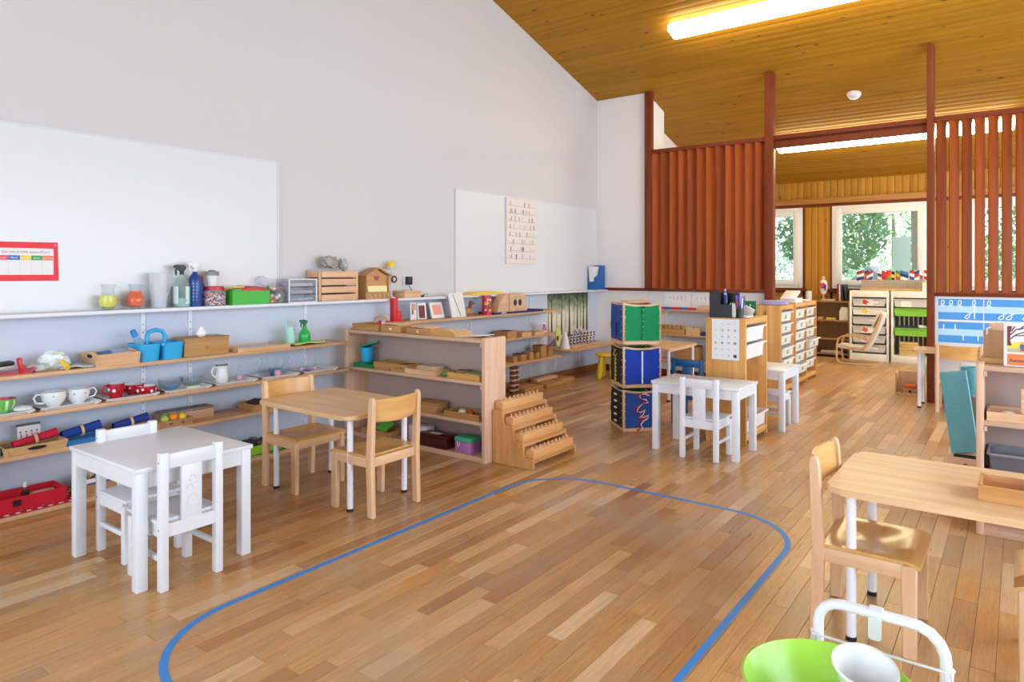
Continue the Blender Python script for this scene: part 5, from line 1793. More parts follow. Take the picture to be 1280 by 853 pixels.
t = thing('arch_tray', 'wooden tray with an arched handle at the left end on the low unit', 'tray', (0.40, 3.68, UT))
finish('tray', rect_tray(B(), 0.30, 0.17, 0.05, 0.007, 0.004), TINW, t)
finish('handle', B().tube([(-0.08, 0.075, 0.045), (-0.075, 0.075, 0.075), (-0.05, 0.075, 0.098), (0, 0.075, 0.108), (0.05, 0.075, 0.098), (0.075, 0.075, 0.075), (0.08, 0.075, 0.045)], 0.011, 8), BEECH[0], t)
for k in range(3):
    one('red_block', 'small red and white block %s in the arched tray on the low unit' % ('at the left', 'in the middle', 'at the right')[k], 'block', B().box((0, 0, 0.02), (0.035, 0.035, 0.04), (0, 0, 0.3 * k), 0.004), pc(('#cf2a3a', '#e6d8d8', '#cf2a3a')[k]), (0.47 + 0.038 * k, 3.69, UT + 0.036), 0, 'blocks in the arched tray')
for k, (lab, x, w, d, hh_, y) in enumerate((('kraft box with a white heart, left of the pair on the low unit', 0.675, 0.20, 0.16, 0.05, 3.67), ('flat kraft box with a flower motif in the middle of the low unit', 0.975, 0.24, 0.17, 0.042, 3.67))):
    t = thing('wooden_box', lab, 'box', (x, y, UT), 0.08 - 0.12 * k)
    finish('body', B().bx(-w / 2, w / 2, -d / 2, d / 2, 0, hh_, 0.003), TINW, t)
    lidm = finish('flap', B().box((-0.01, 0.02, hh_ + 0.009), (w * 0.8, d * 0.8, 0.012), (0, 0.06, 0.1), 0.002), BEECH, t)
    if k == 0:
        finish('heart', B().prism([(p[0] * 0.5, 0.026 + p[1] * 0.45) for p in heart], 'y', -d / 2 - 0.002, -d / 2 + 0.001), pc('#f0e6d8'), t)
    else:
        q_ = [((0.008 + 0.006 * math.cos(5 * a)) * math.cos(a), 0.022 + (0.008 + 0.006 * math.cos(5 * a)) * math.sin(a)) for a in [2 * PI * i / 40 for i in range(40)]]
        finish('flower', B().prism(q_, 'y', -d / 2 - 0.002, -d / 2 + 0.001), pc('#e8d8bc'), t)
t = thing('wooden_book', 'honey coloured wooden book box right of the kraft boxes on the low unit', 'box', (1.215, 3.675, UT), -0.05)
b = B().prism([(-0.12, 0), (0.12, 0), (0.12, 0.030), (0.06, 0.046), (0.0, 0.044), (-0.06, 0.052), (-0.12, 0.042)], 'y', -0.085, 0.085)
finish('body', b, MAPLE, t)
one('folder', 'orange brown folder lying under the papers on the low unit', 'folder', B().box((0, 0, 0.003), (0.22, 0.16, 0.006), (0, 0, 0.05)), MAPLE, (1.445, 3.665, UT), 0)
b = B().grid(lambda u, v: Vector(((u - 0.5) * 0.23, (v - 0.5) * 0.17, 0.008 + 0.012 * u * u)), 8, 4)
r = bmesh.ops.extrude_face_region(b.bm, geom=b.bm.faces[:])
bmesh.ops.translate(b.bm, vec=(0, 0, -0.004), verts=[g for g in r['geom'] if isinstance(g, bmesh.types.BMVert)])
one('papers', 'loose white papers curling at the right end on the low unit', 'paper', b, PAPER, (1.435, 3.675, UT + 0.0025), -0.1)

# first shelf of the unit
t = thing('bucket', 'small sky blue bucket on the upper shelf of the low unit', 'bucket', (0.335, 3.665, U1 + 0.037))
finish('bucket', B().lathe([(0, 0), (0.038, 0), (0.055, 0.11), (0.058, 0.112), (0.053, 0.112), (0.036, 0.004), (0, 0.004)], 22), BLUEP, t)
finish('handle', B().tube([(0.055, 0, 0.10), (0.10, -0.02, 0.09), (0.13, -0.01, 0.06)], 0.003, 6), pc('#6a5a50'), t)
one('green_lid', 'green oval lid lying tilted on top of the sky blue bucket', 'disc', B().prism([(p[0] * 0.10, p[1] * 0.045) for p in arc(0, 0, 1, 0, 360, 20)[:-1]], 'z', 0, 0.016), DKGREEN, (0.375, 3.665, U1 + 0.164), 0).rotation_euler = (0, -0.30, 0)  # green lid lying loose on the bucket
t = thing('green_tray', 'green plastic tray under the sky blue bucket', 'tray', (0.40, 3.66, U1))
finish('tray', rect_tray(B(), 0.22, 0.15, 0.03, 0.005, 0.012), DKGREEN, t)
finish('mat', B().bx(-0.10, 0.0, -0.06, 0.06, 0.005, 0.036), DKGREEN, t)
for k, (x, y, w, d, hh_, c, lab, fill) in enumerate(((0.60, 3.665, 0.15, 0.15, 0.058, CARD, 'plain kraft tray box beside the green tray', None), (0.775, 3.66, 0.14, 0.14, 0.055, CARD, 'kraft tray box with dark lettering on its side', '#7d6a58'), )):
    t = thing('tray_box', lab, 'box', (x, y, U1), 0.05)
    finish('box', rect_tray(B(), w, d, hh_, 0.004, 0.016), TINW, t)
    if fill:
        f3 = flat_y(-d / 2 - 0.012, 0.0, 0.0)
        f3 = lambda u, v, l: Vector((u, -d / 2 - 0.016 * v / 0.055 - 0.0012, v))
        finish('lettering', text_mesh('NATUR', 0.022, lambda u, v, l: f3(u, v + 0.02, 0)), pc('#4a3a30'), t)
        finish('contents', B().box((0, 0, 0.03), (w * 0.85, d * 0.85, 0.03), (0.1, 0, 0.1), 0.004), pc(fill), t)
    else:
        finish('cloth', B().box((0, 0, 0.04), (w * 0.85, d * 0.85, 0.02), (0.05, 0.1, 0.1), 0.004), pc('#c4a060'), t)
t = thing('wooden_tray', 'shallow beech tray in the middle of the upper shelf of the low unit', 'tray', (1.01, 3.645, U1))
finish('tray', rect_tray(B(), 0.30, 0.145, 0.035, 0.006, 0.004), BEECH, t)
t = thing('bead_grid', 'pale wooden box with rows of beads standing in the shallow beech tray', 'box', (1.045, 3.645, U1 + 0.0062))
finish('box', B().bx(-0.085, 0.085, -0.055, 0.055, 0, 0.055, 0.003), BEECHPALE, t)
b = B()
for i in range(9):
    for j in range(3):
        b.ball((-0.07 + 0.0175 * i, -0.056, 0.012 + 0.016 * j), 0.0055, 6)
        b.ball((-0.07 + 0.0175 * i, -0.04 + 0.03 * j, 0.056), 0.0055, 6)
stuff(finish('beads', b, pc('#a3957f'), t))
one('green_leaf_piece', 'small green leaf piece beside the bead box', 'leaf piece', B().ball((0, 0, 0.014), 0.04, 12, (1, 0.7, 0.35)), pc('#45b365'), (1.20, 3.65, U1 + 0.0005))
t = thing('wooden_tray', 'pine tray with green cloth and ring at the right end of the upper shelf', 'tray', (1.425, 3.65, U1))
finish('tray', rect_tray(B(), 0.28, 0.16, 0.045, 0.006, 0.006), PINE, t)
finish('cloth', B().box((0.06, 0, 0.03), (0.14, 0.12, 0.03), (0.0, 0.06, 0.1), 0.01), pm('sage_cloth', '#93ad70', 0.95, noise=0.15, nscale=80), t)
finish('ring', B().tube([(-0.065 + 0.045 * math.cos(a), 0.045 * math.sin(a), 0.045) for a in [2 * PI * i / 18 for i in range(18)]], 0.012, 8, closed=True), pc('#8a7252'), t)
# second shelf of the unit
t = thing('wooden_box', 'plain wooden box on the lower shelf of the low unit behind the beech chair', 'box', (1.03, 3.66, U2), 0.03)
finish('body', B().bx(-0.11, 0.11, -0.07, 0.07, 0, 0.055, 0.002), TINW, t)
finish('lid', B().bx(-0.112, 0.112, -0.072, 0.072, 0.057, 0.072, 0.002), TINW, t)
t = thing('wooden_tray', 'wooden tray with a cream and a red piece on the lower shelf', 'tray', (1.405, 3.645, U2))
finish('tray', rect_tray(B(), 0.31, 0.15, 0.045, 0.006, 0.002), TINW, t)
one('cream_egg', 'cream half egg piece in the tray on the lower shelf', 'toy', B().lathe([(0, 0), (0.035, 0.005), (0.038, 0.02), (0.025, 0.045), (0, 0.055)], 16), pc('#f0e2c0'), (1.365, 3.63, U2 + 0.0065))
one('red_ball', 'red ball piece with stem in the tray on the lower shelf', 'toy', B().ball((0, 0, 0.026), 0.027, 16).cyl((0, 0, 0.05), (0.004, 0, 0.062), 0.004, None, 8), pc('#d8342c', 0.35), (1.445, 3.63, U2 + 0.0062))
one('brown_tray_piece', 'dark brown wooden piece beside the red ball', 'toy', B().box((0, 0, 0.015), (0.06, 0.05, 0.03), None, 0.006), pc('#7a4428'), (1.51, 3.65, U2 + 0.0062))
# bottom of the unit
t = thing('white_case', 'white box with a dark figure printed on it at the bottom of the low unit', 'box', (0.91, 3.69, U3))
finish('case', B().bx(-0.09, 0.09, -0.05, 0.05, 0, 0.115, 0.01), pc('#e8e4e6', 0.5), t)
finish('clip', B().bx(-0.03, 0.0, -0.053, -0.049, 0.06, 0.112, 0.003), WPLAS, t)
finish('figure', B().bx(0.045, 0.06, -0.0515, -0.049, 0.03, 0.07), pc('#4a4450'), t)
t = thing('wooden_chest', 'dark brown wooden chest with a white label at the bottom of the low unit', 'chest', (1.12, 3.635, U3))
finish('body', B().bx(-0.14, 0.14, -0.058, 0.055, 0, 0.07, 0.004), DKRED, t)
finish('lid', B().bx(-0.142, 0.142, -0.06, 0.057, 0.072, 0.09, 0.004), DKRED, t)
finish('label', B().bx(-0.055, 0.04, -0.025, 0.02, 0.0895, 0.0915), PAPER, t)
t = thing('gift_box', 'pink box with green lid and ribbon at the bottom of the low unit', 'box', (1.41, 3.635, U3))
finish('body', B().bx(-0.07, 0.07, -0.055, 0.055, 0, 0.078, 0.002), PURP, t)
finish('lid', B().bx(-0.074, 0.074, -0.059, 0.059, 0.079, 0.11, 0.004), pc('#4fb68c', 0.5), t)
finish('ribbon', B().tube([(-0.045, -0.060, 0.08), (-0.04, -0.063, 0.05), (-0.028, -0.063, 0.045), (-0.024, -0.06, 0.075)], 0.003, 6), PAPER, t)
one('wooden_tray', 'wooden tray with green card at the bottom left of the low unit', 'tray', rect_tray(B(), 0.3, 0.16, 0.04, 0.006, 0.004), TINW, (0.52, 3.66, U3))
one('green_card', 'bright green card leaning in the tray at the bottom of the low unit', 'card', B().box((0, 0, 0.04), (0.10, 0.11, 0.006), (0.5, 0.2, 0)), pc('#6cc04a'), (0.55, 3.66, U3 + 0.022))

# ---------------------------------------------------------------- stepped stand with four knobbed blocks
SX, SY0, SY1 = 1.632, 3.632, 4.165
st = thing('stepped_stand', 'stepped wooden stand with round-cornered side panels beside the low unit', 'stand', (SX, SY0, 0))
steps = [(0.0, 0.085, 0.362), (0.085, 0.17, 0.265), (0.17, 0.255, 0.168), (0.255, 0.335, 0.072)]
prof = [(0.0, 0.0)]
prof += [(0.325, 0.0), (0.335, 0.01)]
for k in range(3, -1, -1):
    a, c, z = steps[k]
    prof += [(c, z - 0.012), (c - 0.006, z - 0.003), (c - 0.016, z)]
    if k:
        prof += [(a + 0.016, z), (a + 0.005, z + 0.004), (a, z + 0.016)]
prof += [(0.006, 0.362), (0.0, 0.354)]
for y in (0.0, SY1 - SY0 - 0.02):
    finish('side_panel', B().prism(prof, 'y', y, y + 0.02, 0.002), STAIRW, st)
for a, c, z in steps:
    finish('tread', B().bx(a + 0.006, c - 0.002, 0.02, SY1 - SY0 - 0.02, z - 0.03, z - 0.015, 0.002), STAIRW, st)
    finish('front_rail', B().bx(c - 0.014, c - 0.004, 0.02, SY1 - SY0 - 0.02, z - 0.0145, z - 0.004, 0.002), STAIRW, st)
names = ('topmost', 'second', 'third', 'lowest')
bl0 = None
for k, (a, c, z) in enumerate(steps):
    t = thing('cylinder_block', '%s wooden block with a row of knobs on the stepped stand' % names[k], 'block', (SX + a + 0.003, SY0 + 0.022, z - 0.0145), 0, 'knobbed blocks on the stepped stand')
    finish('block', B().bx(0.0, 0.066, 0.002, 0.487, 0, 0.064, 0.003), BLOCKW, t)
    kn = None
    cy_ = None
    for i in range(10):
        f = 0.5 + 0.05 * (i if k % 2 else 9 - i)
        dr = 0.6 + 0.08 * (9 - i)
        o = finish('knob', B().lathe([(0.0, 0.0), (0.018 * dr if k != 1 else 0.016, 0.0), (0.018 * dr if k != 1 else 0.016, 0.003), (0.003, 0.004), (0.003, 0.008), (0.0055, 0.010), (0.0062, 0.014), (0.004, 0.018), (0, 0.019)], 10), BEECH[2], t)
        o.location = (0.033, 0.03 + 0.0475 * i, 0.0635)

# ---------------------------------------------------------------- things on the far wall shelves
t = thing('red_rods', 'two upright red wooden rods, one tall and one short, on the far upper shelf', 'rods', (0.20, 4.085, FA))
finish('rod', B().bx(-0.025, 0.025, -0.025, 0.025, 0, 0.205, 0.002), RED, t)
finish('rod', B().bx(-0.02, 0.025, 0.026, 0.066, 0, 0.095, 0.002), RED, t)


def card(name, label, loc, w, hh_, face, rz=0.0, lean=0.25, th=0.008, prints=(), cat='card'):
    t = thing(name, label, cat, loc, 0)
    t.rotation_euler = (0, -lean, rz)
    finish('card', B().bx(0, th, -w / 2, w / 2, 0, hh_, 0.001), face, t)
    f3 = flat_x(th + 0.0004, 0, 0)
    for nm, u0, u1, v0, v1, c in prints:
        finish(nm, B().rect(u0, u1, v0, v1, f3), pc(c), t)
    return t


card('photo_card', 'small white photo card at the left of the far upper shelf', (0.14, 4.37, FA), 0.075, 0.155, PAPER, 0, 0.05, 0.012, (('photo', -0.025, 0.03, 0.085, 0.145, '#c79a80'), ('photo', -0.02, 0.0, 0.05, 0.085, '#6a4c44')))
card('photo_card', 'dark red photo card leaning on the white one on the far upper shelf', (0.15, 4.475, FA), 0.09, 0.15, pc('#ece4e4'), -0.4, 0.18, 0.012, (('photo', -0.03, 0.03, 0.01, 0.125, '#7c2f38'), ('photo', -0.012, 0.02, 0.03, 0.10, '#a8585c')))
card('photo_card', 'white framed pink picture leaning on the far upper shelf', (0.17, 4.665, FA), 0.17, 0.15, WPLAS, 0, 0.30, 0.012, (('picture', -0.055, 0.055, 0.03, 0.125, '#f0a08c'),))
t = card('white_board_card', 'white card with a black diagonal line leaning on the far upper shelf', (0.232, 4.885, FA), 0.20, 0.232, PAPER, 0, 0.22, 0.014)
f3 = flat_x(0.0146, 0, 0)
finish('line', B().ribbon([(-0.045, 0.222), (0.02, 0.008)], 0.008, f3), BLACK, t)
t = thing('wooden_duck', 'brown wooden duck between the white card and the red tin', 'figurine', (0.15, 5.115, FA))
b = B()
b.ball((0, -0.01, 0.043), 0.04, 14, (0.9, 1.35, 1.0))
finish('body', b, pc('#b98d4c', 0.4), t)
finish('neck', B().tube([(0, 0.02, 0.065), (0, 0.036, 0.085), (0, 0.042, 0.11)], [0.022, 0.017, 0.016], 10), pc('#6f4a2c', 0.4), t)
finish('head', B().ball((0, 0.05, 0.122), 0.024, 12, (0.9, 1.15, 0.95)).ball((0.012, 0.082, 0.115), 0.012, 10, (0.9, 1.6, 0.5)), pc('#7a5232', 0.4), t)
finish('tail', B().tube([(0, -0.055, 0.055), (0, -0.085, 0.075)], [0.018, 0.005], 8), pc('#9a7038', 0.4), t)
t = thing('red_tin', 'red tin with a yellow and green flower print on the far upper shelf', 'tin', (0.225, 5.322, FA))
finish('tin', B().lathe([(0, 0), (0.05, 0), (0.05, 0.19), (0.046, 0.195), (0, 0.195)], 24), pc('#cc1f3c', 0.3), t)
f3 = lambda u, v, l: Vector((0.0508 * math.cos(u / 0.05 - 0.55), 0.0508 * math.sin(u / 0.05 - 0.55), v))
for c, spots_ in (('#efd23a', ((-0.02, 0.12, 0.020), (0.02, 0.05, 0.013))), ('#2f7a4a', ((-0.018, 0.085, 0.014), (0.01, 0.105, 0.012))), ('#f0dcc8', ((0.022, 0.15, 0.013), (-0.03, 0.05, 0.010), (-0.005, 0.155, 0.010))), ('#7a1328', ((0.01, 0.075, 0.014), (-0.022, 0.03, 0.012)))):
    b = B()
    for u, v, r_ in spots_:
        q_ = [(u + (r_ + 0.3 * r_ * math.cos(5 * a)) * math.cos(a), v + (r_ + 0.3 * r_ * math.cos(5 * a)) * math.sin(a)) for a in [2 * PI * i / 20 for i in range(20)]]
        b.poly([f3(p[0], p[1], 0) for p in q_])
    stuff(finish('flower_print', b, pc(c, 0.4), t))
t = thing('navy_tray', 'navy blue tray under the wooden toy mailbox on the far upper shelf', 'tray', (0.182, 5.80, FA))
finish('tray', rect_tray(B(), 0.20, 0.84, 0.022, 0.005, 0.012), NAVY, t)
finish('label', B().bx(0.1135, 0.1155, -0.33, -0.25, 0.008, 0.018), PAPER, t)
t = thing('toy_mailbox', 'pale wooden toy box with two round holes and a sloped side on the navy tray', 'toy', (0.226, 5.66, FA + 0.0055))
b = B().prism([(-0.22, 0.0), (0.10, 0.0), (0.10, 0.19), (-0.05, 0.20), (-0.12, 0.17), (-0.19, 0.09)], 'x', -0.05, 0.040)
finish('body', b, BEECHPALE, t)
finish('front', B().prism(rrect(-0.03, 0.24, 0.0, 0.205, 0.012, 3), 'x', 0.041, 0.057), BEECHPALE, t)
for u in (0.06, 0.145):
    finish('hole', B().prism([(u + p[0] * 0.028, 0.105 + p[1] * 0.034) for p in arc(0, 0, 1, 0, 360, 18)[:-1]], 'x', 0.0565, 0.0585), BLACK, t)
    finish('knob', B().ball((0.063, u + 0.0, 0.165), 0.008, 10), BEECH[2], t)
finish('foot', B().prism(rrect(0.15, 0.28, 0.0, 0.07, 0.03, 4), 'x', 0.02, 0.052), BEECHPALE, t)
finish('dial', B().prism(arc(0.10, 0.03, 0.022, 0, 360, 14)[:-1], 'x', 0.057, 0.061), PLY[2], t)
# middle far shelf
for k, (y, w, d, hh_, lab, c) in enumerate(((5.70, 0.20, 0.16, 0.075, 'wooden box with a dark lid at the left of the far middle shelf', TINW), (5.96, 0.20, 0.17, 0.045, 'flat wooden tray, first to the right on the far middle shelf', BEECH), (6.20, 0.20, 0.17, 0.035, 'flat wooden tray, second to the right on the far middle shelf', BEECH))):
    t = thing('wooden_box', lab, 'box', (0.17, y, FB), 0)
    finish('box', rect_tray(B(), w * 0.9, d, hh_, 0.006, 0.002), c, t)
    finish('contents', B().bx(-w * 0.4, w * 0.4, -d * 0.44, d * 0.44, 0.006, hh_ - 0.006), pc(('#3c4a3a', '#c89c60', '#c8a468')[k]), t)
t = card('print_card', 'small white card with a red and blue arch print, far middle shelf', (0.17, 6.43, FB), 0.085, 0.12, PAPER, 0, 0.15, 0.008)
f3 = flat_x(0.0086, 0, 0)
for r_, c in ((0.036, '#c8405c'), (0.025, '#4a62b4'), (0.014, '#f0a030')):
    finish('arch', B().poly([f3(p[0], p[1], 0.0004 * (0.04 - r_) * 50) for p in arc(0, 0.055, r_, 0, 180, 14, r_ * 1.3) + [(-r_, 0.02 + 0.2 * (0.036 - r_)), (r_, 0.02 + 0.2 * (0.036 - r_))]]), pc(c), t)
t = thing('round_fan', 'yellow green round fan with a red square hooked on the end of the middle shelf', 'fan', (0.292, 6.535, 0.565))
finish('disc', B().lathe([(0, -0.004), (0.055, -0.004), (0.055, 0.004), (0, 0.004)], 24, m=Matrix.Rotation(PI / 2, 4, 'Y') @ Matrix.Diagonal((2.25, 1, 1, 1))), pc('#cfd27c'), t)
finish('square', B().bx(0.0045, 0.006, -0.045, 0.0, -0.05, 0.0), pc('#7a1f2c'), t)
# lowest far shelf
for k, (y, w, hh_, lab, lid) in enumerate(((5.80, 0.07, 0.055, 'smallest wooden box at the left of the far lowest shelf', '#caa06a'), (5.95, 0.10, 0.075, 'wooden box with a dark opening on the far lowest shelf', '#2a1f18'), (6.10, 0.075, 0.08, 'narrow wooden box, third from the left on the far lowest shelf', '#caa06a'), (6.215, 0.07, 0.07, 'narrow wooden box before the tallest one on the far lowest shelf', '#6a4a30'), (6.335, 0.11, 0.135, 'tallest wooden box with a dark red lid on the far lowest shelf', '#7d3a34'), (6.475, 0.09, 0.115, 'wooden box at the right beside the tallest on the far lowest shelf', '#7d3a34'))):
    t = thing('wooden_box', lab, 'box', (0.17, y, FC), 0, 'wooden boxes on the far lowest shelf')
    finish('box', B().bx(-0.06, 0.06, -w / 2, w / 2, 0, hh_ - 0.006, 0.002), TINW, t)
    finish('lid', B().bx(-0.057, 0.057, -w / 2 + 0.003, w / 2 - 0.003, hh_ - 0.005, hh_), pc(lid), t)
t = card('print_card', 'tiny white card with a blue drop at the end of the far lowest shelf', (0.17, 6.57, FC), 0.06, 0.085, PAPER, 0, 0.12, 0.006)
finish('drop', B().poly([flat_x(0.0066)(p[0], p[1], 0) for p in arc(0, 0.035, 0.014, 150, 390, 12) + [(0.0, 0.065)]]), pc('#2f78c4'), t)
# shelf under the forest picture
t = thing('white_cone', 'white cloth cone standing left of the bead rack under the forest picture', 'cone', (0.18, 6.86, FD))
finish('cone', B().lathe([(0, 0), (0.058, 0), (0.045, 0.06), (0.03, 0.13), (0.012, 0.19), (0, 0.20)], 16), pc('#f1efee', 0.9), t)
t = thing('bead_rack', 'wooden rack with short chains of black and white beads under the forest picture', 'bead rack', (0.13, 6.96, FD))
finish('base', B().bx(-0.06, 0.10, 0, 0.66, 0, 0.018, 0.003), BEECH, t)
for k in range(8):
    y = 0.06 + 0.078 * k
    finish('peg', B().tube([(0, y, 0.018), (0, y, 0.12), (0.03, y + 0.01, 0.145)], 0.004, 6), WPLAS, t)
    b1 = B()
    b2 = B()
    for i in range(7):
        (b1 if i % 2 else b2).ball((0.035 + 0.004 * (i % 2), y + 0.008 * math.sin(i), 0.145 - 0.017 * i), 0.0125, 7)
    stuff(finish('beads', b1, WPLAS, t))
    stuff(finish('beads', b2, pc('#4a3a30', 0.4), t))
one('wooden_tray', 'flat honey wooden board in front of the bead rack under the forest picture', 'tray', B().bx(-0.035, 0.035, -0.19, 0.19, 0, 0.010, 0.003), MAPLE, (0.285, 7.20, FD))
one('light_board', 'pale thin wooden board at the right end of the shelf under the forest picture', 'board', B().bx(-0.10, 0.10, -0.14, 0.14, 0, 0.012, 0.003), BEECHTOP, (0.235, 7.72, FD))
# floor under the far shelves
for k, (y, L, x, z, lab) in enumerate(((6.05, 0.50, 0.17, 0.0, 'nearest wooden plank block on the floor under the far shelves'), (6.45, 0.46, 0.17, 0.0, 'middle wooden plank block on the floor under the far shelves'), (6.80, 0.40, 0.13, 0.0, 'farthest wooden plank block on the floor under the far shelves'), (6.55, 0.60, 0.09, 0.050, 'long pale plank lying on top of the plank blocks'))):
    one('plank_block', lab, 'plank', B().bx(-0.13 if z == 0 else -0.05, 0.13 if z == 0 else 0.05, -L / 2 * 0.7, L / 2 * 0.7, 0, 0.05 if z == 0 else 0.03, 0.004), TINW if z == 0 else BEECHPALE, (x, y, z), 0, 'plank blocks under the far shelves')
t = thing('bead_stand', 'narrow stand of stacked pale and dark rings past the low unit', 'bead stand', (0.27, 5.72, 0))
finish('base', B().bx(-0.05, 0.05, -0.06, 0.06, 0, 0.02, 0.003), TINW, t)
for k in range(11):
    for i, y in enumerate((-0.028, 0.028)):
        finish('ring', B().tube([(0.024 * math.cos(a), y + 0.024 * math.sin(a), 0.034 + 0.026 * k) for a in [2 * PI * i_ / 10 for i_ in range(10)]], 0.0115, 6, closed=True), (BEECHPALE[0] if k % 2 else pc('#6a4a30')), t)

# yellow stool
t = thing('stool', 'round yellow plastic stool with four fat legs by the left wall', 'stool', (0.47, 7.36, 0))
finish('seat', B().lathe([(0, 0.265), (0.12, 0.265), (0.145, 0.272), (0.152, 0.283), (0.145, 0.296), (0.12, 0.303), (0, 0.303)], 30), YEL, t)
for k in range(4):
    a = PI / 4 + k * PI / 2 + 0.3
    finish('leg', B().tube([(0.085 * math.cos(a), 0.085 * math.sin(a), 0.27), (0.098 * math.cos(a), 0.098 * math.sin(a), 0.18), (0.112 * math.cos(a), 0.112 * math.sin(a), 0.07), (0.118 * math.cos(a), 0.118 * math.sin(a), 0.02), (0.12 * math.cos(a), 0.12 * math.sin(a), 0.0)], [0.028, 0.034, 0.037, 0.033, 0.024], 14), YEL, t)

# ---------------------------------------------------------------- tower of three dressing cubes
S = 0.162
ct = (1.926, 5.182)
rzc = math.radians(46)
LACE_Y = pc('#d8c85a', 0.8)


def dressing_cube(label, z, left_m, front_m, hgt=0.335):
    t = thing('dressing_cube', label, 'cube', (ct[0], ct[1], z), rzc, 'dressing cubes in the tower')
    for sx in (-1, 1):
        for sy in (-1, 1):
            finish('post', B().bx(sx * (S - 0.011) - 0.011, sx * (S - 0.011) + 0.011, sy * (S - 0.011) - 0.011, sy * (S - 0.011) + 0.011, 0, hgt, 0.003), BEECH, t)
    a = S - 0.022
    dip = [(-a, hgt - 0.028), (a, hgt - 0.028), (a, hgt)] + [(a * (1 - 2 * i / 8), hgt - 0.016 * math.sin(PI * i / 8)) for i in range(1, 8)] + [(-a, hgt)]
    for s in (-1, 1):
        finish('rail', B().prism(dip, 'y', s * (S - 0.011) - 0.008, s * (S - 0.011) + 0.008), BEECH, t)
        finish('rail', B().prism(dip, 'x', s * (S - 0.011) - 0.008, s * (S - 0.011) + 0.008), BEECH, t)
        finish('rail', B().bx(-a, a, s * (S - 0.011) - 0.008, s * (S - 0.011) + 0.008, 0.0, 0.026), BEECH, t)
        finish('rail', B().bx(s * (S - 0.011) - 0.008, s * (S - 0.011) + 0.008, -a, a, 0.0, 0.026), BEECH, t)

    def cloth(side, m, sag):
        def f(u, v):
            x = (u - 0.5) * 2 * (S - 0.016)
            zz = 0.03 + v * (hgt - 0.046) - sag * (1 - (2 * u - 1) ** 2) * (v - 0.4) * 0.0 - sag * max(0, v - 0.6) / 0.4 * (1 - abs(2 * u - 1))
            off = S + 0.004 - 0.006 * math.sin(PI * u) * 1.0 + 0.0025 * math.sin(11 * u + 7 * v) + 0.002 * math.sin(17 * v - 5 * u)
            return {'l': Vector((-off, x, zz)), 'f': Vector((x, -off, zz)), 'r': Vector((off, x, zz)), 'b': Vector((x, off, zz))}[side]
        b = B().grid(f, 14, 14)
        r_ = bmesh.ops.extrude_face_region(b.bm, geom=b.bm.faces[:])
        d = {'l': (0.003, 0, 0), 'f': (0, 0.003, 0), 'r': (-0.003, 0, 0), 'b': (0, -0.003, 0)}[side]
        bmesh.ops.translate(b.bm, vec=d, verts=[g for g in r_['geom'] if isinstance(g, bmesh.types.BMVert)])
        pan = finish('fabric_panel', b, m, t)
        sb = B()
        for s in (-1, 1):
            for k in range(5):
                zz = 0.05 + (hgt - 0.10) * k / 4
                p = {'l': (-S - 0.006, s * (S - 0.019), zz), 'f': (s * (S - 0.019), -S - 0.006, zz), 'r': (S + 0.006, s * (S - 0.019), zz), 'b': (s * (S - 0.019), S + 0.006, zz)}[side]
                sb.ball(p, 0.0038, 6)
        stuff(finish('snaps', sb, ALU, pan))
        return pan
    l_ = cloth('l', left_m, 0.004)
    f_ = cloth('f', front_m, 0.022)
    cloth('r', DENIM, 0.004)
    cloth('b', GREENF, 0.004)
    return t, l_, f_


t, l1, f1 = dressing_cube('bottom cube of the tower with red and white laces on blue cloth', 0.0, BLKF, DENIM)
for k in range(5):
    finish('toggle', B().ball((-S - 0.012, 0.0, 0.06 + 0.055 * k), 0.010, 10, (0.9, 4.0, 0.9)), WPLAS, t)
for col, dx, name in ((WPLAS, 0.0, 'lace'), (pc('#c0182c', 0.8), -0.022, 'lace')):
    P = [(0.10, 0.29), (0.06, 0.305), (0.02, 0.295), (0.03, 0.265), (0.075, 0.255), (0.09, 0.235), (0.05, 0.225), (0.015, 0.20), (-0.005, 0.165), (0.03, 0.155), (0.065, 0.175), (0.05, 0.135), (0.02, 0.115), (0.06, 0.115), (0.095, 0.13), (0.085, 0.10), (0.05, 0.085), (0.03, 0.055), (0.045, 0.03), (0.02, 0.0)]
    finish(name, B().tube([(p[0] + dx * (1 + 0.4 * math.sin(i * 2.0)) - 0.045, -S - 0.010 - 0.003 * math.sin(i * 1.7), max(0.008, p[1] - 0.008 * (dx != 0) * math.cos(i))) for i, p in enumerate(P)], 0.0052, 6), col, t)
t, l2, f2 = dressing_cube('middle cube of the tower with a zip on royal blue cloth', 0.352, BLKF, BLUEF)
P = [(0.06, 0.29), (0.02, 0.30), (0.05, 0.27), (0.085, 0.25), (0.03, 0.24), (0.0, 0.26)]
finish('lace', B().tube([(-S - 0.009, p[0] - 0.02, p[1]) for p in P], 0.005, 6), LACE_Y, t)
for k in range(6):
    z = 0.215 - 0.033 * k
    finish('lace', B().tube([(-S - 0.008, -0.015, z), (-S - 0.010, 0.02, z + 0.014), (-S - 0.010, 0.005, z - 0.012), (-S - 0.008, 0.03, z - 0.006)], 0.004, 6), LACE_Y, t)
finish('zip', B().bx(-0.006, 0.006, -S - 0.004, -S + 0.003, 0.032, 0.296), ALU, t)
finish('zip_pull', B().bx(-0.006, 0.006, -S - 0.008, -S - 0.004, 0.036, 0.06, 0.002), pc('#e6e6ee', 0.3), t)
t, l3, f3_ = dressing_cube('top cube of the tower with green buttoned cloth', 0.704, DENIM, GREENF, 0.335)
bt = None
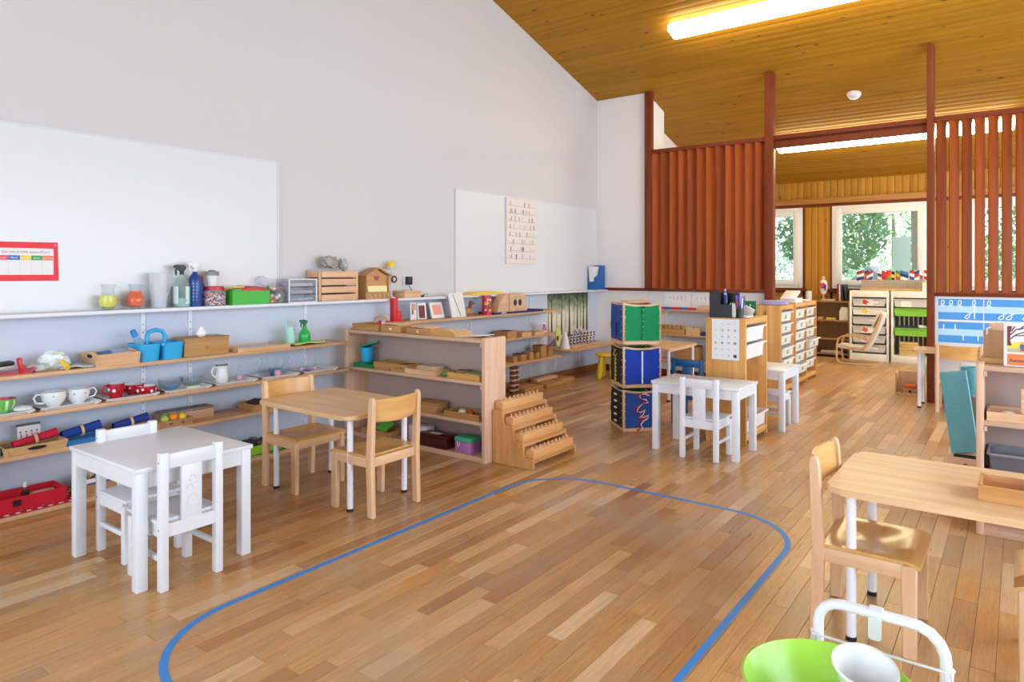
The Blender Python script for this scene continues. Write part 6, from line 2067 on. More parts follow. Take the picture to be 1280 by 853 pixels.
for k in range(6):
    o = finish('button', B().cyl((0.0, -S - 0.002, 0), (0.0, -S - 0.007, 0), 0.0045, None, 10), pc('#9aa69a', 0.4), t) if bt is None else bt.copy()
    if bt is not None:
        COL.objects.link(o)
    bt = o
    o.location = (0.008, 0, 0.05 + 0.046 * k)
finish('placket', B().bx(-0.006, 0.006, -S - 0.0025, -S + 0.003, 0.032, 0.298), pc('#0c6e42', 0.9), t)
finish('pocket', B().bx(-S - 0.0085, -S - 0.004, -0.10, 0.12, 0.165, 0.17), pc('#24407c', 0.9), t)
finish('strap', B().bx(-S - 0.011, -S - 0.005, -0.015, 0.012, 0.06, 0.17, 0.002), pc('#22366a', 0.9), t)
# wooden plate on the tower
one('top_plate', 'thin wooden plate lying on top of the cube tower', 'plate', B().bx(-0.10, 0.10, -0.10, 0.10, 0, 0.012, 0.003), BEECH, (ct[0] - 0.01, ct[1] + 0.02, 1.0395), rzc)

# ---------------------------------------------------------------- pine cabinets with plastic bins
def bin_mesh(w, d, hh_):
    """plastic tub: rim outside at the top, opens upward; front towards +x"""
    b = B()
    t_ = 0.004
    for s in (-1, 1):
        b.prism([(s * (w / 2 - 0.02), 0), (s * w / 2, hh_), (s * (w / 2 - t_), hh_), (s * (w / 2 - 0.02 - t_), 0)], 'x', -d / 2 + 0.01, d / 2 - 0.01)
        b.prism([(s * (d / 2 - 0.025), 0), (s * d / 2, hh_), (s * (d / 2 - t_), hh_), (s * (d / 2 - 0.025 - t_), 0)], 'y', -w / 2 + 0.012, w / 2 - 0.012)
    b.bx(-d / 2 + 0.025, d / 2 - 0.025, -w / 2 + 0.02, w / 2 - 0.02, 0, 0.004)
    b.bx(d / 2 - 0.004, d / 2 + 0.016, -w / 2 - 0.008, w / 2 + 0.008, hh_ - 0.012, hh_, 0.003)
    for s in (-1, 1):
        b.bx(-d / 2, d / 2, s * (w / 2 + 0.002) - 0.008, s * (w / 2 + 0.002) + 0.008, hh_ - 0.008, hh_)
    return b


def cabinet(name, label, x0, x1, y0, y1, H, bins, m, bin_h=0.115, pull=None, tags=None, rows=None, fill=None):
    """open towards +x; bins: list of rim heights"""
    t = thing(name, label, 'storage cabinet', (x0, y0, 0))
    D, W = x1 - x0, y1 - y0
    for y in (0, W - 0.022):
        finish('side_panel', B().bx(0, D, y, y + 0.022, 0, H, 0.004), m, t)
    finish('top', B().bx(0.0, D - 0.004, 0.022, W - 0.022, H - 0.05, H - 0.004, 0.003), m, t)
    finish('bottom', B().bx(0.0, D - 0.004, 0.022, W - 0.022, 0.03, 0.075, 0.003), m, t)
    finish('back', B().bx(0.0, 0.012, 0.022, W - 0.022, 0.076, H - 0.05), m, t)
    for k, z in enumerate(bins):
        p = (pull or {}).get(k, 0.0)
        d = finish('drawer', bin_mesh(W - 0.07, D - 0.035, bin_h), BINW, t)
        d.location = (D / 2 + 0.008 + p, W / 2, z - bin_h)
        if tags:
            finish('label', B().bx(D / 2 - 0.032, D / 2 - 0.0275, -0.055, 0.055, 0.025, 0.085), pc('#eceae4'), d)
            finish('sticker', B().bx(D / 2 - 0.03, D / 2 - 0.0255, -0.035, 0.035, 0.03, 0.08), pc(tags), d)
    return t


pc1 = cabinet('bin_cabinet', 'pine cabinet with a picture sheet on its side in the middle of the room', 2.565, 2.872, 5.085, 5.62, 0.945, [0.875, 0.745, 0.20], PINE, 0.118, {2: 0.012})
finish('sticker', B().bx(0.262, 0.2655, 0.20, 0.30, 0.115, 0.165), pc('#8fb87a'), pc1)
CT = 0.945
t = thing('picture_sheet', 'white sheet of small pictures stuck to the side of the pine cabinet', 'sheet', (2.615, 5.0845, 0.63))
finish('sheet', B().bx(0, 0.208, -0.0015, 0, 0, 0.305), PAPER, t)
f3 = flat_y(-0.0018, 0, 0)
rb = random.Random(31)
cb = {}
for i in range(4):
    for j in range(6):
        c = rb.choice(['#d8d8da', '#cfcfd2', '#b9b4b4', '#dadade', '#c8ccd0'])
        if (i, j) == (0, 2):
            c = '#f0a860'
        if (i, j) == (3, 0):
            c = '#3a3a3c'
        if (i, j) in ((1, 2), (3, 4), (3, 2)):
            c = '#7d8470'
        if (i, j) == (2, 4):
            c = '#d88a8a'
        u, v = 0.030 + 0.049 * i, 0.03 + 0.048 * j
        r_ = rb.uniform(0.008, 0.014)
        bb = cb.setdefault(c, B())
        if c == '#3a3a3c':
            bb.rect(u - 0.012, u + 0.012, v - 0.012, v + 0.012, f3)
        else:
            bb.poly([f3(u + r_ * rb.uniform(0.6, 1.1) * math.cos(a), v + r_ * rb.uniform(0.4, 1.1) * math.sin(a), 0) for a in [2 * PI * q / 9 for q in range(9)]])
for c, bb in cb.items():
    stuff(finish('pictures', bb, pc(c), t))
t = thing('file_box', 'black open file box with bottles and gadgets on the pine cabinet', 'file box', (2.675, 5.20, CT))
b = B()
b.prism([(-0.10, 0), (0.09, 0), (0.09, 0.185), (-0.10, 0.195)], 'x', -0.085, -0.081)
b.bx(-0.081, 0.085, -0.10, -0.096, 0, 0.10).bx(-0.081, 0.085, 0.086, 0.09, 0, 0.185).bx(-0.081, 0.085, -0.096, 0.086, 0, 0.004)
b.bx(0.081, 0.085, -0.096, 0.086, 0.0, 0.12)
b.bx(-0.081, 0.0, -0.10, -0.096, 0.10, 0.195)
finish('box', b, BLACK, t)
for k, (x, y, r_, hh_, c) in enumerate(((-0.04, -0.05, 0.018, 0.17, '#3c8a84'), (0.01, -0.06, 0.018, 0.15, '#243a9a'), (0.045, -0.05, 0.016, 0.165, '#2c2c34'), (0.0, 0.02, 0.02, 0.20, '#23306e'), (0.05, 0.03, 0.018, 0.18, '#d8d8de'), (-0.055, 0.03, 0.014, 0.215, '#b8b4cc'))):
    finish('bottle', B().lathe([(0, 0.005), (r_, 0.005), (r_, hh_ * 0.8), (r_ * 0.5, hh_ * 0.9), (r_ * 0.5, hh_), (0, hh_)], 12), pc(c, 0.35), t)
b = B().box((0, 0, 0.056), (0.085, 0.06, 0.11), (0, 0, 0), 0.003)
t = thing('teal_card_box', 'small teal and cream card box in front of the black file box', 'box', (2.755, 5.135, CT))
finish('box', B().bx(-0.03, 0.03, -0.02, 0.02, 0, 0.10, 0.002), pc('#3fa4b0'), t)
finish('card', B().bx(-0.012, 0.034, -0.0225, -0.0195, 0.008, 0.11), pc('#e4e6d6'), t)
t = thing('pen_cup', 'black cup stuffed with red and blue pens on the pine cabinet', 'pen cup', (2.815, 5.125, CT))
finish('cup', B().lathe([(0, 0), (0.027, 0), (0.027, 0.10), (0.024, 0.10), (0.024, 0.004), (0, 0.004)], 18), BLACK, t)
rb = random.Random(3)
for k in range(9):
    a = 2 * PI * k / 9
    finish('pen', B().cyl((0.010 * math.cos(a), 0.010 * math.sin(a), 0.006), (0.034 * math.cos(a), 0.034 * math.sin(a), rb.uniform(0.14, 0.185)), 0.0055, 0.0065, 8), pc(('#2b50b8', '#c42c3a', '#26348c', '#d8404a', '#2f6bc8', '#20263c', '#c83040', '#3a5ad0', '#e2e2ea')[k], 0.4), t)
t = thing('number_card', 'green card with a white figure 1 standing at the back of the pine cabinet', 'card', (2.775, 5.50, CT))
finish('card', B().bx(-0.045, 0.045, -0.004, 0.004, 0, 0.115), pc('#2f7f54'), t)
finish('numeral', text_mesh('1', 0.10, lambda u, v, l: Vector((u, -0.0045, v + 0.022))), PAPER, t)
one('white_book', 'white booklet leaning in front of the green number card', 'booklet', B().box((0, 0, 0.035), (0.08, 0.01, 0.09), (0.5, 0.5, 0.2), 0.002), PAPER, (2.80, 5.36, CT))
one('wooden_sticks', 'pale tray of paper strips lying on the pine cabinet', 'tray', B().bx(-0.06, 0.06, -0.07, 0.07, 0, 0.012, 0.003), pc('#efe6da'), (2.795, 5.25, CT))

tg = '#7fb068'
BZ = [0.865, 0.74, 0.615, 0.49, 0.365, 0.24]
cabinet('bin_cabinet', 'tall pine bin cabinet before the timber post, first of the row of three', 2.195, 2.50, 7.385, 7.885, 0.94, BZ, PINE, 0.105, {4: 0.02, 3: 0.02}, tg)
cabinet('bin_cabinet', 'pine bin cabinet in the passage, second of the row of three', 2.29, 2.485, 8.015, 8.525, 0.94, BZ, PINE, 0.105, {1: 0.02, 5: 0.03}, tg)
cabinet('bin_cabinet', 'pine bin cabinet in the passage, farthest of the row of three', 2.29, 2.475, 8.53, 9.04, 0.94, BZ, PINE, 0.105, {3: 0.05}, tg)
b = B()
for k in range(5):
    b.box((0.004 * (k % 3), 0, 0.006 + 0.008 * k), (0.24, 0.30, 0.0075), (0, 0, 0.06 * k), 0.001)
o = one('paper_stack', 'stack of lilac papers on the first bin cabinet', 'papers', b, pc('#a9a4cf'), (2.36, 7.62, 0.94))
o['kind'] = 'stuff' if False else ''
del o['kind']
t = thing('white_box', 'open white box with a tilted lid on the second bin cabinet', 'box', (2.385, 8.24, 0.94))
finish('box', B().bx(-0.085, 0.085, -0.15, 0.15, 0, 0.05, 0.003), pc('#efe8e2'), t)
finish('lid', B().box((0.0, -0.05, 0.085), (0.16, 0.30, 0.02), (0.28, 0.0, 0.05), 0.003), PAPER, t)
one('paper_stack', 'small stack of white papers on the farthest bin cabinet', 'papers', B().bx(-0.07, 0.07, -0.11, 0.11, 0, 0.02, 0.002), pc('#dcd8e8'), (2.38, 8.75, 0.94))

# ---------------------------------------------------------------- number shelves on the half wall
def wall_board(label, x0, x1, y0, zt):
    t = thing('wall_shelf', label, 'shelf', (x0, YW, zt))
    finish('board', B().bx(0, x1 - x0, y0 - YW, -0.002, -0.022, 0, 0.003), SHELFW, t)
    for x in (0.12, x1 - x0 - 0.1):
        finish('bracket', B().bx(x, x + 0.01, -0.2, -0.002, -0.06, -0.022), UPR, t)
    return t


wall_board('upper beech shelf on the half wall behind the cube tower, with the striped rod', 0.93, 2.15, 7.70, 0.842)
wall_board('middle beech shelf on the half wall behind the cube tower, with the digits', 0.93, 2.15, 7.70, 0.545)
wall_board('lowest beech shelf on the half wall behind the cube tower', 0.93, 2.15, 7.70, 0.235)
for k, (x, w, lab, n) in enumerate(((0.955, 0.345, 'white card with rows of tiny red dots, left of the pair on the half wall', 5), (1.305, 0.345, 'white card with tiny red dots, right of the pair behind the file box', 4))):
    t = thing('dot_card', lab, 'card', (x, YW - 0.0045, 0.85))
    finish('card', B().bx(0, w, -0.002, 0.002, 0, 0.195), PAPER, t)
    f3 = flat_y(-0.0024, 0, 0)
    b = B()
    for i in range(n):
        for j in range(i + 1):
            b.poly([f3(p[0], p[1], 0) for p in arc(0.07 + 0.05 * i, 0.125 - 0.016 * (j - i / 2.0), 0.006, 0, 360, 8)[:-1]])
    stuff(finish('dots', b, pc('#d8506a'), t))
t = thing('counting_rod', 'long wooden rod with blue and red sections on the upper number shelf', 'rod', (0.94, 7.735, 0.842))
for k in range(5):
    finish('section', B().bx(0.1 * k + 0.0005, 0.1 * k + 0.0995, -0.012, 0.012, 0, 0.028, 0.001), pc('#c8242e' if k % 2 == 0 else '#2a6ab4', 0.4), t)
one('wooden_box', 'plain light wooden box at the right of the striped rod', 'box', B().bx(0, 0.17, -0.05, 0.05, 0, 0.055, 0.003), BEECHTOP, (1.465, 7.78, 0.842))
t = thing('digit_box', 'long wooden box with black digits on its front on the middle number shelf', 'box', (0.945, 7.74, 0.545))
finish('box', B().bx(0, 0.365, -0.03, 0.08, 0, 0.055, 0.002), TINW, t)
finish('front', B().bx(0, 0.365, -0.03, -0.02, 0.056, 0.115, 0.002), TINW, t)
for k in range(6):
    finish('digit', text_mesh(str(3 + k), 0.06, lambda u, v, l, k=k: Vector((0.045 + 0.055 * k + u, -0.0306, 0.066 + v))), BLACK, t)
t = thing('wooden_box', 'pale wooden box with a notched top right of the digits', 'box', (1.325, 7.74, 0.545))
finish('box', B().prism([(0, 0), (0.17, 0), (0.17, 0.095), (0.11, 0.095), (0.09, 0.080), (0.07, 0.095), (0, 0.095)], 'y', -0.03, 0.08), BEECHTOP, t)
one('blue_box', 'small navy box on the middle number shelf', 'box', B().bx(0, 0.07, -0.03, 0.05, 0, 0.045, 0.003), pc('#2c3a78'), (1.51, 7.74, 0.545))
one('wooden_box', 'small beech box at the end of the middle number shelf', 'box', B().bx(0, 0.09, -0.03, 0.05, 0, 0.055, 0.003), BEECH, (1.60, 7.74, 0.545))
t = thing('wooden_box', 'tall wooden box with a dark side on the lowest number shelf', 'box', (1.18, 7.74, 0.235))
finish('box', B().bx(0, 0.30, -0.035, 0.12, 0, 0.17, 0.003), TINW, t)
finish('lid', B().bx(0.002, 0.298, -0.033, 0.118, 0.171, 0.182), pc('#8a5a34'), t)

# ---------------------------------------------------------------- back room
t = thing('low_bookcase', 'low brown bookcase under the windows left of the white drawer cabinets', 'bookcase', (1.70, 11.2, 0))
DBW = wood('bookcase_wood', '#a9825c', '#94704c', 0.55)
W, D, H = 0.755, 0.27, 0.855
for a in (0, W - 0.024):
    finish('side_panel', B().bx(a, a + 0.024, 0, D, 0, H, 0.002), DBW, t)
for z in (H, 0.565, 0.285, 0.06):
    finish('shelf', B().bx(0.024, W - 0.024, 0.0, D - 0.012, z - 0.024, z, 0.002), DBW, t)
finish('back', B().bx(0.024, W - 0.024, D - 0.011, D, 0, H - 0.03), DBW, t)
t = thing('flag_doll', 'little figure wrapped in a flag on a wooden stand on the low bookcase', 'figurine', (2.07, 11.30, 0.855))
finish('stand', B().lathe([(0, 0), (0.045, 0), (0.045, 0.02), (0.012, 0.03), (0.012, 0.10), (0, 0.10)], 16), BEECH[2], t)
finish('flag', B().lathe([(0.0, 0.09), (0.03, 0.10), (0.055, 0.20), (0.04, 0.30), (0.015, 0.325), (0, 0.33)], 12, m=Matrix.Diagonal((1.1, 0.6, 1, 1))), pc('#e8e2e6'), t)
finish('stripe', B().lathe([(0.056, 0.19), (0.0565, 0.22), (0.048, 0.27)], 8, arc=2.2, m=Matrix.Rotation(-2.4, 4, 'Z') @ Matrix.Diagonal((1.12, 0.66, 1, 1))), pc('#c83844'), t)
finish('stripe', B().lathe([(0.045, 0.155), (0.057, 0.205), (0.05, 0.25)], 8, arc=1.6, m=Matrix.Rotation(-1.1, 4, 'Z') @ Matrix.Diagonal((1.12, 0.66, 1, 1))), pc('#2c3c8c'), t)
finish('head', B().ball((0, 0, 0.345), 0.026, 12), pc('#d8b48c'), t)
one('paper_roll', 'white paper roll standing on the bookcase beside the flag figure', 'roll', B().lathe([(0, 0), (0.042, 0), (0.042, 0.14), (0.02, 0.14), (0.018, 0.13), (0, 0.13)], 18), PAPER, (1.86, 11.30, 0.855))
one('flat_book', 'pale closed book lying on top of the low bookcase', 'book', B().bx(-0.06, 0.06, -0.08, 0.08, 0, 0.02, 0.002), pc('#d8cdbc'), (2.19, 11.30, 0.855))
for k, (x, th, hh_, c, lab, tilt) in enumerate(((2.285, 0.022, 0.255, '#8c2430', 'dark red book standing on the low bookcase', 0.0), (2.312, 0.02, 0.25, '#e0dadc', 'white book standing between the dark books', 0.0), (2.352, 0.024, 0.245, '#3a4256', 'dark blue book leaning on the white one', -0.10), (2.405, 0.03, 0.25, '#2c2e34', 'black folder leaning at the end of the books', -0.15))):
    one('book', lab, 'book', B().bx(-th / 2, th / 2, -0.09, 0.09, 0, hh_, 0.002), pc(c), (x, 11.32, 0.857 + abs(tilt) * th * 0.5), 0, 'books on the low bookcase').rotation_euler = (0, tilt, 0)
one('yellow_box', 'flat yellow box in the upper compartment of the low bookcase', 'box', B().bx(0, 0.13, -0.05, 0.05, 0, 0.03, 0.002), pc('#e3bc3e'), (2.12, 11.29, 0.565))
one('wooden_box', 'tiny wooden box in the upper compartment of the low bookcase', 'box', B().bx(0, 0.07, -0.04, 0.04, 0, 0.035, 0.002), BEECH, (2.0, 11.29, 0.565))
one('paper_stack', 'upright white papers in the upper compartment of the low bookcase', 'papers', B().prism([(0, 0), (0.115, 0), (0.115, 0.19), (0.03, 0.20), (0.0, 0.13)], 'y', -0.05, 0.05), PAPER, (2.305, 11.29, 0.565))
one('paper_stack', 'flat pale papers at the bottom of the low bookcase', 'papers', B().bx(0, 0.30, -0.08, 0.08, 0, 0.035, 0.002), pc('#b8aca4'), (2.05, 11.29, 0.06))


def white_cabinet(label, x0, x1, y0, H):
    t = thing('drawer_cabinet', label, 'drawer cabinet', (x0, y0, 0))
    W, D = x1 - x0, 0.30
    for a in (0, W - 0.028):
        finish('side_panel', B().bx(a, a + 0.028, 0, D, 0, H, 0.003), CREAMM, t)
    finish('top', B().bx(0.028, W - 0.028, 0.002, D, H - 0.095, H - 0.002, 0.002), CREAMM, t)
    finish('plinth', B().bx(0.028, W - 0.028, 0.002, D, 0.0, 0.10, 0.002), CREAMM, t)
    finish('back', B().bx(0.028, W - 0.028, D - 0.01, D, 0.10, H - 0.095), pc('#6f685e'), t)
    return t, W


def front_bin(t, W, z, h_, m, name='drawer'):
    w = W - 0.066
    b = B()
    b.prism([(-w / 2 + 0.02, 0), (w / 2 - 0.02, 0), (w / 2, h_), (-w / 2, h_)], 'y', -0.004, 0.004)
    b.bx(-w / 2 - 0.004, w / 2 + 0.004, -0.014, 0.01, h_ - 0.012, h_ + 0.002, 0.003)
    for s in (-1, 1):
        b.prism([(s * (w / 2 - 0.02), 0), (s * w / 2, h_), (s * (w / 2 - 0.004), h_), (s * (w / 2 - 0.024), 0)], 'y', 0.004, 0.25)
    b.bx(-w / 2 + 0.02, w / 2 - 0.02, 0.004, 0.25, 0, 0.004)
    b.prism([(-w / 2 + 0.02, 0), (w / 2 - 0.02, 0), (w / 2, h_), (-w / 2, h_)], 'y', 0.25, 0.254)
    o = finish(name, b, m, t)
    o.location = (W / 2, 0.012, z)
    return o


CLB = pm('translucent_bin', '#cfcdc6', 0.4, noise=0.03)
CWB = pm('cream_bin', '#ece6d8', 0.4, noise=0.03)
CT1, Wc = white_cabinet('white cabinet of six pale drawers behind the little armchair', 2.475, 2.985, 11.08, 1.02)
rows = (0.795, 0.665, 0.53, 0.395, 0.26, 0.125)
for k, z in enumerate(rows):
    d = front_bin(CT1, Wc, z, 0.105, CWB if k == 1 else CLB)
    finish('label', B().bx(0.02, 0.12, -0.0055, -0.0045, 0.045, 0.07), pc('#efeeec'), d)
    if k in (0, 1, 3, 4):
        c = ('#d8402f', '#f0cf2c', None, '#e8622c', '#d88ac0')[k]
        finish('sticker', B().bx(-0.10, 0.0, -0.0055, -0.0043, 0.01, 0.095) if k in (1, 4) else B().bx(-0.10, 0.06, -0.0052, -0.0043, 0.01, 0.095), pc('#f2efe6'), d)
        q_ = [(-0.05 + 0.04 * (1 + 0.3 * math.cos(5 * a + k)) * math.cos(a), 0.055 + 0.032 * (1 + 0.25 * math.sin(4 * a)) * math.sin(a)) for a in [2 * PI * i / 30 for i in range(30)]]
        finish('animal', B().prism(q_, 'y', -0.0068, -0.0056), pc(c), d)
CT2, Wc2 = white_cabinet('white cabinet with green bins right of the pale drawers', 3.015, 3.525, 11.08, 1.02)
for k, (z, m) in enumerate(((0.795, CLB), (0.665, pc('#86c832', 0.4)), (0.385, pc('#86c832', 0.4)))):
    d = front_bin(CT2, Wc2, z, 0.11, m)
    if k == 0:
        finish('label', B().bx(-0.13, 0.0, -0.0055, -0.0045, 0.0, 0.085), pc('#efeeec'), d)
    else:
        finish('handle', B().bx(-0.10, 0.10, -0.022, -0.014, 0.10, 0.112, 0.003), pc('#86c832', 0.4), d)
for z0, z1 in ((0.50, 0.655), (0.11, 0.38)):
    for k in range(7):
        finish('rod', B().cyl((0.09 + 0.058 * k, 0.16, z0), (0.09 + 0.058 * k, 0.16, z1), 0.010, None, 8), pc('#cfc8be'), CT2)
finish('contents', B().box((0.25, 0.11, 0.505), (0.36, 0.12, 0.03), (0, 0, 0.03), 0.008), pc('#33384a'), CT2)
finish('contents', B().box((0.38, 0.08, 0.52), (0.10, 0.08, 0.04), (0, 0.1, 0.3), 0.01), pc('#e6e6ea'), CT2)
for k in range(5):
    one('board_stack', 'pale wooden board, %s of the stack in the white cabinet' % ('lowest', 'second from the bottom', 'middle', 'second from the top', 'topmost')[k], 'board', B().bx(0, 0.23, -0.062, 0.062, 0.001, 0.038, 0.003), wood('pale_board', '#e6c886', '#d4b06a', 0.5) if k == 0 else bpy_last, (3.12 + 0.003 * (k % 2), 11.16, 0.1005 + 0.039 * k), 0, 'boards stacked in the white cabinet')
    if k == 0:
        bpy_last = [bpy.data.materials['pale_board_' + a] for a in 'xyz']

# flags on a rack
t = thing('flag_rack', 'long wooden base with a wire rack for flags on the white cabinets', 'rack', (2.60, 11.25, 1.02))
finish('base', B().bx(0, 0.84, -0.06, 0.06, 0, 0.03, 0.003), MAPLE, t)
for k in range(22):
    finish('wire', B().cyl((0.02 + 0.038 * k, -0.03, 0.03), (0.02 + 0.038 * k, -0.03, 0.155), 0.0035, None, 6), pc('#b0a090'), t)
for z in (0.06, 0.095, 0.13, 0.155):
    finish('wire', B().cyl((0.01, -0.034, z), (0.83, -0.034, z), 0.0035, None, 6), pc('#b0a090'), t)
finish('fill_panel', B().bx(0.02, 0.82, -0.01, 0.0, 0.03, 0.15), pc('#c9b8a4'), t)
flags = [('#c0283a', '#ffffff', '#2a3c8c'), ('#28408c', '#e8602c', '#c8402c'), ('#b02c3c', '#f0f0f0', '#2c4a94'), ('#f4f4f4', '#2f4488', '#f4f4f4'), ('#c82c34', '#c82c34', '#b82430'), ('#1e1e20', '#f0c81e', '#1e1e20'), ('#c83c34', '#d8502c', '#6f9a3c'), ('#5c9a4a', '#e0b43c', '#c84a34'), ('#2f7ac0', '#1e2c5c', '#eaeaee'), ('#cfd0dc', '#b08ab0', '#e6e6ea'), ('#c42c44', '#f4f2f2', '#3450a0'), ('#f0f0f2', '#c82c3c', '#5c94cc'), ('#2c4488', '#c02c38', '#f0f0f0'), ('#c02838', '#f4f0f0', '#b82838')]
desc = ['red, white and blue', 'blue and orange', 'red with a white and blue band', 'white with a blue band', 'plain red', 'black and yellow', 'orange red and green', 'green, yellow and red', 'blue and navy', 'pale lilac', 'red, white and dark blue', 'white, red and light blue', 'dark blue and red', 'red and white']
for k, cs in enumerate(flags):
    x = 2.64 + 0.059 * k
    t = thing('table_flag', 'small %s flag, %s in the flag rack' % (desc[k], ('first', 'second', 'third', 'fourth', 'fifth', 'sixth', 'seventh', 'eighth', 'ninth', 'tenth', 'eleventh', 'twelfth', 'thirteenth', 'last')[k]), 'flag', (x, 11.255 + 0.02 * (k % 2), 1.05), 0, 'flags in the rack')
    finish('pole', B().cyl((0, 0, 0), (0, 0, 0.275), 0.004, None, 6), BEECH[2], t)
    dr = 0.35 + 0.25 * ((k * 7) % 5) / 4
    sg = -1 if k in (0, 1, 2, 6, 9, 12) else 1
    for i, c in enumerate(cs):
        def fl_(u, v, i=i):
            x_ = sg * u * 0.10
            return Vector((x_, -0.004 - 0.012 * math.sin(u * 5), 0.272 - (i + v) * 0.044 - u * 0.085 * dr))
        b = B().grid(fl_, 5, 1)
        r_ = bmesh.ops.extrude_face_region(b.bm, geom=b.bm.faces[:])
        bmesh.ops.translate(b.bm, vec=(0, 0.002, 0), verts=[g for g in r_['geom'] if isinstance(g, bmesh.types.BMVert)])
        finish('stripe', b, pc(c, 0.7), t)
t = thing('white_gift', 'small white box with a drawn face and yellow lid right of the flags', 'box', (3.455, 11.18, 1.02))
finish('box', B().bx(-0.06, 0.06, -0.05, 0.05, 0, 0.12, 0.008), pc('#f4f0e6'), t)
finish('lid', B().bx(-0.062, 0.062, -0.052, 0.052, 0.121, 0.135, 0.004), pc('#f0d468'), t)
b = B().box((-0.025, -0.0505, 0.07), (0.012, 0.002, 0.016)).box((0.02, -0.0505, 0.07), (0.012, 0.002, 0.016)).box((0.0, -0.0505, 0.04), (0.03, 0.002, 0.006))
stuff(finish('drawing', b, pc('#9a9a8c'), t))

# little bentwood armchair, facing left
t = thing('armchair', 'small bentwood armchair with cream cushion before the white drawer cabinet', 'armchair', (2.40, 10.42, 0))
BENT = wood('bentwood', '#e0bd8c', '#d0a774', 0.4)
for y in (0.02, 0.38):
    P = [(0.52, 0.025), (0.30, 0.018), (0.12, 0.016), (0.055, 0.03), (0.03, 0.07), (0.025, 0.15), (0.03, 0.28), (0.05, 0.36), (0.10, 0.395), (0.20, 0.40), (0.34, 0.385), (0.42, 0.375)]
    b = B()
    A = []
    for i, p in enumerate(P):
        a, c = P[max(0, i - 1)], P[min(len(P) - 1, i + 1)]
        tx, tz = c[0] - a[0], c[1] - a[1]
        L = math.hypot(tx, tz)
        nx, nz = -tz / L * 0.009, tx / L * 0.009
        A.append((p[0] + nx, p[1] + nz, p[0] - nx, p[1] - nz))
    for s0, s1 in zip(A, A[1:]):
        for q in (0,):
            b.prism([(s0[0], s0[1]), (s1[0], s1[1]), (s1[2], s1[3]), (s0[2], s0[3])], 'y', y - 0.02, y + 0.02)
    bmesh.ops.remove_doubles(b.bm, verts=b.bm.verts[:], dist=0.0004)
    finish('bent_frame', b, BENT[0], t)
    finish('back_rail', B().prism([(0.14, 0.23), (0.36, 0.205), (0.42, 0.30), (0.60, 0.70), (0.585, 0.71), (0.40, 0.31), (0.35, 0.222), (0.14, 0.245)], 'y', (y + 0.02) if y < 0.2 else (y - 0.035), (y + 0.035) if y < 0.2 else (y - 0.02)), BENT[2], t)
P = [(0.0, 0.235), (0.03, 0.275), (0.10, 0.275), (0.20, 0.25), (0.33, 0.235), (0.375, 0.25), (0.42, 0.34), (0.50, 0.53), (0.56, 0.68), (0.585, 0.735), (0.61, 0.735), (0.615, 0.70), (0.55, 0.52), (0.46, 0.31), (0.405, 0.205), (0.37, 0.19), (0.20, 0.205), (0.05, 0.225)]
finish('cushion', B().prism(P, 'y', 0.06, 0.34, 0.012), CREAMF, t)
finish('head_pad', B().prism([(0.475, 0.52), (0.54, 0.68), (0.575, 0.73), (0.555, 0.735), (0.515, 0.69), (0.455, 0.54)], 'y', 0.07, 0.33, 0.006), CREAMF, t)

# crate and green board by the right post
t = thing('open_crate', 'open slatted wooden crate on the floor before the right timber post', 'crate', (3.455, 8.17, 0))
for k in range(5):
    finish('slat', B().bx(0.004 + 0.046 * k, 0.048 + 0.046 * k, 0.18, 0.19, 0, 0.235, 0.001), BEECH, t)
finish('side_panel', B().prism([(0, 0), (0.19, 0), (0.19, 0.235), (0.13, 0.235), (0.0, 0.19)], 'x', -0.012, 0.0), BEECH, t) if False else finish('side_panel', B().bx(-0.012, 0.0, 0.0, 0.19, 0, 0.235, 0.002), BEECH, t)
finish('side_panel', B().bx(0.234, 0.246, 0.0, 0.19, 0, 0.235, 0.002), BEECH, t)
finish('bottom', B().bx(0, 0.234, 0, 0.18, 0, 0.012), BEECH, t)
for k in range(5):
    finish('front_slat', B().bx(0.004 + 0.046 * k, 0.044 + 0.046 * k, -0.01, -0.001, 0, 0.03, 0.001), BEECH, t)
t = thing('toy_house', 'wooden toy with holes and an orange red top lying in the open crate', 'toy', (3.575, 8.255, 0.0125))
finish('body', B().bx(-0.07, 0.07, -0.05, 0.05, 0, 0.06, 0.004), TINW, t)
finish('top', B().bx(-0.055, 0.06, -0.045, 0.055, 0.061, 0.095, 0.01), pc('#e8603c'), t)
finish('hole', B().cyl((0.0, -0.052, 0.03), (0.0, -0.049, 0.03), 0.014, None, 14), DARK, t)
one('green_board', 'thin green board leaning upright beside the table leg and right post', 'board', B().bx(-0.012, 0.012, -0.14, 0.14, 0, 0.50, 0.003), pc('#5c9a34'), (3.695, 8.15, 0))

# ---------------------------------------------------------------- letter cards on the right half wall
t = thing('backing_sheet', 'white backing sheet behind the blue letter cards on the right half wall', 'panel', (3.825, YW - 0.003, 0.30))
finish('sheet', B().bx(0, 1.3, -0.002, 0.002, 0, 0.742), PAPER, t)
FY = YW - 0.0065
BL1, BL2 = pc('#4a9be2', 0.5), pc('#b9def4', 0.5)
lt = {'l': [(0.0, 0.0), (0.30, 0.14), (0.50, 0.50), (0.46, 0.88), (0.30, 0.98), (0.16, 0.80), (0.14, 0.30), (0.24, 0.04), (0.44, 0.0), (0.6, 0.08)]}


def loop(u, v, s, hh_):
    return [(u + 0.6 * s * p[0], v + hh_ * p[1]) for p in lt['l']]


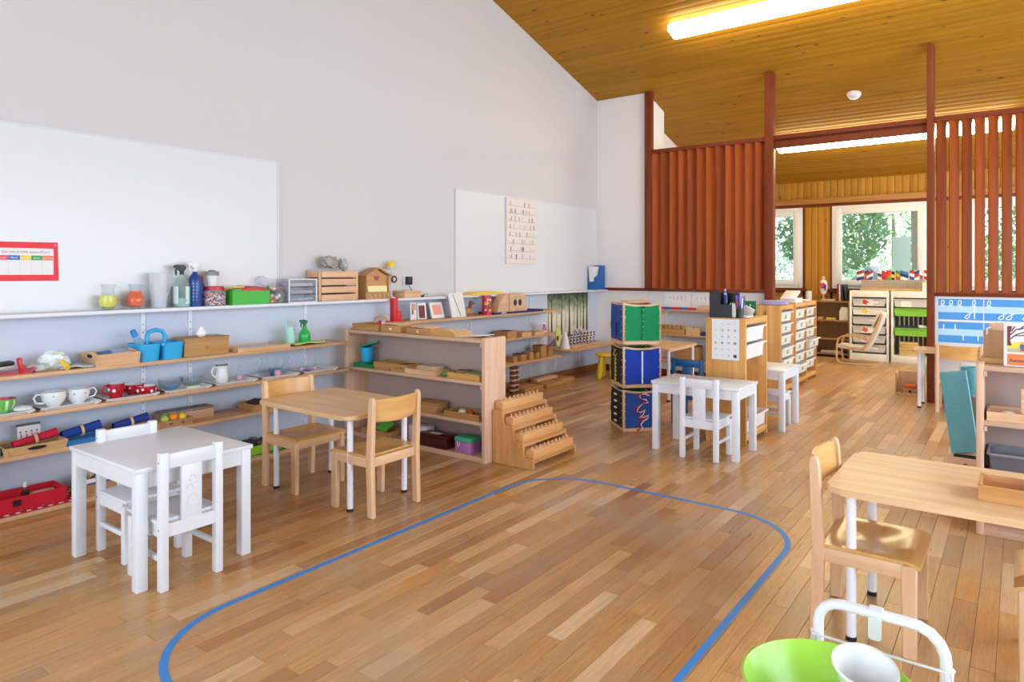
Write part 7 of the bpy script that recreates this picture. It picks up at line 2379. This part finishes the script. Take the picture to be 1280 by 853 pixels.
def hook_(u, v, s, hh_):
    return [(u + 0.28 * s, v), (u + 0.30 * s, v - 0.5 * hh_), (u + 0.24 * s, v - 0.9 * hh_), (u + 0.06 * s, v - hh_), (u - 0.06 * s, v - 0.85 * hh_), (u + 0.04 * s, v - 0.55 * hh_), (u + 0.30 * s, v - 0.22 * hh_), (u + 0.5 * s, v - 0.02 * hh_)]


cw, chh = 0.365, 0.203
for k, (x, z, lab, strokes) in enumerate((
        (3.85, 0.825, 'blue striped card with three tall white loops, upper left of the letter cards', [('l', 0.035), ('l', 0.105), ('l', 0.175), ('f', 0.285)]),
        (4.225, 0.825, 'blue striped card with one loop and two tails, upper right of the letter cards', [('l', 0.035), ('y', 0.115), ('y', 0.175), ('y', 0.30)]),
        (3.85, 0.600, 'blue striped card with straight strokes, lower left of the letter cards', [('t', 0.045), ('t', 0.14), ('p', 0.205), ('p', 0.325)]),
        (4.225, 0.600, 'blue striped card half hidden behind the kraft box, lower right of the letter cards', [('m', 0.05), ('m', 0.12), ('m', 0.19), ('p', 0.30)]))):
    t = thing('letter_card', lab, 'card', (x, FY, z), 0, 'blue letter cards')
    finish('card', B().bx(0, cw, -0.001, 0.001, 0, chh), BL1, t)
    f3 = flat_y(-0.0012, 0, 0)
    finish('middle_band', B().rect(0, cw, chh * 0.35, chh * 0.66, f3), BL2, t)
    b = B()
    zt, zm = chh * 0.66, chh * 0.35
    for kind, u in strokes:
        w_ = 0.0085
        if kind == 'l':
            b.ribbon(loop(u - 0.02, zt - 0.002, 0.115, chh * 0.30), w_, f3, 0.0004)
        elif kind == 'f':
            b.ribbon(loop(u - 0.012, zt - 0.002, 0.11, chh * 0.32), w_, f3, 0.0004)
            b.ribbon([(u + 0.012, zt), (u + 0.012, 0.012)], w_ * 1.2, f3, 0.0005)
            b.ribbon(hook_(u - 0.06, zm + 0.004, 0.11, chh * 0.30), w_, f3, 0.0006)
        elif kind == 'y':
            b.ribbon(hook_(u, zm + 0.004, 0.12, chh * 0.30), w_, f3, 0.0004)
        elif kind == 't':
            b.ribbon([(u, zt + 0.045), (u, zt - 0.012)], w_ * 1.2, f3, 0.0004)
        elif kind == 'p':
            b.ribbon([(u, zm + 0.01), (u, 0.028)], w_ * 1.2, f3, 0.0004)
        elif kind == 'm':
            b.ribbon([(u - 0.02, zm + 0.004), (u - 0.018, zt - 0.02), (u, zt - 0.012), (u + 0.016, zt - 0.02), (u + 0.018, zm + 0.004)], w_ * 0.8, f3, 0.0004)
    stuff(finish('strokes', b, pc('#f2f6fa', 0.5), t))

# ---------------------------------------------------------------- right-hand shelf unit and what stands on it
RX0, RY0 = 4.325, 4.06
low_unit('beech shelf unit at the right edge with the picture card on top', RX0, 5.50, RY0, 4.33, 0.842, (0.562, 0.285))
RT = 0.831
t = thing('picture_card', 'white card with an autumn tree picture on the right-hand shelf unit', 'card', (4.435, 4.12, RT))
t.rotation_euler = (-0.10, 0, 0)
finish('card', B().bx(0, 0.30, -0.006, 0.0, 0, 0.215, 0.001), PAPER, t)
f3 = flat_y(-0.0064, 0, 0)
finish('picture', B().rect(0.014, 0.286, 0.068, 0.20, f3), pc('#d9dbe0'), t)
finish('field', B().poly([f3(u, v, 0.0003) for u, v in ((0.014, 0.068), (0.286, 0.068), (0.286, 0.13), (0.09, 0.125), (0.03, 0.112), (0.014, 0.10))]), pc('#f0d23c'), t)
finish('path', B().poly([f3(u, v, 0.0006) for u, v in ((0.014, 0.07), (0.11, 0.07), (0.15, 0.09), (0.10, 0.10), (0.05, 0.088), (0.014, 0.085))]), pc('#b8ac98'), t)
b = B()
b.poly([f3(u, v, 0.0008) for u, v in ((0.014, 0.10), (0.032, 0.10), (0.026, 0.125), (0.026, 0.16), (0.034, 0.195), (0.014, 0.195))])
for P in (((0.024, 0.13), (0.05, 0.155), (0.085, 0.17)), ((0.024, 0.15), (0.05, 0.18), (0.10, 0.19)), ((0.045, 0.15), (0.065, 0.15), (0.09, 0.155)), ((0.03, 0.17), (0.045, 0.195)), ((0.06, 0.178), (0.08, 0.198))):
    b.ribbon(P, 0.005, f3, 0.0009)
stuff(finish('tree_print', b, pc('#6e3626'), t))
for nm, u0, u1, v0, v1, c in (('coat', 0.064, 0.082, 0.088, 0.108, '#2c62b4'), ('head', 0.067, 0.079, 0.108, 0.12, '#e0a04c'), ('legs', 0.066, 0.080, 0.076, 0.088, '#a04a3c')):
    finish(nm, B().rect(u0, u1, v0, v1, f3, 0.0011), pc(c), t)
o = finish('caption_band', B().rect(0.014, 0.286, 0.006, 0.060, f3), pc('#f07a3c'), t)
finish('caption', text_mesh('Automne', 0.021, lambda u, v, l: f3(0.022 + u, 0.022 + v, 0.0006), 'LEFT', 0.0004), BLACK, o)
t = thing('board_rack', 'kraft brown upright boards in a wooden rack on the right-hand shelf unit', 'rack', (4.395, 4.235, RT))
finish('base', B().bx(-0.055, 0.08, -0.06, 0.06, 0, 0.03, 0.003), TINW, t)
finish('board', B().bx(-0.045, 0.075, -0.035, -0.027, 0.03, 0.165, 0.001), CARD, t)
finish('board', B().bx(-0.025, 0.075, 0.0, 0.008, 0.03, 0.20, 0.001), BEECHPALE, t)
finish('board', B().bx(0.0, 0.078, 0.03, 0.038, 0.03, 0.20, 0.001), CARD, t)
finish('clip', B().tube([(-0.03, -0.037, 0.145), (-0.03, -0.045, 0.175), (-0.015, -0.037, 0.18)], 0.004, 6), WPLAS, t)
t = thing('wooden_tray', 'wooden tray on the upper shelf of the right-hand unit', 'tray', (4.63, 4.18, 0.562))
finish('tray', rect_tray(B(), 0.52, 0.20, 0.045, 0.007, 0.002), BEECH, t)
t = thing('block_tower', 'stepped tower of small wooden cubes in the tray of the right-hand unit', 'blocks', (4.515, 4.17, 0.5695))
for i, n in enumerate((6, 5, 4, 3, 2)):
    for j in range(n):
        finish('cube', B().box((i * 0.0245, 0, 0.0125 + j * 0.0252), (0.024, 0.024, 0.025), None, 0.001), BEECHPALE, t)
t = thing('paper_scraps', 'crumpled pale scraps in the tray of the right-hand unit', 'paper', (4.45, 4.15, 0.5695))
finish('scrap', crumple((0, 0, 0.020), 0.03, 2, rb, (1.2, 0.8, 0.6)), pc('#d8cfc4'), t)
t = thing('storage_tub', 'smoky clear plastic tub with small toys on the lower shelf of the right-hand unit', 'tub', (4.62, 4.185, 0.285))
TUBM = glass('smoky_plastic', '#a8a6ae', 0.45, 0.2, 0.6)
finish('tub', rect_tray(B(), 0.44, 0.18, 0.115, 0.005, 0.022), TUBM, t)
finish('rim', B().tube([(p[0], p[1], 0.115) for p in rrect(-0.247, 0.247, -0.116, 0.116, 0.02, 3)], 0.007, 6, closed=True), pc('#8f8d95', 0.4), t)
for k in range(14):
    finish('toy', B().box((-0.17 + 0.027 * k, -0.03 + 0.04 * ((k * 5) % 3), 0.022), (0.03, 0.03, 0.03), (0.3 * k, 0.5 * k, 0.2 * k), 0.005), pc(('#e8e4e8', '#c83a44', '#e6dfe0', '#4a5ab0')[k % 4]), t)

# mats in a wooden drawer box left of it
t = thing('drawer_crate', 'low wooden box with small knobbed drawers holding the teal mats', 'box', (4.175, 4.48, 0))
finish('case', B().bx(0, 0.40, 0.0, 0.47, 0, 0.285, 0.003), BEECH, t)
for k in range(3):
    z = 0.02 + 0.09 * k
    d = finish('drawer_front', B().bx(0.03, 0.37, -0.012, -0.001, z, z + 0.072, 0.002), BEECH, t)
    finish('knob', B().ball((0.085, -0.018, z + 0.036), 0.010, 10), pc('#8a5a34'), d)
    finish('gap', B().bx(0.03, 0.37, -0.0015, -0.0005, z + 0.073, z + 0.0895), DARK, d)
t = thing('felt_mat', 'folded teal felt mat leaning at the front of the wooden drawer box', 'mat', (4.255, 4.56, 0.2855))
t.rotation_euler = (0, -0.13, 0)
b = B().grid(lambda u, v: Vector(((u - 0.5) * 0.125 * (1 - 0.0 * v), -0.05 + 0.012 * math.sin(3 * v), 0.008 + v * 0.44 + 0.006 * (u - 0.5))), 4, 12)
r_ = bmesh.ops.extrude_face_region(b.bm, geom=b.bm.faces[:])
bmesh.ops.translate(b.bm, vec=(0, 0.075, 0.0), verts=[g for g in r_['geom'] if isinstance(g, bmesh.types.BMVert)])
finish('mat', b, TEAL, t)
t = thing('felt_mat', 'rolled teal felt mat behind the folded one in the drawer box', 'mat', (4.268, 4.795, 0.2855))
sp_ = [(0.055 * (0.3 + 0.7 * i / 44) * math.cos(i * 0.42), 0.055 * (0.3 + 0.7 * i / 44) * math.sin(i * 0.42)) for i in range(45)]
b = B()
rr_ = [[b.bm.verts.new((x, y, z)) for x, y in sp_] for z in (0.0, 0.2, 0.45)]
for a, c in zip(rr_, rr_[1:]):
    for i in range(44):
        b.bm.faces.new((a[i], a[i + 1], c[i + 1], c[i]))
finish('mat', b, TEAL, t)
one('felt_mat', 'rolled brown felt mat between the teal mat and the shelf unit', 'mat', B().lathe([(0, 0), (0.04, 0), (0.042, 0.29), (0.03, 0.30), (0, 0.295)], 18), BRNF, (4.31, 4.692, 0.2855))
one('white_cushion', 'white cushion standing behind the teal mats', 'cushion', B().bx(-0.13, 0.10, -0.035, 0.035, 0, 0.465, 0.025), pm('cushion_white', '#e9dfd8', 0.95, noise=0.05, nscale=80), (4.335, 4.895, 0.2855))

# ---------------------------------------------------------------- tray on the right-hand table
t = thing('wooden_tray', 'deep wooden tray with coloured pieces on the right-hand table', 'tray', (4.535, 2.83, 0.5305))
finish('tray', rect_tray(B(), 0.290, 0.160, 0.052, 0.008, 0.003), STAIRW, t)
one('red_piece', 'flat red and orange piece in the tray on the right-hand table', 'toy piece', B().box((0, 0, 0.010), (0.06, 0.022, 0.018), None, 0.004), pc('#ef5a3c'), (4.49, 2.83, 0.5395), 0.5)
one('pink_piece', 'flat pink piece in the tray on the right-hand table', 'toy piece', B().box((0, 0, 0.010), (0.05, 0.022, 0.018), None, 0.004), pc('#f0a090'), (4.465, 2.785, 0.5395), 0.2)
one('blue_piece', 'blue piece standing up at the back of the tray on the right-hand table', 'toy piece', B().box((0, 0, 0.035), (0.03, 0.03, 0.07), (0, 0.2, 0), 0.006), pc('#2f5cc0'), (4.535, 2.88, 0.5415))

# ---------------------------------------------------------------- white wire stand with lime bowl, nearest the camera
WT = pm('white_tube', '#eceef2', 0.3, noise=0.02)
t = thing('wire_stand', 'white tubular stand with a wire basket at the lower right corner', 'stand', (0, 0, 0))
AY = 1.705
P = [(4.122, AY, 0.0), (4.122, AY, 0.46)] + [(4.172 + 0.05 * math.cos(math.radians(a)), AY, 0.478 + 0.05 * math.sin(math.radians(a))) for a in (180, 157, 135, 112, 90)] + [(4.30, AY, 0.528)] + [(4.312 + 0.062 * math.cos(math.radians(a)), AY, 0.466 + 0.062 * math.sin(math.radians(a))) for a in (78, 56, 34, 12, 0)] + [(4.374, AY, 0.0)]
finish('arch', B().tube(P, 0.0118, 14), WT, t)
for x in (4.122, 4.374):
    finish('leg', B().cyl((x, 1.22, 0), (x, 1.22, 0.34), 0.0118, None, 12), WT, t)
    finish('side_bar', B().cyl((x, 1.22, 0.325), (x, AY, 0.325), 0.009, None, 10), WT, t)
    finish('wire', B().tube([(x + (-0.012 if x < 4.2 else 0.012), AY, 0.45), (x + (-0.012 if x < 4.2 else 0.012), 1.66, 0.40), (x + (-0.008 if x < 4.2 else 0.008), 1.60, 0.338), (x, 1.22, 0.336)], 0.0028, 8), WT, t)
    finish('knob', B().ball((x + (-0.012 if x < 4.2 else 0.012), AY, 0.45), 0.0055, 10), WT, t)
    finish('wire', B().cyl((x, AY - 0.012, 0.45), (x, AY - 0.012, 0.325), 0.0022, None, 6), WT, t)
finish('wire', B().tube([(4.11, AY - 0.014, 0.45), (4.386, AY - 0.014, 0.45)], 0.003, 8), WT, t)
for k in range(9):
    x = 4.135 + 0.028 * k
    finish('wire', B().tube([(x, 1.22, 0.332), (x, AY, 0.332)], 0.002, 6), WT, t)
for x in (4.118, 4.128):
    finish('wire', B().cyl((x - 0.002, AY - 0.016, 0.452), (x - 0.002, AY - 0.016, 0.40), 0.0018, None, 6), WT, t)
t = thing('plastic_hook', 'white plastic hook clipped over the arch of the wire stand', 'hook', (4.2425, AY, 0.528))
finish('clip', B().prism([(p[0] * 1.0, p[1]) for p in arc(0, 0, 0.0165, -30, 210, 12) + arc(0, 0, 0.0122, 210, -30, 12)], 'x', -0.013, 0.013), WPLAS, t)
finish('tongue', B().prism(rrect(-0.013, 0.013, -0.05, 0.0, 0.006, 3), 'y', -0.0215, -0.016), WPLAS, t)
t = thing('bowl', 'large lime green bowl in the wire stand at the lower right corner', 'bowl', (4.193, 1.483, 0.336))
R_ = 0.166
finish('bowl', B().lathe([(0, 0), (0.07, 0), (0.105, 0.02), (0.14, 0.07), (R_, 0.124), (R_ + 0.003, 0.126), (R_ - 0.002, 0.1285), (R_ - 0.005, 0.125), (0.135, 0.071), (0.10, 0.024), (0.068, 0.005), (0, 0.005)], 64), LIMEB, t)
t = thing('funnel', 'white funnel on a teal stem standing in the lime green bowl', 'funnel', (4.240, 1.515, 0.352))
t.rotation_euler = (0.20, 0.10, 0.0)
m_ = Matrix.Translation((0, 0, 0))
finish('cone', B().lathe([(0.016, 0.105), (0.030, 0.113), (0.044, 0.135), (0.052, 0.160), (0.056, 0.170), (0.060, 0.171), (0.0595, 0.175), (0.055, 0.174), (0.049, 0.160), (0.040, 0.136), (0.026, 0.117), (0, 0.112)], 40, m=m_), WPLAS, t)
finish('stem', B().lathe([(0, 0.006), (0.024, 0.006), (0.026, 0.02), (0.026, 0.098), (0.018, 0.109), (0, 0.109)], 24), pc('#1fa58c', 0.35), t)
